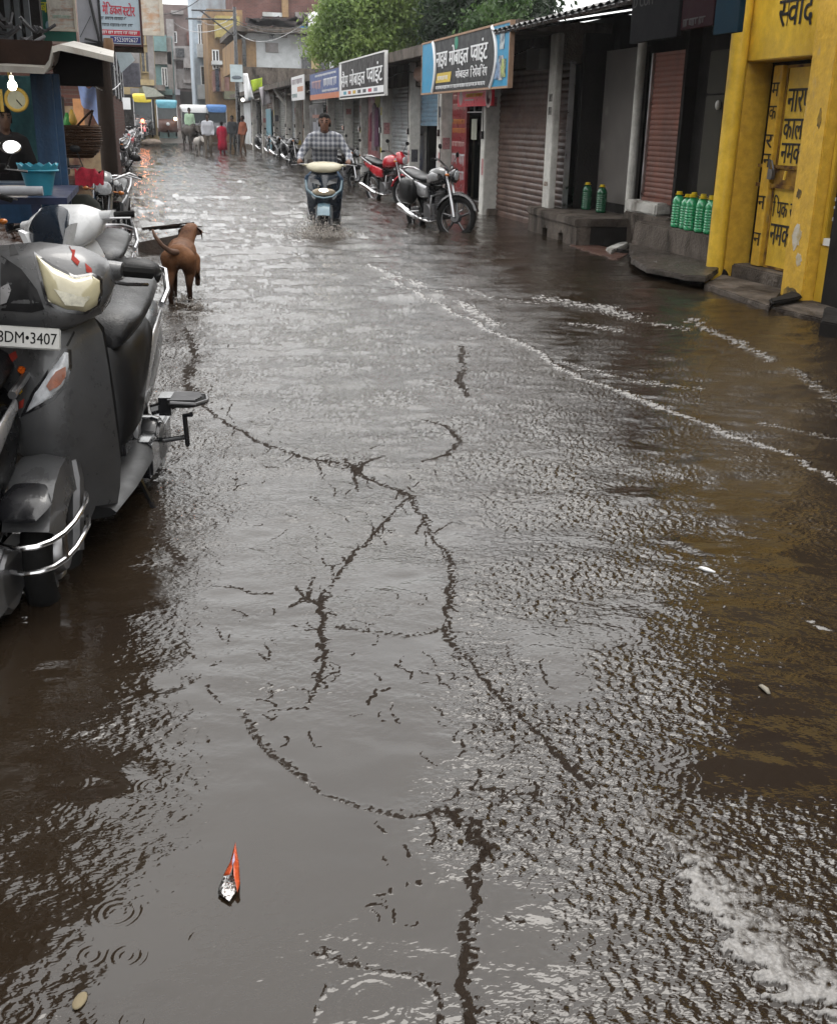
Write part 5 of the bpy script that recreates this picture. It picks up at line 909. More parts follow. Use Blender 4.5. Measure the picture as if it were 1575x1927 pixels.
# vehicles close on the left ------------------------------------------------------------------
ga = math.radians(-100.5); gx, gy = -.245, 3.93
gs, gSM, gap, ghc = scooter('dusty grey scooter with a yellowed headlamp parked at the left edge', None, body='grey', kind='detail', lamp='cowl', mirrors=False, guard=True)
gs.scale = (1.05, 1.0, 1.06); gs.location = (gx, gy, -.12); gs.rotation_euler = (0, 0, ga)
bpy.context.view_layer.update()
from mathutils.bvhtree import BVHTree
def cast_patch(target, pix, name, m, parent, off=.003, thick=.004, sub=5, bulge=0):
    """shape a small part so that it hugs the surface of its carrier; its outline is read from the photograph"""
    Mi = gs.matrix_world.inverted(); me_ = target.data; tree = BVHTree.FromPolygons([v.co for v in me_.vertices], [p.vertices for p in me_.polygons])
    org = Mi @ EYE; bm = bmesh.new(); pts = []
    for a, b_ in pix:
        d = (Mi.to_3x3() @ ray(a, b_)).normalized(); h = tree.ray_cast(org, d)
        if h[0] is None:
            h = tree.find_nearest(org+d*((Vector((.5, 0, .8))-org).dot(d)))
        pts.append(h[0])
    vs = [bm.verts.new(p) for p in pts]; f = bm.faces.new(vs)
    bmesh.ops.triangulate(bm, faces=bm.faces[:]); bmesh.ops.subdivide_edges(bm, edges=bm.edges[:], cuts=sub, use_grid_fill=True)
    bmesh.ops.triangulate(bm, faces=[f_ for f_ in bm.faces if len(f_.verts) > 3])
    outl = [Vector(p) for p in pts]
    for v in bm.verts:
        n_ = tree.find_nearest(v.co); d = (v.co-org).normalized(); h = tree.ray_cast(org, d)
        q = h if h[0] is not None and (h[0]-v.co).length < .08 else n_
        nn = q[1] if q[1].dot(org-q[0]) > 0 else -q[1]
        ed = min(((v.co-(p_+(q_-p_)*max(0, min(1, (v.co-p_).dot(q_-p_)/max((q_-p_).length_squared, 1e-9))))).length) for p_, q_ in zip(outl, outl[1:]+outl[:1]))
        v.co = q[0]+nn*(off+bulge*min(1, ed/.03)**.5)
    bmesh.ops.recalc_face_normals(bm, faces=bm.faces)
    r = bmesh.ops.extrude_face_region(bm, geom=bm.faces[:])
    vn = [e_ for e_ in r['geom'] if isinstance(e_, bmesh.types.BMVert)]
    for v in vn: v.co -= (v.co-org).normalized()*-.02
    bmesh.ops.recalc_face_normals(bm, faces=bm.faces)
    me2 = bpy.data.meshes.new(name); bm.to_mesh(me2); bm.free(); return link(name, me2, m, parent, 60)
hl = [(68, 482), (100, 505), (140, 525), (172, 520), (186, 528), (187, 550), (180, 572), (160, 585), (125, 582), (92, 568), (84, 540), (76, 510)]
cast_patch(ghc, [(64, 474), (100, 498), (140, 518), (172, 513), (192, 522), (193, 552), (185, 578), (160, 591), (122, 588), (87, 573), (78, 540), (70, 508)], 'headlight_rim', M_['black'], ghc, .002)
cast_patch(ghc, hl, 'headlight', M_['lens'], ghc, .006, bulge=.012)
cast_patch(gap, [(120, 655), (134, 658), (135, 690), (124, 728), (100, 754), (38, 786), (60, 738), (90, 695)], 'indicator_rim', M_['black'], gap, .002)
cast_patch(gap, [(121, 662), (128, 664), (129, 690), (118, 724), (98, 746), (50, 776), (68, 738), (95, 698)], 'indicator', M_['clear'], gap, .006, bulge=.008)
cast_patch(gap, [(103, 700), (122, 690), (123, 705), (112, 722), (95, 735), (88, 725)], 'indicator_bulb', mat('indicator_amber', (.30, .10, .05), .2, var=.5, scale=30), gap, .0155)
for k, pts in enumerate((((133, 455), (142, 470), (140, 482), (150, 492), (146, 500), (134, 488), (136, 476), (130, 462)), ((160, 495), (172, 505), (174, 515), (163, 512)), ((8, 672), (30, 660), (34, 672), (15, 690)), ((36, 756), (46, 750), (44, 766), (36, 770)))): cast_patch(ghc if k < 2 else gap, pts, 'vermilion_mark', mat('vermilion', (.30, .04, .03), .7), ghc if k < 2 else gap, .0015)
cast_patch(gap, [(50, 605), (70, 605), (66, 614), (48, 614)], 'marigold_smear', mat('marigold', (.50, .13, .015), .7), gap, .002)
cast_patch(gap, [(139, 622), (141, 626), (128, 652), (124, 650)], 'panel_gap', M_['ink'], gap, .001, sub=2)
cast_patch(gap, [(2, 586), (58, 588), (50, 606), (2, 603)], 'emblem_panel', M_['blackplastic'], gap, .0015)
cast_patch(gap, [(34, 592), (48, 592), (46, 599), (32, 599)], 'emblem', M_['silver'], gap, .004, sub=2)
cast_patch(ghc, [(2, 480), (40, 506), (70, 545), (84, 582), (60, 588), (2, 584)], 'lower_cowl', M_['blackplastic'], ghc, .0012)
cast_patch(ghc, [(2, 541), (17, 534), (22, 546), (14, 570), (2, 574)], 'trim_piece', M_['silver'], ghc, .005)
cast_patch(ghc, [(11, 453), (18, 450), (27, 453), (26, 459), (18, 461), (11, 458)], 'cowl_port', M_['ink'], ghc, .0012, sub=2)
cast_patch(ghc, [(104, 548), (135, 556), (164, 560), (156, 577), (122, 574)], 'reflector', mat('reflector', (.50, .48, .38), .3, var=.4, scale=60), ghc, .0195)
# plate and flowers
Mi = gs.matrix_world.inverted()
def onshield(a, b_):
    me_ = gap.data; tree = BVHTree.FromPolygons([v.co for v in me_.vertices], [p.vertices for p in me_.polygons]); org = Mi @ EYE; h = tree.ray_cast(org, (Mi.to_3x3() @ ray(a, b_)).normalized()); return h[0] if h[0] is not None else Vector((.55, 0, .7))
pc = onshield(40, 625); pz = pc.z
tilt = Matrix.Translation((.655, 0, pz+.006)) @ rotm(0, math.radians(-12)) @ rotm(math.radians(-3))
b = MB(); b.box(-.004, .004, -.105, .105, -.030, .030, tilt); np_ = build(b, 'number_plate', M_['plate'], gap, bevel=.006)
tw_ = text_mb('78DM•3407', (0, 0, 0), (0, 1, 0), (0, 0, 1), .188, .031, bold=.008); me2 = bpy.data.meshes.new('t'); me2.from_pydata([tuple(tilt @ Vector((.0045+.0003, p[1]-.093, p[2]-.0155))) for p in tw_.v], [], tw_.f); link('plate_lettering', me2, M_['ink'], np_, 0)
b = MB(); b.box(.58, .65, -.03, .03, pz-.02, pz+.02); build(b, 'plate_bracket', M_['black'], np_)
for (a, c_), mm, nm, r0 in (((42, 695), mat('marigold_orange', (.55, .10, .01), .8, bump=.6, bscale=200), 'orange marigold stuck on the grey scooter shield', .012), ((36, 733), mat('marigold_yellow', (.60, .38, .01), .8, bump=.6, bscale=200), 'yellow petal head stuck on the grey scooter shield', .011)):
    p = gs.matrix_world @ (onshield(a, c_)+Vector((.010, 0, 0))); b = MB(); g_ = random.Random(a)
    for k in range(26): th, ph = g_.uniform(0, 6.28), g_.uniform(0, 3.14); q = Vector((math.cos(th)*math.sin(ph), math.sin(th)*math.sin(ph), math.cos(ph)))*r0*.6; b.ell(p+q, (r0*.55, r0*.4, r0*.5), 7, 5)
    o = build(b, 'marigold_flower', mm, None, smooth=180); tag(o, nm, 'flower')
# ---------------------------------------------------------------- more parked two-wheelers
def put(root, x, y, deg, z=-.12, lean=0): root.location = (x, y, z); root.rotation_euler = (math.radians(lean), 0, math.radians(deg)); return root
w2, w2SM, w2a, w2h = scooter('white scooter with a dark visor parked behind the grey one', None, body='white', apron='white', lamp='cowl', mirrors=False, steer=-22)
put(w2, -.34, 6.4, -98)
for nm, m_, rings in (('visor', M_['darkblue'], [oval(.50, .10, .97, 1.10, n=14), oval(.575, .115, .83, 1.06, n=14), oval(.60, .10, .74, .98, n=14), oval(.625, .06, .68, .86, n=14)]),):
    b = MB(); b.loft(rings, M=w2SM); build(b, nm, m_, w2h, smooth=70)
for s in (-1, 1):
    b = MB(); b.loft([[(.60, s*.12, .98), (.60, s*.155, 1.0), (.55, s*.165, 1.0), (.55, s*.12, .98)], [(.63, s*.05, .80), (.635, s*.085, .80), (.60, s*.09, .80), (.60, s*.05, .80)]], M=w2SM)
    build(b, 'white_stripe', M_['white'], w2h)
for s in (-1, 1):
    b = MB(); b.ell((.59, s*.135, .76), (.03, .045, .075)); lp_ = build(b, 'lamp_pod', M_['white'], w2a)
    b = MB(); b.ell((.622, s*.14, .735), (.012, .018, .022)); build(b, 'lamp', M_['ink'], lp_)
bl_, _, _, _ = scooter('black scooter cut off by the left edge with rain drops on its side', None, body='wetblack', mirrors=False, lamp='cowl')
put(bl_, -.70, 2.66, -102)
b = MB()
for dz in (0, 1): b.tube([(.20, .26, .24), (.30, .31, .20), (.33, .32, .08), (.26, .31, .0), (.10, .28, .02), (.06, .26, .1), (.10, .25, .22), (.20, .26, .24)], .008, 8)
b.tube([(.22, .27, .20), (.24, .3, .02)], .005, 6); build(b, 'chrome_guard', M_['chrome'], bl_)
m_black = motorcycle('black motorcycle with white tank panels and a saddle bag parked before the phone shop', 'motorcycles parked along the street', tank='black', stripe='silver', steer=40, bag=True, rim='black', cowl=False)
f_ = gnd(862, 437, -.02); put(m_black, f_.x-.15, f_.y+.60, -77, lean=5)
m_red = motorcycle('red motorcycle parked before the galvanised shutter', 'motorcycles parked along the street', tank='red', fender='red', steer=22, spokes='wire', rim='silver', visor='red')
f_ = gnd(758, 381, -.02); put(m_red, f_.x-.12, f_.y+.60, -73, lean=5)
m_dark = motorcycle('dark motorcycle parked behind the scooter rider', 'motorcycles parked along the street', tank='black', fender='black', steer=35, rim='black', guard=True, cowl=False)
f_ = gnd(676, 352, -.02); put(m_dark, f_.x-.15, f_.y+.60, -76, lean=5)
m_old = motorcycle('dark motorcycle standing at the left behind the white scooter', 'motorcycles parked along the street', tank='black', stripe='grey', steer=10, rim='silver')
put(m_old, -.42, 12.0, -96, lean=-4)
m_maroon = motorcycle('maroon and black motorcycle cut off by the left edge below the blue pot', 'motorcycles parked along the street', tank='darkred', stripe='darkred', steer=0, rim='silver')
put(m_maroon, -1.35, 7.6, 62)
bpy.context.view_layer.update()
mi_ = m_maroon.matrix_world.inverted(); q1_, q2_ = aty(19, 276, 6.9), aty(52, 322, 6.9); b = MB(); nw_ = (mi_.to_3x3() @ ((EYE-q1_).normalized()+Vector((.1, -.1, .75))).normalized()).normalized(); b.ell((0, 0, 0), (.062, .046, .010), 18, 10, Matrix.Translation(mi_ @ q1_) @ nw_.to_track_quat('Z', 'Y').to_matrix().to_4x4()); build(b, 'round_mirror', M_['mirror'], m_maroon, smooth=180); b = MB(); b.tube([mi_ @ (q1_+Vector((0, .02, -.03))), mi_ @ aty(10, 318, 6.9), mi_ @ q2_], .009, 6); build(b, 'mirror_stalk', M_['black'], m_maroon)
index_kids()
for k, (px, py, dg, pr, lb) in enumerate((
    (557, 308, -82, m_black, 'motorcycle with a pale tank, nearest of the row left of the rider'), (532, 297, -80, m_dark, 'dark motorcycle second in the row left of the rider'), (516, 291, -86, m_old, 'motorcycle with a grey tank in the row before the tan shutter'), (502, 286, -78, m_black, 'pale and black motorcycle in the middle of the row before the teal door'),
    (489, 281, -84, m_dark, 'dark motorcycle under the hanging cloths on the right'), (476, 277, -80, m_old, 'grey tanked motorcycle below the lime flag'), (464, 273, -84, m_dark, 'dark motorcycle beside the foot of the iron pole'), (453, 270, -80, m_black, 'farthest motorcycle on the right side of the street'),
    (233, 322, -102, m_dark, 'nearest dark motorcycle of the row left of the street behind the post'), (240, 303, -98, m_old, 'second motorcycle of the left hand row by the brick wall'), (246, 291, -102, m_red, 'red motorcycle in the left hand row by the brick wall'), (251, 282, -98, m_dark, 'dark motorcycle far back in the left hand row'), (256, 274, -100, m_black, 'pale tanked motorcycle far back on the left'), (260, 268, -96, m_old, 'farthest parked motorcycle on the left'))):
    p = gnd(px, py); place(pr, lb, p.x, p.y+.6, math.radians(dg), -.10, lean=math.radians(5))
# ---------------------------------------------------------------- left side: stall, cart, posts, boards
teal_w = mix_mat('teal_wall', (.06, .17, .19), (.03, .07, .08), 3, .45, .7, .6, streak=3); bpaint = mix_mat('blue_post_paint', (.025, .075, .16), (.012, .03, .06), 4, .45, .7, .45, streak=6); tin = mix_mat('cream_tin', (.40, .38, .34), (.15, .12, .09), 3, .5, .75, .5)
st = thing('market_stall', 'open market stall with a cream tin roof, blue posts and a teal back wall', 'market stall')
def pbox(x0, x1, y0, y1, Y, d, name, m, parent, bevel=.004):
    """box at depth Y whose front covers the given patch of the photograph"""
    a = aty(x0, y1, Y); c_ = aty(x1, y0, Y); b = MB(); b.box(a.x, c_.x, Y, Y+d, a.z, c_.z); return build(b, name, m, parent, bevel=bevel)
pbox(80, 96, 138, 385, 10.9, .12, 'post', bpaint, st); pbox(99, 110, 138, 385, 11.05, .10, 'post', bpaint, st)
pbox(-160, 84, 143, 330, 13.6, .06, 'back_wall', teal_w, st); pbox(-160, 100, 345, 420, 11.2, .5, 'counter', bpaint, st)
pbox(100, 114, 180, 330, 13.0, .5, 'side_wall', darkw, st)
rfe = [aty(-160, 124, 10), aty(0, 122, 10), aty(82, 126, 10), aty(92, 112, 10), aty(98, 86, 10), aty(112, 82, 10.2), aty(160, 93, 10.6), aty(213, 106, 11)]
b = MB(); b.loft([[(p.x, p.y, p.z), (p.x, p.y, p.z-.05), (p.x-.05, p.y+3.4, p.z+.18), (p.x-.05, p.y+3.4, p.z+.23)] for p in rfe]); build(b, 'roof', tin, st, smooth=30)
pbox(102, 191, 97, 160, 11.4, .05, 'dark_flap', darkw, st); pbox(-160, 98, 76, 118, 10.6, .05, 'fascia', mix_mat('sooty_brown', (.055, .032, .024), (.02, .014, .012), 3, .4, .7, .7), st)
bulb_m = mat('lit_bulb', (1, 1, .95), .3, emit=(1, .95, .82), es=9)
p = aty(23, 160, 12.2); lb = thing('lamp', 'round lit bulb glowing inside the stall at the left', 'lamp', tuple(p)); b = MB(); b.ell((0, 0, 0), (.045, .045, .05)); build(b, 'bulb', bulb_m, lb); b = MB(); b.lathe([(.022, .045), (.024, .09), (.010, .10)], 10); b.tube([(0, 0, .1), (0, .02, .42)], .005, 5); build(b, 'lamp_holder', M_['plate'], lb)
pl_ = bpy.data.lights.new('bulb_light', 'POINT'); pl_.energy = 5; pl_.color = (1, .9, .72); pl_.shadow_soft_size = .06; po_ = bpy.data.objects.new('bulb_light', pl_); COL.objects.link(po_); po_.parent = lb; po_.location = (0, -.09, -.02)
p = aty(31, 187, 12.6); dl = thing('dial', 'yellow rimmed round dial hanging below the bulb', 'dial', tuple(p)); b = MB(); b.torus(.105, .02, 24, 8); build(b, 'rim', mat('dial_yellow', (.28, .20, .05), .6), dl); b = MB(); b.lathe([(.11, -.01), (.11, .01)], 24, rotm(math.pi/2)); build(b, 'face', mat('dial_face', (.22, .23, .19), .6), dl); b = MB(); b.tube([(.0, -.014, .0), (.05, -.014, -.06)], .006, 5); build(b, 'needle', M_['ink'], dl); b = MB(); b.tube([(-.03, 0, .12), (-.06, 0, .3)], .012, 6); b.tube([(-.15, 0, .1), (-.15, 0, -.12)], .02, 6); build(b, 'bracket', mat('dial_yellow', (.5, .36, .08), .5), dl)
vp = aty(18, 330, 12.3)
human('vendor sitting in shadow behind the stall counter', (vp.x-.05, 12.75, aty(18, 204, 12.7).z-1.66), math.radians(-70), (0, 0, 1.37), (-.05, 0, .88), (.02, 0, 1.57), [((0, .18, 1.33), (.06, .26, 1.06), (.22, .2, .92)), ((0, -.18, 1.33), (.06, -.26, 1.06), (.22, -.2, .92))], [((-.05, .1, .86), (.35, .14, .84), (.34, .14, .42)), ((-.05, -.1, .86), (.35, -.14, .84), (.34, -.14, .42))], skin_d, mat('shirt_dark', (.018, .018, .022), .9, var=.4, spec=.1), mat('cloth_dark', (.03, .03, .035), .8), voxel=.018)
hc_ = thing('handcart', 'dark blue handcart with a pale pipe rail carrying the blue pot', 'handcart'); a = aty(-90, 366, 8.6); c_ = aty(80, 351, 8.6)
b = MB(); b.tube([(a.x, 8.6, (a.z+c_.z)/2), (c_.x, 8.6, (a.z+c_.z)/2)], .035, 10); build(b, 'pipe_rail', mat('pipe_grey', (.36, .37, .40), .4), hc_)
zt = (a.z+c_.z)/2-.05; x1 = aty(128, 370, 8.8).x
b = MB(); b.box(a.x, x1, 8.66, 10.3, zt-.05, zt-.001); build(b, 'deck', mat('cart_blue', (.02, .028, .07), .5, var=.4), hc_)
for xx, yy in ((aty(72, 420, 8.7).x, 8.7), (aty(119, 420, 8.9).x, 8.9), (aty(72, 420, 8.7).x-.9, 8.7), (aty(110, 420, 8.9).x, 10.1)):
    b = MB(); b.box(xx-.035, xx+.035, yy-.03, yy+.03, -.12, zt-.051); build(b, 'leg', mat('cart_blue', (.02, .028, .07), .5), hc_)
b = MB(); b.box(aty(-60, 430, 8.8).x, x1-.05, 8.9, 10.2, .2, .24); build(b, 'lower_shelf', M_['black'], hc_)
pp = aty(75, 354, 8.95); zr = aty(75, 307, 8.95).z
ft = thing('plant_pot', 'turquoise plastic pot with a scalloped rim on the cart', 'pot', (pp.x, 8.95, zt)); hh = zr-zt; b = MB(); rings = []; 
for z_, r_ in ((0, .085), (hh*.78, .128), (hh*.80, .14), (hh*.97, .15)): rings.append([(r_*(1+(.03*math.cos(12*t_) if z_ > hh*.9 else 0))*math.cos(t_), r_*math.sin(t_), z_+(.012*math.cos(12*t_) if z_ > hh*.9 else 0)) for t_ in [2*math.pi*k/48 for k in range(48)]])
rings += [[(x*.93, y*.93, z) for x, y, z in rings[3]], [(x*.9, y*.9, z) for x, y, z in rings[0]]]; rings[5] = [(x, y, .02) for x, y, z in rings[5]]
b.loft(rings); build(b, 'pot', mat('turquoise_plastic', (.035, .24, .33), .4, var=.1), ft, smooth=50); b = MB(); b.torus(.146, .008, 40, 6, Matrix.Translation((0, 0, hh*.79)) @ rotm(math.pi/2)); build(b, 'rim', mat('turquoise_plastic', (.035, .24, .33), .4), ft)
bp_ = aty(150, 298, 11.6); bt = aty(150, 238, 11.6)
bk = thing('basket', 'large brown wicker basket standing by the blue stall post', 'basket', (bp_.x-.02, 11.9, bp_.z)); hb_ = bt.z-bp_.z
b = MB(); b.lathe([(.13, 0), (.20, hb_*.22), (.235, hb_*.55), (.235, hb_*.85), (.225, hb_)], 28, caps=False); b.lathe([(.0, .01), (.15, .01)], 28); build(b, 'side', mat('wicker', (.05, .028, .018), .7, var=.5, scale=30, bump=.8, bscale=90), bk)
for k in range(14): z_ = hb_*(.04+.074*k); r_ = np.interp(z_/hb_, [0, .22, .55, .85, 1], [.13, .20, .235, .235, .225])+.002*(k % 2); b = MB(); b.torus(r_, .008+.003*(k > 11), 36, 6, Matrix.Translation((0, 0, z_)) @ rotm(math.pi/2+.02*math.sin(k*2))); build(b, 'cane_ring', mat('cane', (.065, .037, .023), .6, var=.5, scale=30), bk)
b = MB(); b.tube([(-.1, 0, hb_-.1), (.12, .0, hb_+.12), (.17, 0, hb_+.16)], .012, 6); b.tube([(.10, .05, hb_-.05), (.17, .03, hb_+.16)], .012, 6); build(b, 'stick', wood_d, bk)
pbox(148, 176, 289, 308, 11.4, .3, 'base', mat('tub_teal', (.05, .2, .22), .5), bk)
sk = aty(148, 400, 11.0); b = MB(); b.loft([[(sk.x+(.22*s_)*math.cos(t_), 11.1+.16*s_*math.sin(t_), z_) for t_ in [2*math.pi*k/16 for k in range(16)]] for z_, s_ in ((-.1, .9), (.15, 1.1), (.4, 1.05), (.62, .9), (.70, .5))]); o = build(b, 'sack', mat('sack_olive', (.035, .038, .032), .7, var=.4, bump=.5, bscale=14), None, smooth=180); tag(o, 'dark olive sack slumped under the basket', 'sack')
rc = aty(165, 322, 10.9); b = MB(); g_ = random.Random(5)
rings = []
for i in range(15):
    u = i/14; rings.append([(rc.x-.12+.26*u, 10.86+.22*v, rc.z+.02-.9*(v-.5)**2*.25+.10*mnoise.noise(Vector((u*5, v*4, 1)))+.02*mnoise.noise(Vector((u*14, v*12, 3)))-.03-(.05 if v == 0 else 0)) for v in [k/10 for k in range(11)]])
b.loft(rings, False, False)
o = build(b, 'red_cloth', mat('cloth_red', (.26, .02, .035), .8, var=.5, scale=20), None, smooth=180); tag(o, 'crumpled red cloth lying on the olive sack', 'cloth')
p0 = aty(207, 330, 16); xa1, xa2 = aty(190, 150, 16).x, aty(223, 150, 16).x
b = MB(); b.tube([(p0.x, 16.15, -.12), (p0.x+.01, 16.15, 2.36)], [(xa2-xa1)*.52, (xa2-xa1)*.46], 12); o = build(b, 'wooden_post', wood_d, None, smooth=60); tag(o, 'thick dark wooden post carrying the medical sign', 'post')
b = MB(); q = aty(205, 90, 15.8); b.lathe([(.06, -.0), (.07, .12), (.06, .2)], 10, Matrix.Translation((q.x, 15.75, q.z-.08))); o = build(b, 'post_cap', mat('brass_brown', (.18, .10, .05), .5), bpy.data.objects['wooden_post'])
def fboard(label, x0, x1, y0, y1, Y, m, frame, name='shop_sign', fw=.03, cat='sign', th=.05):
    a = aty(x0, y1, Y); c_ = aty(x1, y0, Y); t = thing(name, label, cat, (a.x, Y, a.z)); W_, H_ = c_.x-a.x, c_.z-a.z
    b = MB(); b.box(0, W_, 0, th, 0, H_); f = build(b, 'panel', m, t)
    b = MB(); b.box(-fw, -.001, -.02, th+.01, -fw, H_+fw); b.box(W_+.001, W_+fw, -.02, th+.01, -fw, H_+fw); b.box(0, W_, -.02, th+.01, -fw, -.001); b.box(0, W_, -.02, th+.01, H_+.001, H_+fw); build(b, 'frame', frame, t); return t, f, W_, H_
XR, ZU = Vector((1, 0, 0)), Vector((0, 0, 1))
def fscrib(parent, x, z, width, h, m, seed=0, y=-.004, name='small_print'):
    g_ = random.Random(seed); b = MB(); k0 = x
    while k0 < x+width:
        wl = min(g_.uniform(1.2, 3)*h, x+width-k0)
        if wl < .4*h: break
        b.box(k0, k0+wl, y, y+.003, z+h*.8, z+h*.95); k = k0
        while k < k0+wl-.2*h: b.box(k, k+h*.16, y+.0003, y+.003, z+h*g_.uniform(0, .25), z+h*.8); k += h*g_.uniform(.3, .55)
        k0 += wl+.35*h
    return build(b, name, m, parent, smooth=0)
frd = mat('frame_maroon', (.05, .018, .018), .5); frb = mat('frame_black', (.02, .02, .022), .5); frc = mat('frame_cream', (.42, .38, .32), .6)
t, f, W_, H_ = fboard('pale blue medical shop sign with red Hindi heading, red and navy strips', 176, 258, -40, 80, 16.6, mat('sign_pale_blue', (.36, .44, .50), .4, var=.1), frd)
u = H_/120.
letters('मेडिकल', (W_*.24, -.002, 54*u), XR, ZU, mat('sign_red', (.42, .03, .05), .4), f, W_*.40, 23*u, bold=.03); letters('स~टोर', (W_*.66, -.002, 52*u), XR, ZU, mat('sign_red', (.42, .03, .05), .4), f, W_*.25, 24*u, bold=.03)
fscrib(f, W_*.17, 44*u, W_*.55, 6*u, M_['ink'], 1); fscrib(f, W_*.17, 32*u, W_*.68, 6*u, M_['ink'], 2); fscrib(f, W_*.2, 84*u, W_*.6, 9*u, mat('sign_red', (.42, .03, .05), .4), 3)
b = MB(); b.box(W_*.16, W_*.99, -.003, 0, 16*u, 26*u); q = build(b, 'red_strip', mat('sign_red', (.42, .03, .05), .4), f); fscrib(q, W_*.2, 18*u, W_*.75, 6*u, wht, 4, y=-.007)
b = MB(); b.box(W_*.36, W_*.99, -.003, 0, 2*u, 14*u); q = build(b, 'navy_strip', mat('sign_navy', (.02, .025, .14), .4), f); letters('7523092627', (W_*.44, -.0035, 4*u), XR, ZU, wht, q, W_*.5, 8*u, bold=.0)
b = MB(); b.box(-.03, W_+.03, .0, .12, -.10, -.031); build(b, 'base_rail', wood_d, t)
t, f, W_, H_ = fboard('empty grey sheet metal sign box with a bent black frame', 131, 180, -40, 78, 15.9, mat('sheet_grey', (.27, .27, .30), .45, var=.15), frb, name='sign_box', th=.12)
b = MB(); b.tube([(W_*.98, -.05, H_*.02), (W_*.72, -.05, H_*.8)], .02, 6); b.tube([(W_*.5, -.03, H_*.06), (W_*1.05, -.03, .0)], .015, 6); b.tube([(W_*.35, -.012, H_*.08), (W_*.75, -.012, H_*.42)], .004, 4); build(b, 'loose_frame', frb, t)
t, f, W_, H_ = fboard('green shop board with yellow lettering and a red and white edge', 78, 135, -40, 76, 15.2, mat('board_green', (.012, .10, .075), .5, var=.2), mat('frame_pink', (.42, .30, .27), .5)); letters('बा', (W_*.06, -.002, H_*.46), XR, ZU, mat('print_lime', (.42, .42, .03), .5), f, W_*.26, H_*.16, bold=.03); b = MB(); b.ell((W_*.27, -.002, H_*.25), (.05, .004, .06)); build(b, 'printed_patch', mat('print_bluegrey', (.16, .26, .32), .5), f)
b = MB(); b.box(-.05, -.031, -.02, .05, -.03, H_); build(b, 'red_edge', mat('edge_red', (.25, .04, .03), .5), t)
t, f, W_, H_ = fboard('cream notice board with faded print in front of the green board', 97, 133, -40, 52, 15.0, mix_mat('notice_faded', (.42, .40, .36), (.36, .25, .2), 5, .5, .6, .6, streak=.2), frc); fscrib(f, W_*.1, H_*.2, W_*.8, H_*.07, mat('print_mint', (.22, .34, .28), .5), 6); fscrib(f, W_*.1, H_*.35, W_*.8, H_*.05, mat('print_dull', (.3, .25, .22), .5), 7)
t, f, W_, H_ = fboard('cream framed board with peach print right of the medical sign', 262, 296, -40, 57, 21, mix_mat('notice_peach', (.45, .42, .37), (.40, .26, .17), 3, .45, .6, .6, streak=.3), frc, fw=.07)
# blue tarpaulin and the lane behind the post
a, c_ = aty(146, 152, 21), aty(189, 206, 21); b = MB(); rings = []
for i in range(11):
    s_ = i/10; x = a.x+(c_.x-a.x)*s_; rings.append([(x, 21-.5+1.2*v, a.z-.15*s_-.34*v+.05*math.sin(9*s_+4*v)-.28*s_*v) for v in [k/6 for k in range(7)]])
b.loft(rings, False, False); o = build(b, 'tarpaulin', mat('tarp_blue', (.34, .46, .80), .45, var=.25, scale=3), None, smooth=180); tag(o, 'pale blue tarpaulin hanging behind the wicker basket', 'tarpaulin')
b = MB(); b.tube([(a.x-.1, 20.45, a.z+.05), (c_.x+.2, 20.45, a.z-.12)], .02, 6); build(b, 'pole', M_['plate'], o)
pbox(118, 192, 200, 330, 24, .3, 'lane_wall', mix_mat('lane_brick', (.22, .16, .10), (.08, .04, .03), 2.5, .45, .6, .8), None); tag(bpy.data.objects['lane_wall'], 'patchy brick and plaster wall behind the wicker basket', 'wall')
pbox(143, 155, 185, 262, 22.6, .1, 'orange_cloth', mat('cloth_orange', (.45, .22, .10), .8), None); tag(bpy.data.objects['orange_cloth'], 'strip of orange cloth hanging below the blue tarpaulin', 'cloth')
for k, (x_, y_, m_, lb_) in enumerate(((127, 228, mat('plastic_green', (.05, .25, .07), .4), 'small green plastic bag hanging beside the basket'), (136, 222, mat('plastic_gold', (.40, .27, .06), .4), 'small golden packet hanging beside the basket'))):
    p = aty(x_, y_, 12.6); b = MB(); b.loft([[(p.x+.05*s_*math.cos(t_), 12.6+.03*s_*math.sin(t_), p.z+z_) for t_ in [2*math.pi*j/10 for j in range(10)]] for z_, s_ in ((-.07, .6), (-.03, 1), (.03, .7), (.09, .25))]); o = build(b, 'hanging_bag' if k == 0 else 'hanging_packet', m_, None, smooth=180); tag(o, lb_, 'bag')
# clutter above the stall
pbox(-160, 70, -30, 74, 14.2, .3, 'dark_house_wall', darkw, None, 0); tag(bpy.data.objects['dark_house_wall'], 'dark upper wall above the tin roofed stall', 'wall')
b = MB(); g_ = random.Random(3)
for k in range(16):
    p = aty(g_.uniform(-20, 66), g_.uniform(28, 74), 12.5); q = p+Vector((g_.uniform(-.3, .3), g_.uniform(-.2, .3), g_.uniform(-.18, .15))); b.tube([p, p.lerp(q, .5)+Vector((0, 0, -.05)), q], .018, 6)
o = build(b, 'cable_bundle', mat('cable_grey', (.06, .06, .065), .5, var=.6, scale=12), None); tag(o, 'tangle of dark cables and fittings on the stall roof', 'cables')
b = MB()
for k in range(3): p = aty(12+18*k, 0, 14); b.box(p.x-.03, p.x+.03, 14.0, 14.1, 2.2, 3.6)
o = build(b, 'railing', mat('rail_grey', (.10, .11, .12), .5), None); tag(o, 'grey iron window railing at the top left corner', 'railing')
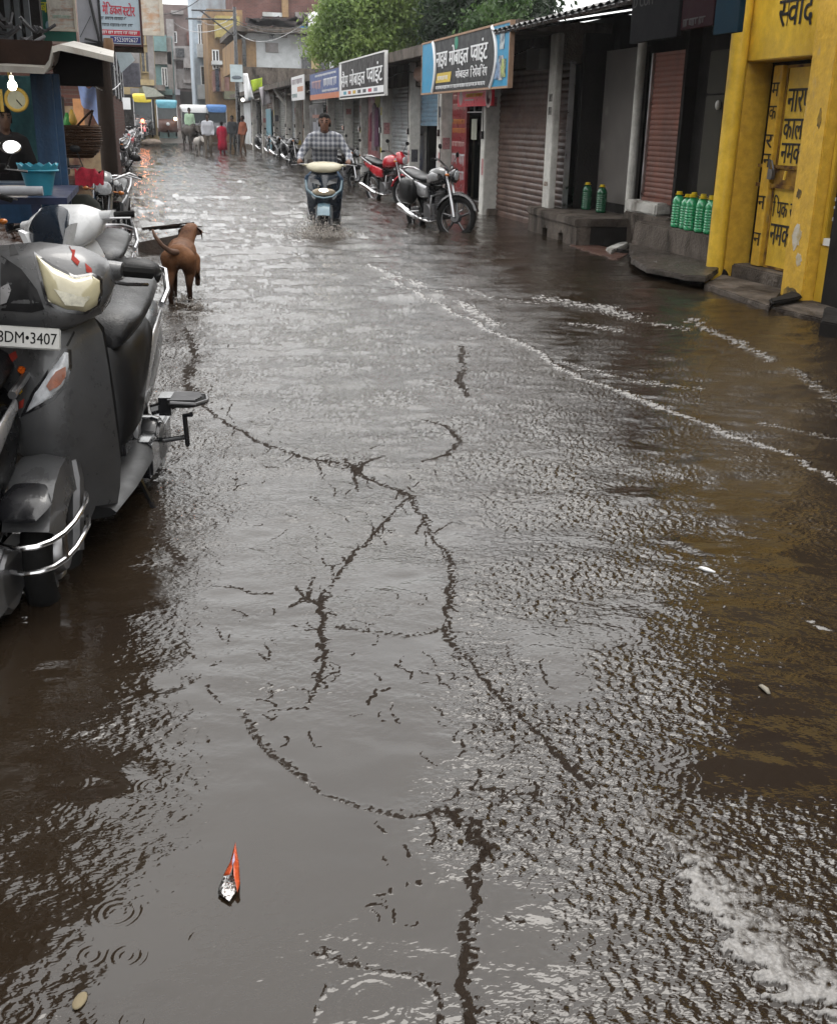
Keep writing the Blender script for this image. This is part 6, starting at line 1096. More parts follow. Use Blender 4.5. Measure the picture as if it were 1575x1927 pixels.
# floating board with sticks behind the dog
c4 = [gnd(262, 440, .03), gnd(355, 425, .13), gnd(348, 462, .06), gnd(270, 470, .03)]
bd = thing('wooden_crate', 'dark broken wooden board with sticks lying in the water before the dog', 'board')
b = MB(); xs_ = [aty(258, 445, 12.3), aty(352, 445, 12.3)]; b.add([(xs_[0].x, 12.3, -.10), (xs_[1].x+.06, 12.3, -.08), (xs_[1].x, 12.36, -.08), (xs_[0].x, 12.36, -.1), (xs_[0].x, 12.5, .10), (xs_[1].x, 12.6, .19), (xs_[1].x, 12.66, .19), (xs_[0].x, 12.56, .10)], [(0, 3, 2, 1), (4, 5, 6, 7), (0, 1, 5, 4), (1, 2, 6, 5), (2, 3, 7, 6), (3, 0, 4, 7)]); build(b, 'board', wood_d, bd)
for (x0, y0), (x1, y1) in (((280, 432), (366, 418)), ((300, 430), (380, 426)), ((268, 430), (350, 424))): p, q = aty(x0, y0, 12.5), aty(x1, y1, 12.45); b = MB(); b.tube([p, p.lerp(q, .5)+Vector((0, 0, .01)), q], [.016, .013, .006], 6); build(b, 'stick', wood_d, bd)
# left-hand buildings: brick house along the lane, and the house over the camera's left shoulder
lb_ = thing('brick_house', 'dark brick house along the left of the street behind the post', 'house')
b = MB(); b.box(-7, -.62, 26, 46, -.12, 4.4); build(b, 'wall', brick_mat('brick_dark', (.085, .036, .028), (.055, .028, .022), (.07, .06, .055), axis='yz'), lb_)
for yy in (28, 32, 37, 42):
    b = MB(); b.box(-.63, -.55, yy, yy+1.4, 1.9, 3.3); w_ = build(b, 'window', M_['black'], lb_); b = MB(); b.box(-.56, -.53, yy+.65, yy+.72, 1.9, 3.3); b.box(-.56, -.53, yy, yy+1.4, 2.5, 2.56); build(b, 'frame', M_['steel'], w_)
pbox(232, 245, 183, 205, 26.0-.05, .04, 'notice_sheet', wht, lb_)
b = MB(); b.box(-7, -.3, 25.6, 46, 4.402, 4.6); build(b, 'roof_slab', conc, lb_)
up = thing('overhanging_house', 'house with an overhanging storey at the left beside the camera', 'house')
b = MB(); ov = [(-6, 14.5), (-.3, 13.9), (-.33, 11.7), (-.5, 9.8), (-.95, 7.9), (-1.2, 6.2), (-1.45, -6), (-6, -6)]
b.add([(x, y, 3.4) for x, y in ov]+[(x, y, 5.2) for x, y in ov], [tuple(range(7, -1, -1)), tuple(range(8, 16))]+[(i, (i+1) % 8, 8+(i+1) % 8, 8+i) for i in range(8)]); build(b, 'overhang', mix_mat('plaster_brown', (.10, .085, .07), (.05, .04, .035), 2, .4, .7, .8), up)
b = MB(); b.box(-6, -1.75, -6, 8.3, -.12, 3.398); build(b, 'wall', conc, up)
# ---------------------------------------------------------------- the far end of the street
def fwall(label, x0, x1, y0, y1, Y, d, m, name='building', wins=(), winm=None, zbot=-.2, extras=()):
    """building whose front stands at distance Y; wins are window patches read in the photograph"""
    a = aty(x0, y1, Y); c_ = aty(x1, y0, Y); t = thing(name, label, 'building', (0, 0, 0)); b = MB(); b.box(a.x, c_.x, Y, Y+d, zbot, c_.z); build(b, 'wall', m, t)
    for wx0, wx1, wy0, wy1 in wins:
        p, q = aty(wx0, wy1, Y), aty(wx1, wy0, Y); b = MB(); b.box(p.x, q.x, Y-.10, Y+.02, p.z, q.z); w_ = build(b, 'window', winm or M_['black'], t)
        f = .06; b = MB(); b.box(p.x-f, p.x-.002, Y-.16, Y-.01, p.z-f, q.z+f); b.box(q.x+.002, q.x+f, Y-.16, Y-.01, p.z-f, q.z+f); b.box(p.x, q.x, Y-.16, Y-.01, q.z+.002, q.z+f); b.box(p.x, q.x, Y-.2, Y-.01, p.z-f, p.z-.002); b.box((p.x+q.x)/2-.04, (p.x+q.x)/2+.04, Y-.14, Y-.101, p.z, q.z); build(b, 'frame', wht if (wx0+wy0) % 2 else m, w_)
    for ex0, ex1, ey0, ey1, dd, mm, nm in extras:
        p, q = aty(ex0, ey1, Y), aty(ex1, ey0, Y); b = MB(); b.box(p.x, q.x, Y-dd, Y-.003, p.z, q.z); build(b, nm, mm, t, bevel=.01)
    return t
p_y = mix_mat('yellow_plaster', (.38, .30, .17), (.25, .20, .14), 1.0, .5, .7, .8, streak=3); p_t = mix_mat('teal_plaster', (.17, .27, .28), (.13, .18, .18), 1, .45, .7, .8, streak=3); p_g = mix_mat('grey_plaster', (.27, .26, .26), (.14, .12, .11), .9, .42, .65, .85, streak=2); p_b = mix_mat('pale_blue_plaster', (.38, .44, .50), (.24, .25, .26), .9, .46, .68, .8, streak=3); p_w = mix_mat('white_plaster', (.46, .48, .49), (.26, .24, .21), .5, .50, .72, .8, streak=1.5); p_o = mix_mat('ochre_plaster', (.27, .18, .10), (.14, .10, .075), 1.2, .42, .68, .8, streak=2)
bk_m = brick_mat('brick_far', (.15, .068, .058), (.11, .055, .048), (.13, .10, .095)); bk_g = brick_mat('brick_far_grey', (.17, .125, .12), (.14, .105, .10), (.15, .13, .125))
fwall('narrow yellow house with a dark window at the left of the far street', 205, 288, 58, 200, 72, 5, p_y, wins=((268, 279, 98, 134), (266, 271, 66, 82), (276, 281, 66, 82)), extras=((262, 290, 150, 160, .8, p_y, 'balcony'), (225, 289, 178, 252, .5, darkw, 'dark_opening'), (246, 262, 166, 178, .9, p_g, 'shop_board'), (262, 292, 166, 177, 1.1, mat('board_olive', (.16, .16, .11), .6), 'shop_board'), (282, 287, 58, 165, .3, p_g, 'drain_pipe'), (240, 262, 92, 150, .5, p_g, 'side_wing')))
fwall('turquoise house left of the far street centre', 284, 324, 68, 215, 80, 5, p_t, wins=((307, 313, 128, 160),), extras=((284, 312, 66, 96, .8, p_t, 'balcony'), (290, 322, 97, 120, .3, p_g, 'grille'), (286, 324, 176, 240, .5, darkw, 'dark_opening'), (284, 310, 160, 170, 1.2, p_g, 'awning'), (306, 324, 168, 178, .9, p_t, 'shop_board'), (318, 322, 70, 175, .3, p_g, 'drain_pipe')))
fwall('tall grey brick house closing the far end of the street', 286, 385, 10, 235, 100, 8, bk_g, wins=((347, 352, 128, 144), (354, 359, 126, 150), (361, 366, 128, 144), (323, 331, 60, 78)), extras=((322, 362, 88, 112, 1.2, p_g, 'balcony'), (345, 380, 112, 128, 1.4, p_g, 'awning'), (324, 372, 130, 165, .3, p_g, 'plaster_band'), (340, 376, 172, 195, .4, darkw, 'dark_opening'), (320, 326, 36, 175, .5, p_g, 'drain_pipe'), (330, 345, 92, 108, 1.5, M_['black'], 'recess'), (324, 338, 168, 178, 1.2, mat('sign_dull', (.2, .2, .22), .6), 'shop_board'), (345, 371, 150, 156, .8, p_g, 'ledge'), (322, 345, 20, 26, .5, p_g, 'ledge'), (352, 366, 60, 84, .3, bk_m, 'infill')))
fwall('pale blue and white three storey house right of the far street', 371, 446, -40, 225, 84, 6, p_b, wins=((375, 380, 46, 82), (383, 388, 44, 80), (391, 397, 40, 76), (380, 396, 125, 158)), extras=((371, 402, 84, 108, .9, p_w, 'balcony'), (372, 402, 160, 186, 1.0, p_w, 'balcony'), (371, 400, 32, 38, .4, M_['steel'], 'railing'), (388, 412, 184, 190, 1.0, mat('sign_crimson', (.3, .05, .07), .5), 'shop_board')))
fwall('ochre house with a yellow balcony behind the iron pole', 398, 456, 18, 225, 74, 6, p_o, wins=((426, 434, 82, 128), (436, 441, 100, 122), (402, 410, 95, 128)), extras=((404, 447, 34, 72, 1.6, mix_mat('balcony_yellow', (.34, .28, .11), (.2, .16, .09), 2, .45, .7, .7), 'balcony'), (398, 416, 115, 122, 1.2, p_w, 'ledge'), (400, 428, 135, 172, 1.2, mix_mat('pink_plaster', (.27, .17, .15), (.15, .08, .07), 2, .4, .7, .8), 'balcony'), (404, 409, 130, 172, 1.3, M_['darkblue'], 'drape'), (414, 419, 128, 172, 1.3, p_o, 'drape'), (420, 448, 172, 186, 1.4, mat('board_olive', (.16, .16, .11), .6), 'shop_board')))
# white house standing behind the terrace
WY = 60
wh = thing('corner_house', 'white two storey house with ochre corner and long flat eave behind the terrace', 'building')
a = aty(469, 133, WY); c_ = aty(640, 62, WY); b = MB(); b.box(a.x, c_.x, WY, WY+9, -.1, c_.z); build(b, 'wall', p_w, wh)
b = MB(); p, q = aty(455, 133, WY), aty(484, 62, WY); b.box(p.x, aty(482, 100, WY).x, WY-.06, WY+.2, p.z, q.z-.3); build(b, 'corner_pilaster', p_o, wh)
b = MB(); b.box(p.x-.3, a.x, WY+.21, WY+9, p.z, q.z-.3); build(b, 'street_wall', p_o, wh)
b = MB(); p, q = aty(440, 58, WY-1.2), aty(640, 50, WY-1.2); b.box(p.x, q.x, WY-1.2, WY+9, c_.z-.15, c_.z+.1); build(b, 'eave', conc, wh)
b = MB(); p, q = aty(455, 145, WY), aty(640, 131, WY); b.box(p.x, q.x, WY-.5, WY-.003, p.z-.3, q.z); build(b, 'ledge', conc, wh)
for x0, x1, y0, y1, m_, nm in ((500, 523, 80, 97, p_g, 'vent'), (507, 516, 63, 72, M_['black'], 'vent'), (530, 540, 62, 70, p_g, 'vent'), (568, 585, 104, 142, M_['black'], 'window'), (602, 618, 104, 140, M_['black'], 'window'), (585, 600, 104, 140, p_y, 'pilaster'), (457, 462, 70, 130, M_['black'], 'window')):
    p, q = aty(x0, y1, WY), aty(x1, y0, WY); b = MB(); b.box(p.x, q.x, WY-.09, WY-.002, p.z, q.z); build(b, nm, m_, wh)
fwall('red brown brick house rising behind the white house', 440, 640, -60, 60, 76, 6, bk_m, zbot=3, extras=((530, 540, -60, 32, .4, p_o, 'brick_pier'), (494, 536, 24, 30, .3, p_w, 'ledge'), (555, 640, 26, 34, .3, p_g, 'ledge')))
b = MB(); g_ = random.Random(8)
for k in range(46): p = aty(g_.uniform(470, 600), g_.uniform(36, 56), WY+1); b.cbox(p, (g_.uniform(.3, .9), .3, g_.uniform(.1, .35)), rotm(0, g_.uniform(-.4, .4), 0))
o = build(b, 'roof_clutter', mat('clutter_dark', (.06, .05, .05), .7, var=.7, scale=2), None); tag(o, 'dark clutter of planks and scrap on the white house roof', 'clutter')
p = aty(600, 40, WY-.5); b = MB(); b.lathe([(.5, -.5), (.55, -.3), (.55, .3), (.3, .45)], 16, Matrix.Translation(p)); o = build(b, 'water_tank', wht, None); tag(o, 'white water tank on the roof beside the tree', 'tank')
p = aty(577, 56, WY); b = MB(); b.cbox(p, (.9, .4, .35)); o = build(b, 'blue_bucket', mat('tub_blue', (.05, .15, .35), .5), None, bevel=.05); tag(o, 'blue tub on the roof edge of the white house', 'tub')
p = aty(582, 78, WY-.6); b = MB(); b.ell(p, (.16, .16, .16)); b.tube([p, p+Vector((0, .6, .25))], .04, 6); o = build(b, 'lamp_fixture', M_['plate'], None); tag(o, 'small round white lamp fixed under the eave', 'lamp')
# iron pole with a board
ip = gnd(447, 262); pole = thing('utility_pole', 'dark iron pole with bracket arms and a pale board near the corner house', 'pole', (ip.x, 56, 0)); zt = aty(446, 12, 56).z
pxx = aty(446, 150, 56).x; pole.location = (pxx, 56, 0)
b = MB(); b.tube([(0, 0, -.2), (0, 0, zt)], [.12, .08], 10); build(b, 'mast', M_['black'], pole); b = MB(); b.tube([(-2.3, 0, aty(400, 36, 56).z), (.1, 0, aty(446, 36, 56).z)], .045, 6); b.tube([(0, 0, aty(446, 20, 56).z), (-2.0, 0, aty(405, 20, 56).z)], .04, 6); b.tube([(-1.6, 0, aty(415, 20, 56).z), (-.1, 0, aty(446, 66, 56).z)], .04, 6); build(b, 'bracket_arm', M_['black'], pole)
p, q = aty(434, 153, 55.8), aty(456, 121, 55.8); b = MB(); b.box(p.x-pxx, q.x-pxx, -.25, -.15, p.z, q.z); bo = build(b, 'board', mat('board_paleblue', (.34, .40, .42), .5, var=.15), pole); b = MB(); b.ell(((p.x+q.x)/2-pxx, -.26, p.z+.2), (.24, .01, .09)); build(b, 'printed_oval', mat('print_grey', (.10, .12, .14), .5), bo)
b = MB(); p = aty(457, 187, 55.8); b.ell((p.x-pxx, -.2, p.z), (.09, .09, .09)); build(b, 'lamp', mat('pole_lamp', (.8, .8, .75), .3, emit=(1, .95, .85), es=1.5), pole)
# cloths on the terrace eave
for k, (pts, m_, lb_, nm) in enumerate((([(457, 137), (466, 137), (478, 185), (462, 190)], wht, 'grey white cloth hanging by the iron pole', 'hanging_cloth'), ([(472, 150), (494, 145), (493, 165), (476, 172)], mat('flag_lime', (.30, .40, .04), .7, var=.2), 'lime green flag by the iron pole', 'flag'), ([(488, 164), (502, 160), (510, 192), (494, 200)], mat('cloth_greywhite', (.42, .40, .42), .7, var=.3, scale=3), 'pale printed sheet hanging at the far end of the terrace', 'printed_sheet'))):
    Yc = 50-2*k; P = [aty(x, y, Yc) for x, y in pts]; b = MB(); rings = []
    for i in range(9):
        u = i/8; rings.append([tuple(P[0].lerp(P[1], u).lerp(P[3].lerp(P[2], u), v)+Vector((0, .10*math.sin(7*u+3*v+k), 0))) for v in [j/8 for j in range(9)]])
    b.loft(rings, False, False); me = b.mesh(); o = link(nm, me, m_, None, 180); sm_ = o.modifiers.new('s', 'SOLIDIFY'); sm_.thickness = .01; tag(o, lb_, 'cloth')
b = MB(); pts = [aty(513, 158, 44), aty(520, 172, 44), aty(530, 186, 44), aty(542, 200, 44)]; b.tube(pts, .07, 6); o = build(b, 'bent_pipe', M_['plate'], None); tag(o, 'pale bent pipe leaning across the dark shutters', 'pipe')
# e-rickshaws, van, far traffic ---------------------------------------------------------------
def rickshaw(label, x, y, z, roofm, bodym, rz=-90, w=1.1, h=1.85, lamp=None, wide=None):
    t = thing('rickshaw', label, 'rickshaw', (x, y, z), math.radians(rz), 'rickshaws at the far end of the street'); W2 = w/2
    b = MB(); rings = [oval(-1.3, W2, h-.22, h+.0, n=14, e=5), oval(.2, W2*1.02, h-.18, h+.05, n=14, e=5), oval(.75, W2*.98, h-.28, h-.02, n=14, e=5), oval(.85, W2*.9, h-.42, h-.10, n=14, e=5)]; b.loft(rings); build(b, 'roof', roofm, t, smooth=60)
    for sx_, sy_ in ((.78, 1), (.78, -1), (-.1, 1), (-.1, -1), (-1.25, 1), (-1.25, -1)): b = MB(); b.tube([(sx_, sy_*W2*.92, .5), (sx_-.05, sy_*W2*.92, h-.2)], .025, 6); build(b, 'roof_post', M_['steel'], t)
    b = MB(); b.loft([oval(1.15, W2*.45, .35, .78, n=14, e=4), oval(1.0, W2*.85, .28, .95, n=14, e=4), oval(.70, W2*.95, .25, 1.0, n=14, e=4), oval(.62, W2*.95, .25, .95, n=14, e=4)]); build(b, 'front_body', bodym, t, smooth=60)
    b = MB(); b.box(-1.3, .61, -W2*.95, W2*.95, .28, .42); b.box(-1.3, -1.2, -W2*.95, W2*.95, .42, 1.1); b.box(-1.15, -.7, -W2*.85, W2*.85, .422, .75); b.box(-.05, .3, -W2*.85, W2*.85, .422, .72); build(b, 'cabin', bodym, t)
    b = MB(); b.box(.72, .76, -W2*.88, W2*.88, 1.0, h-.25); build(b, 'windscreen', mat('dark_glass', (.05, .06, .065), .08), t)
    for sy_ in (0, .5, -.5): o_ = wheel(t, 1.0 if sy_ == 0 else -.95, .23, .1, Matrix.Translation((0, sy_*w*.85, 0)), 'alloy', 'steel')
    b = MB(); b.ell((1.16, 0, .72), (.05, .10, .10)); build(b, 'headlight', lamp or M_['clear'], t)
    return t
warm = mat('lit_warm', (1, .8, .6), .3, emit=(1, .72, .45), es=6); redl = mat('lit_red', (1, .2, .1), .3, emit=(1, .16, .06), es=5)
r1 = gnd(315, 257); rickshaw('rickshaw with a turquoise roof coming head on along the far street', aty(315, 225, 68).x, 68, aty(315, 257, 68).z, mat('roof_turquoise', (.08, .26, .34), .5), mat('body_maroon', (.10, .05, .04), .5, var=.4), h=2.0, w=1.2)
p = aty(268, 186, 65); rickshaw('rickshaw with a yellow and black roof at the left of the far street', p.x, 65, aty(272, 258, 65).z, mat('roof_yellow', (.5, .40, .03), .5), M_['black'], h=2.25, w=1.05)
rickshaw('wide rickshaw with a white canopy behind the cattle', aty(368, 210, 72).x, 72, aty(370, 262, 72).z, wht, mat('body_grey', (.12, .12, .13), .5), h=2.0, w=1.9); rickshaw('rickshaw with a blue canopy behind the woman in red', aty(407, 210, 71).x, 71, aty(405, 262, 71).z, mat('canopy_blue', (.06, .16, .38), .5), mat('body_grey', (.12, .12, .13), .5), h=2.0, w=1.2)
p = aty(330, 223, 66.5); b = MB(); b.ell(p, (.09, .06, .09)); o = build(b, 'headlamp', warm, None); tag(o, 'small warm headlamp lit on the turquoise roofed rickshaw', 'lamp'); o.parent = [x for x in S.objects if x.name.startswith('rickshaw')][0]; o.matrix_parent_inverse = Matrix.Translation(o.parent.location).to_4x4().inverted() if False else (Matrix.Translation(o.parent.location) @ rotm(0, 0, math.radians(-90))).inverted(); del o['label']; del o['category']
p = gnd(271, 262); fm_ = place(m_red, 'red motorcycle riding up with its headlamp glowing on the far left', aty(270, 240, 62).x, 62, math.radians(-92), aty(270, 262, 62).z); b = MB(); b.ell((.64, 0, .95), (.05, .09, .09)); lq = build(b, 'lit_headlamp', redl, fm_)
ml = bpy.data.lights.new('headlamp_light', 'POINT'); ml.energy = 5; ml.color = (1, .35, .15); ml.shadow_soft_size = .1; mo_ = bpy.data.objects.new('headlamp_light', ml); COL.objects.link(mo_); mo_.parent = fm_; mo_.location = (.95, 0, .95)
def walker(label, x, y, z, rz, sk, sh, tr, voxel=.022, skirt=None, s=1.0, bag=None):
    t = human(label, (x, y, z), rz, (0, 0, 1.38), (0, 0, .92), (.02, 0, 1.60), [((0, .18, 1.36), (-.04, .23, 1.08), (.08, .22, .86)), ((0, -.18, 1.36), (.04, -.23, 1.08), (.12, -.2, .88))], [((0, .09, .90), (.08, .1, .50), (-.06, .1, .09)), ((0, -.09, .90), (.02, -.1, .50), (.10, -.1, .09))], sk, sh, tr, voxel=voxel, hands=False, skirt=skirt); t.scale = (s, s, s); return t
redc = mat('sari_red', (.30, .012, .035), .75, var=.35, scale=9)
def sari(t):
    b = MB(); rings = []
    for z_, rx_, ry_ in ((.28, .19, .24), (.55, .19, .24), (.85, .16, .21), (1.0, .14, .19), (1.2, .14, .21), (1.40, .13, .22), (1.47, .08, .12)): rings.append([(rx_*(1+.07*math.sin(7*a_))*math.cos(a_), ry_*(1+.07*math.sin(7*a_))*math.sin(a_), z_) for a_ in [2*math.pi*k/28 for k in range(28)]])
    b.loft(rings); build(b, 'sari', redc, t, smooth=180)
p = gnd(419, 288); walker('woman in a red dress walking up the flooded street', p.x, p.y, -.1, math.radians(85), skin_d, redc, redc, skirt=sari, s=.84)
p = gnd(393, 291); walker('man in a white shirt walking beside the woman in red', p.x, p.y, -.1, math.radians(-95), skin_d, mat('shirt_white', (.45, .46, .5), .8, var=.15), mat('trouser_grey', (.14, .12, .10), .8), s=1.02)
p = aty(358, 250, 60); walker('person in a pale green shirt behind the dark ox', p.x, 60, .25, math.radians(-90), skin_d, mat('shirt_mint', (.30, .42, .30), .8), mat('trouser_dark', (.05, .05, .05), .8))
p = gnd(440, 268); walker('dark clad figure standing by the shops near the iron pole', aty(437, 240, 55).x, 55, -.1, math.radians(-120), skin_d, mat('shirt_black', (.03, .032, .035), .8), mat('trouser_dark', (.05, .05, .05), .8))
p = aty(457, 220, 52); walker('person in an orange garment by the far shops', aty(457, 240, 53).x, 53, -.1, math.radians(-150), skin_d, mat('shirt_orange', (.20, .07, .04), .8), mat('trouser_brown', (.10, .06, .04), .8))
oxm = mix_mat('ox_hide', (.05, .042, .036), (.02, .017, .015), 3, .4, .7, .6); oxw = mix_mat('ox_hide_pale', (.33, .31, .29), (.16, .13, .11), 3, .5, .75, .6)
def ox(label, x, y, rz, m_, s=1.0):
    t = thing('bullock', label, 'bullock', (x, y, -.10), rz); t.scale = (s, s, s)
    c_ = [((-.55, 0, 1.02), (.0, 0, .98), .25, .30), ((.0, 0, .98), (.50, 0, 1.02), .30, .27), ((.45, 0, 1.22), (.40, 0, 1.20), .17, .15), ((.55, 0, 1.05), (.92, 0, 1.18), .19, .13), ((.92, 0, 1.20), (1.22, 0, 1.00), .125, .075), ((1.22, 0, 1.0), (1.27, 0, .97), .075, .065), ((.6, 0, .95), (.75, 0, .9), .12, .06), ((-.62, .1, 1.05), (-.62, -.1, 1.05), .16, .16)]
    for s_ in (-1, 1):
        c_ += [((-.58, .15*s_, .95), (-.50, .17*s_, .66), .15, .085), ((-.50, .17*s_, .66), (-.66, .16*s_, .40), .075, .05), ((-.66, .16*s_, .40), (-.60, .16*s_, .05), .045, .05), ((.46, .15*s_, .85), (.45, .16*s_, .48), .11, .06), ((.45, .16*s_, .48), (.47, .16*s_, .05), .05, .05), ((.93, .1*s_, 1.24), (.90, .25*s_, 1.22), .04, .03)]
    grown('body', c_, .035, m_, t, 4); b = MB()
    for s_ in (-1, 1): b.tube([(.95, .08*s_, 1.29), (.97, .17*s_, 1.38), (.98, .18*s_, 1.52)], [.03, .024, .008], 8)
    build(b, 'horn', M_['engine'], t, smooth=180); b = MB(); b.tube([(-.76, 0, 1.12), (-.86, 0, .8), (-.85, .02, .45), (-.85, .02, .35)], [.035, .022, .02, .035], 6); build(b, 'tail', m_, t, smooth=180); return t
p = gnd(360, 279); ox('dark ox standing in the far flooded street', p.x, p.y, math.radians(-72), oxm, .95); p = gnd(377, 277); ox('second dark ox just behind the first in the far street', p.x+.2, p.y+1.5, math.radians(-60), oxm, .95); p = gnd(384, 290); ox('pale grey calf beside the man in white', p.x-.15, p.y+.6, math.radians(-80), oxw, .62)
b = MB(); p = gnd(283, 262); b.ell((aty(285, 256, 64).x, 64, .15), (.55, .4, .22), 10, 7); o = build(b, 'sand_heap', mat('heap', (.22, .18, .15), .9, var=.5, scale=8, bump=1, bscale=12), None); tag(o, 'low pale heap by the far left side of the road', 'heap')
pbox(225, 262, 118, 162, 47, .4, 'window_grille', mat('grille_grey', (.10, .10, .12), .6, var=.5, scale=6), None); tag(bpy.data.objects['window_grille'], 'grey grilled bay above the left hand brick wall', 'grille')
P4 = [aty(x, y, 34) for x, y in ((218, 98), (242, 92), (254, 112), (228, 136))]; b = MB(); b.loft([[tuple(p) for p in P4], [tuple(p+Vector((0, .05, 0))) for p in P4]]); o = build(b, 'tilted_sheet', mat('panel_paleblue', (.36, .43, .46), .5, var=.2), None); tag(o, 'pale tilted panel hanging right of the wooden post', 'panel')
P4 = [aty(x, y, 58) for x, y in ((268, 160), (290, 165), (310, 180), (275, 182))]; b = MB(); b.loft([[tuple(p) for p in P4], [tuple(p+Vector((0, .8, -.1))) for p in P4]]); o = build(b, 'cloth_awning', mat('awning_pale', (.30, .31, .27), .7), None); tag(o, 'pale cloth awning over the far left shops', 'awning')
# trees ---------------------------------------------------------------------------------------
def tree(label, x, y, blobs, m_, n=9000, leaf=.16, seed=1, trunk=.16):
    t = thing('tree', label, 'tree', (x, y, 0)); g_ = np.random.default_rng(seed); V = []; Fc = []
    w_ = np.array([b_[3]*b_[4]*b_[5] for b_ in blobs]); w_ = w_/w_.sum(); cl = []
    for k in range(n//24):
        b_ = blobs[g_.choice(len(blobs), p=w_)]; d = g_.normal(size=3); d /= np.linalg.norm(d); rr = g_.uniform(.35, 1.08)**.5; cl.append(np.array(b_[:3])+d*np.array(b_[3:6])*rr)
    vs = []; fs = []
    for c_ in cl:
        ax = g_.normal(size=3); ax[2] -= .5; ax /= np.linalg.norm(ax)
        for j in range(24):
            p = c_+g_.normal(size=3)*leaf*1.35; d = ax*.8+g_.normal(size=3)*.7; d /= np.linalg.norm(d); s_ = np.cross(d, g_.normal(size=3)); s_ /= np.linalg.norm(s_); L_ = leaf*g_.uniform(.6, 1.3); W_ = L_*.22; i = len(vs)
            vs += [tuple(p-d*L_*.5), tuple(p+s_*W_), tuple(p+d*L_*.5), tuple(p-s_*W_)]; fs.append((i, i+1, i+2, i+3))
    me = bpy.data.meshes.new('crown'); me.from_pydata(vs, [], fs); link('crown', me, m_, t, 0)
    b = MB(); top = blobs[0]; b.tube([(0, 0, -.1), (.05, 0, 2), (top[0]*.3, top[1]*.3, top[2])], [trunk, trunk*.8, trunk*.4], 8)
    for b_ in blobs[1:7]: b.tube([(.04, 0, 1.8+.3*random.random()), (b_[0]*.5, b_[1]*.5, (2+b_[2])/2), tuple(b_[:3])], [trunk*.5, trunk*.35, trunk*.12], 6)
    build(b, 'trunk', wood_d, t, smooth=70); return t
def leafmat(name, c1, c2):
    m = mix_mat(name, c1, c2, .9, .42, .6, .5, bump=0); p = m.node_tree.nodes['Principled BSDF']; p.inputs['Specular IOR Level'].default_value = .3
    tr = m.node_tree.nodes.new('ShaderNodeBsdfTranslucent'); ms = m.node_tree.nodes.new('ShaderNodeMixShader'); ms.inputs[0].default_value = .35; out = [n for n in m.node_tree.nodes if n.type == 'OUTPUT_MATERIAL'][0]
    m.node_tree.links.new(p.inputs['Base Color'].links[0].from_socket, tr.inputs[0]); m.node_tree.links.new(p.outputs[0], ms.inputs[1]); m.node_tree.links.new(tr.outputs[0], ms.inputs[2]); m.node_tree.links.new(ms.outputs[0], out.inputs[0]); return m
lf1 = leafmat('leaf_fresh', (.25, .34, .10), (.13, .20, .06)); lf2 = leafmat('leaf_dark', (.022, .042, .016), (.012, .022, .012)); lf3 = leafmat('leaf_mid', (.07, .13, .03), (.03, .06, .02))
def P(x, y, Y): p = aty(x, y, Y); return (p.x, p.y, p.z)
TY = 33; tb = P(735, 100, TY); bl_s = []
for x, y, rx_, rz_ in ((735, 20, 70, 42), (665, 45, 45, 40), (700, 80, 60, 35), (630, 62, 30, 32), (770, 62, 50, 38), (655, 88, 40, 25), (612, 80, 18, 18), (800, 30, 45, 40), (690, -10, 60, 36), (830, 60, 30, 30), (640, 10, 28, 30), (790, -20, 70, 40)):
    p = P(x, y, TY); s_ = TY/2000*1.03; bl_s.append((p[0]-tb[0], random.uniform(-1.0, 1.2), p[2], rx_*s_, .9, rz_*s_))
tree('feathery bright green tree rising behind the black signboard', tb[0], TY, bl_s, lf1, n=70000, leaf=.135, seed=2)
TY2 = 29; tb2 = P(900, 60, TY2); bl2 = []
for x, y, rx_, rz_ in ((880, 20, 60, 50), (930, 0, 60, 50), (850, 50, 40, 40), (960, 40, 40, 40), (900, 70, 60, 25), (1000, 0, 60, 40)):
    p = P(x, y, TY2+1); s_ = TY2/2000*1.03; bl2.append((p[0]-tb2[0], random.uniform(.4, 2), p[2], rx_*s_, .9, rz_*s_))
tree('dark broad leaved tree behind the big charcoal signboard', tb2[0], TY2, bl2, lf2, n=24000, leaf=.20, seed=3)
bl3 = []; tb3 = P(950, 40, 24)
for x, y, rx_, rz_ in ((955, 22, 24, 16), (925, 42, 22, 12), (965, 5, 16, 14), (890, 52, 14, 8)):
    p = P(x, y, 24); s_ = 24/2000*1.03; bl3.append((p[0]-tb3[0], random.uniform(-.3, .3), p[2], rx_*s_, .3, rz_*s_))
tree('small fresh green sapling over the top of the charcoal signboard', tb3[0], 24, bl3, lf3, n=4200, leaf=.12, seed=4, trunk=.04)
# slack service cables slung under the eave of the terrace
for k, (z_, dz_, x_, lb_) in enumerate(((2.42, .10, 5.28, 'slack black service cable slung under the terrace eave'),)):
    b = MB(); pts = []
    for i in range(60): y_ = 15+i*.7; pts.append((x_, y_, z_-dz_*abs(math.sin(i*.55+k))))
    b.tube(pts, .012 if k == 0 else .008, 5); o = build(b, 'eave_cable', M_['black'] if k == 0 else M_['pipe'] if 'pipe' in M_ else M_['plate'], None); tag(o, lb_, 'cable')
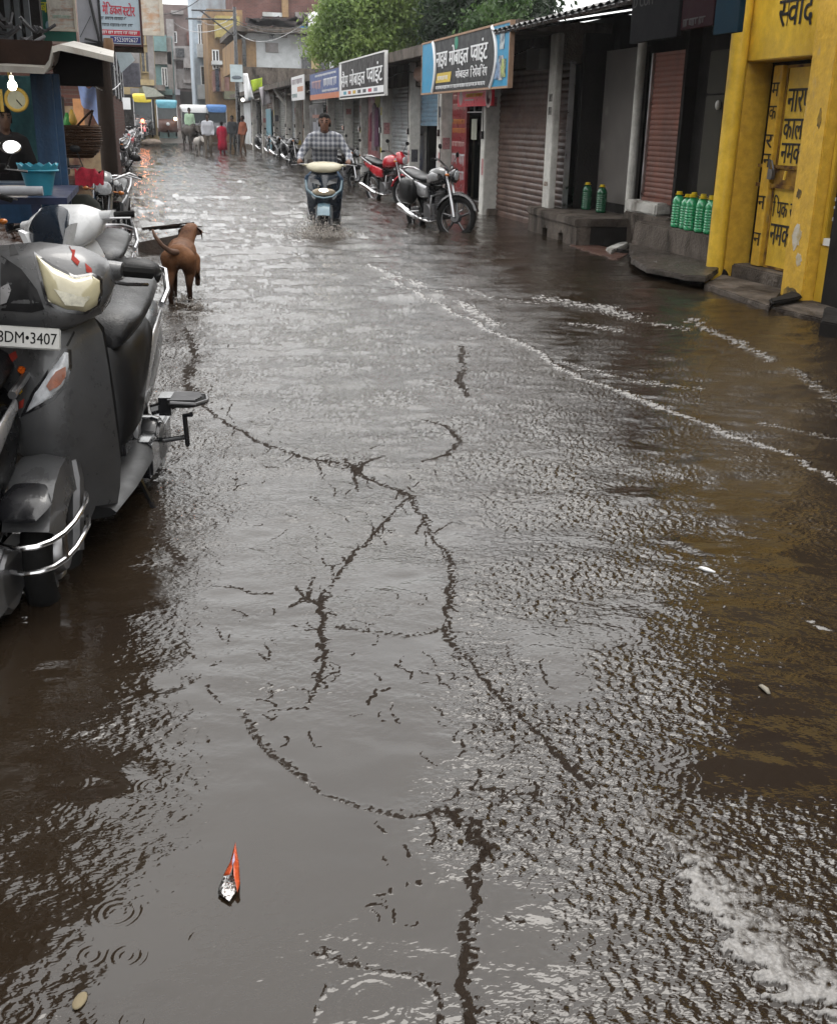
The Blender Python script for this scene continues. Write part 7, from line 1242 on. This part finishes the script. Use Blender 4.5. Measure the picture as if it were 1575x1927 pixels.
# overhead wires
for k, (A_, B_, sag, r_) in enumerate(((P(300, 26, 60), P(380, -6, 60), .2, .02), (P(440, 36, 56), P(600, 32, 56), .5, .018), (P(440, 40, 56), P(640, 20, 50), .7, .015), (P(226, 156, 20), P(160, 148, 13), .12, .008), (P(446, 25, 56), P(375, 36, 80), .4, .02), (P(446, 60, 56), P(590, 30, 30), .5, .012), (P(326, 40, 95), P(446, 40, 56), .6, .02))):
    A_, B_ = Vector(A_), Vector(B_); b = MB(); b.tube([A_.lerp(B_, i/12)-Vector((0, 0, sag*4*(i/12)*(1-i/12))) for i in range(13)], r_, 5); o = build(b, 'overhead_wire', M_['black'], None); tag(o, ('thin dark wire high over the far left roofs', 'wire running from the iron pole along the brick house', 'sagging wire from the iron pole toward the tree', 'short cable from the wooden post to the stall', 'wire from the iron pole to the pale blue house', 'wire from the pole toward the bright tree', 'long wire crossing the far street from house to pole')[k], 'wire', 'overhead wires')
# bottles -------------------------------------------------------------------------------------
gb = mat('green_bottle', (.05, .44, .19), .12, var=.15, coat=.4, spec=.6); gp = gb.node_tree.nodes['Principled BSDF']; gp.inputs['Transmission Weight'].default_value = .35
gb2 = mat('green_bottle_dull', (.010, .085, .038), .25, var=.2, coat=.3); capm = mat('cap_yellow', (.55, .40, .015), .4, var=.1)
def bottle(label, x, y, z, h, r, m_, group):
    g_ = random.Random(int(y*997)); h *= g_.uniform(.97, 1.03); t = thing('green_bottle', label, 'bottle', (x+g_.uniform(-.012, .012), y, z), g_.uniform(0, 6), group); prof = [(r*.5, 0), (r*.95, .008), (r, .02)]; nb = 8
    for k in range(nb): z_ = .03+(h*.66-.03)*k/nb; dz = (h*.66-.03)/nb; prof += [(r, z_), (r, z_+dz*.55), (r*.93, z_+dz*.72), (r*.93, z_+dz*.88)]
    prof += [(r, h*.68), (r*.98, h*.73), (r*.80, h*.82), (r*.5, h*.88), (r*.36, h*.90), (r*.36, h*.93)]
    b = MB(); b.lathe(prof, 20); build(b, 'body', m_, t, smooth=60); b = MB(); b.lathe([(r*.46, h*.925), (r*.48, h*.935), (r*.46, h*.995), (r*.3, h)], 16); b.lathe([(r*.7, h*.915), (r*.7, h*.924)], 16); build(b, 'cap', capm, t); return t
d_ = Vector((q1.x-q0.x, q1.y-q0.y, 0)).normalized() if False else None
qa, qb_ = gnd(1187, 478), gnd(1357, 522); dirv = Vector((qb_.x-qa.x, qb_.y-qa.y, 0)); Lb = dirv.length; dirv.normalize(); nrv = Vector((-dirv.y, dirv.x, 0))
if nrv.x < 0: nrv = -nrv
s0 = FY(1256, 432, 5.55); s1 = FY(1350, 452, 5.55); names = ('leftmost green bottle of the front row on the grey plinth', 'second green bottle from the left in the front row', 'third green bottle from the left in the front row', 'fourth green bottle from the left, middle of the front row', 'third green bottle from the yellow post in the front row', 'second green bottle from the yellow post in the front row', 'green bottle of the front row touching the yellow post')
for k in range(7):
    yy = s0+(s1-s0)*k/6; bottle(names[k], 5.54+.10+.012*math.sin(k*2), yy, PZ-.008, .375, .066, gb, 'green bottles on the grey plinth')
for k in range(6):
    yy = s0+(s1-s0)*(k+.5)/6+.02; bottle(('farthest left bottle of the back row on the grey plinth', 'second bottle of the back row behind the green front row', 'third bottle of the back row on the grey plinth', 'fourth bottle of the back row on the grey plinth', 'fifth bottle of the back row near the yellow post', 'back row bottle next to the yellow post')[k], 5.80, yy, PZ-.008, .375, .066, gb, 'green bottles on the grey plinth')
for k, x_ in enumerate((1083, 1104, 1131)):
    p = atx(x_, 386, 5.88); bottle(('left one of three dark green bottles on the platform', 'middle one of three dark green bottles on the platform', 'right one of three dark green bottles on the platform')[k], p.x, p.y, PTz, .36, .07, gb2, 'three green bottles on the platform')
# litter on the water -------------------------------------------------------------------------
fp_ = [gnd(x, y, .006) for x, y in ((443, 1588), (432, 1630), (410, 1680), (408, 1692), (430, 1702), (448, 1690), (453, 1665), (450, 1625))]
pk = thing('snack_wrapper', 'torn orange and silver snack wrapper floating in the foreground', 'wrapper'); tip = gnd(443, 1587, .012); la = gnd(409, 1672, .02); rb2 = gnd(453, 1668, .025); lo_ = gnd(411, 1693, .004); ro_ = gnd(450, 1690, .006); bo_ = gnd(430, 1701, .004); mid = gnd(436, 1640, .035); mid2 = gnd(440, 1625, .034)
def sheet(pts3, nm, m_, par):
    bm = bmesh.new(); f = bm.faces.new([bm.verts.new(p) for p in pts3]); bmesh.ops.triangulate(bm, faces=[f]); bmesh.ops.subdivide_edges(bm, edges=bm.edges[:], cuts=3, use_grid_fill=True)
    for v in bm.verts: v.co += Vector((0, 0, .0018*mnoise.noise(v.co*90)+.002))
    me = bpy.data.meshes.new(nm); bm.to_mesh(me); bm.free(); o = link(nm, me, m_, par, 60); s_ = o.modifiers.new('s', 'SOLIDIFY'); s_.thickness = .0008; return o
orng = mat('wrapper_orange', (.55, .09, .03), .25, var=.25, scale=60); sheet([tip, gnd(433, 1625, .02), gnd(420, 1650, .024), gnd(432, 1648, .038), mid2], 'left_flap', orng, pk); sheet([tip, mid2, gnd(440, 1650, .030), gnd(447, 1682, .012), gnd(452, 1665, .018), gnd(450, 1625, .02)], 'right_flap', orng, pk)
sheet([gnd(421, 1652, .012), gnd(440, 1650, .010), gnd(446, 1678, .006), gnd(432, 1699, .004), gnd(410, 1684, .004), gnd(412, 1672, .006)], 'foil_lining', mat('foil_silver', (.75, .74, .73), .28, 1, var=.3, scale=50, bump=.6, bscale=60), pk)
sheet([gnd(437, 1622, .0365), gnd(441, 1606, .03), gnd(442, 1622, .037), gnd(437, 1632, .040)], 'printed_label', mat('label_lilac', (.42, .38, .55), .4, var=.5, scale=80), pk)
b = MB(); b.ell((0, 0, 0), (.020, .011, .004), M=Matrix.Translation(gnd(150, 1884, .003)) @ rotm(0, 0, 1.2)); o = build(b, 'fallen_leaf', mat('leaf_tan', (.24, .20, .13), .7), None, smooth=180); tag(o, 'small tan leaf floating at the bottom left', 'leaf')
b = MB(); b.tube([gnd(1318, 1068, .004), gnd(1330, 1072, .008), gnd(1346, 1077, .004)], [.012, .014, .006], 6, flat=.4); o = build(b, 'paper_scrap', wht, None, smooth=180); tag(o, 'small white scrap floating on the brown water at the right', 'scrap')
b = MB(); b.tube([gnd(1432, 1290, .003), gnd(1440, 1296, .006), gnd(1447, 1306, .003)], [.008, .010, .005], 6, flat=.4); o = build(b, 'straw_scrap', mat('straw_grey', (.26, .24, .2), .7), None, smooth=180); tag(o, 'small grey straw scrap floating right of centre', 'scrap')
# thin air: rain hanging over the far street
b = MB(); b.box(-60, 60, -14, 150, -1.3, 16); hz = build(b, 'haze', None, None, smooth=0); hz['kind'] = 'stuff'; hm = bpy.data.materials.new('rain_haze'); hm.use_nodes = True; hn = hm.node_tree; hn.nodes.clear(); hv = hn.nodes.new('ShaderNodeVolumePrincipled'); ho = hn.nodes.new('ShaderNodeOutputMaterial'); hv.inputs['Color'].default_value = (.9, .92, .95, 1); hv.inputs['Density'].default_value = .0005; hv.inputs['Anisotropy'].default_value = .2; hn.links.new(hv.outputs[0], ho.inputs['Volume']); hz.data.materials.append(hm)
# spray thrown up by the scooter and the dog
spm = bpy.data.materials.new('spray_water'); spm.use_nodes = True; q_ = spm.node_tree.nodes['Principled BSDF']; q_.inputs['Base Color'].default_value = (.38, .35, .32, 1); q_.inputs['Roughness'].default_value = .12; q_.inputs['IOR'].default_value = 1.33
def spray(label, centres, n, seed):
    g_ = random.Random(seed); b = MB()
    for k in range(n):
        a, c_, w_, h_ = g_.choice(centres); p = gnd(a, c_); th = g_.uniform(0, 6.28); rr = abs(g_.gauss(0, w_)); zz = abs(g_.gauss(0, h_)); r_ = g_.uniform(.0016, .0045)*(1 if g_.random() < .85 else 1.9)
        b.ell((p.x+rr*math.cos(th), p.y+rr*math.sin(th), zz), (r_*g_.uniform(.7, 1.3), r_, r_*g_.uniform(.8, 2.2)), 6, 5)
    o = build(b, 'water_spray', spm, None, smooth=180); tag(o, label, 'spray', kind='stuff')
spray('drops thrown up in front of the blue scooter', [(612, 447, .16, .10), (590, 440, .14, .13), (640, 445, .14, .07), (575, 445, .2, .06)], 2600, 1); spray('drops stirred up by the dog', [(345, 566, .06, .03), (372, 580, .10, .02)], 260, 2)
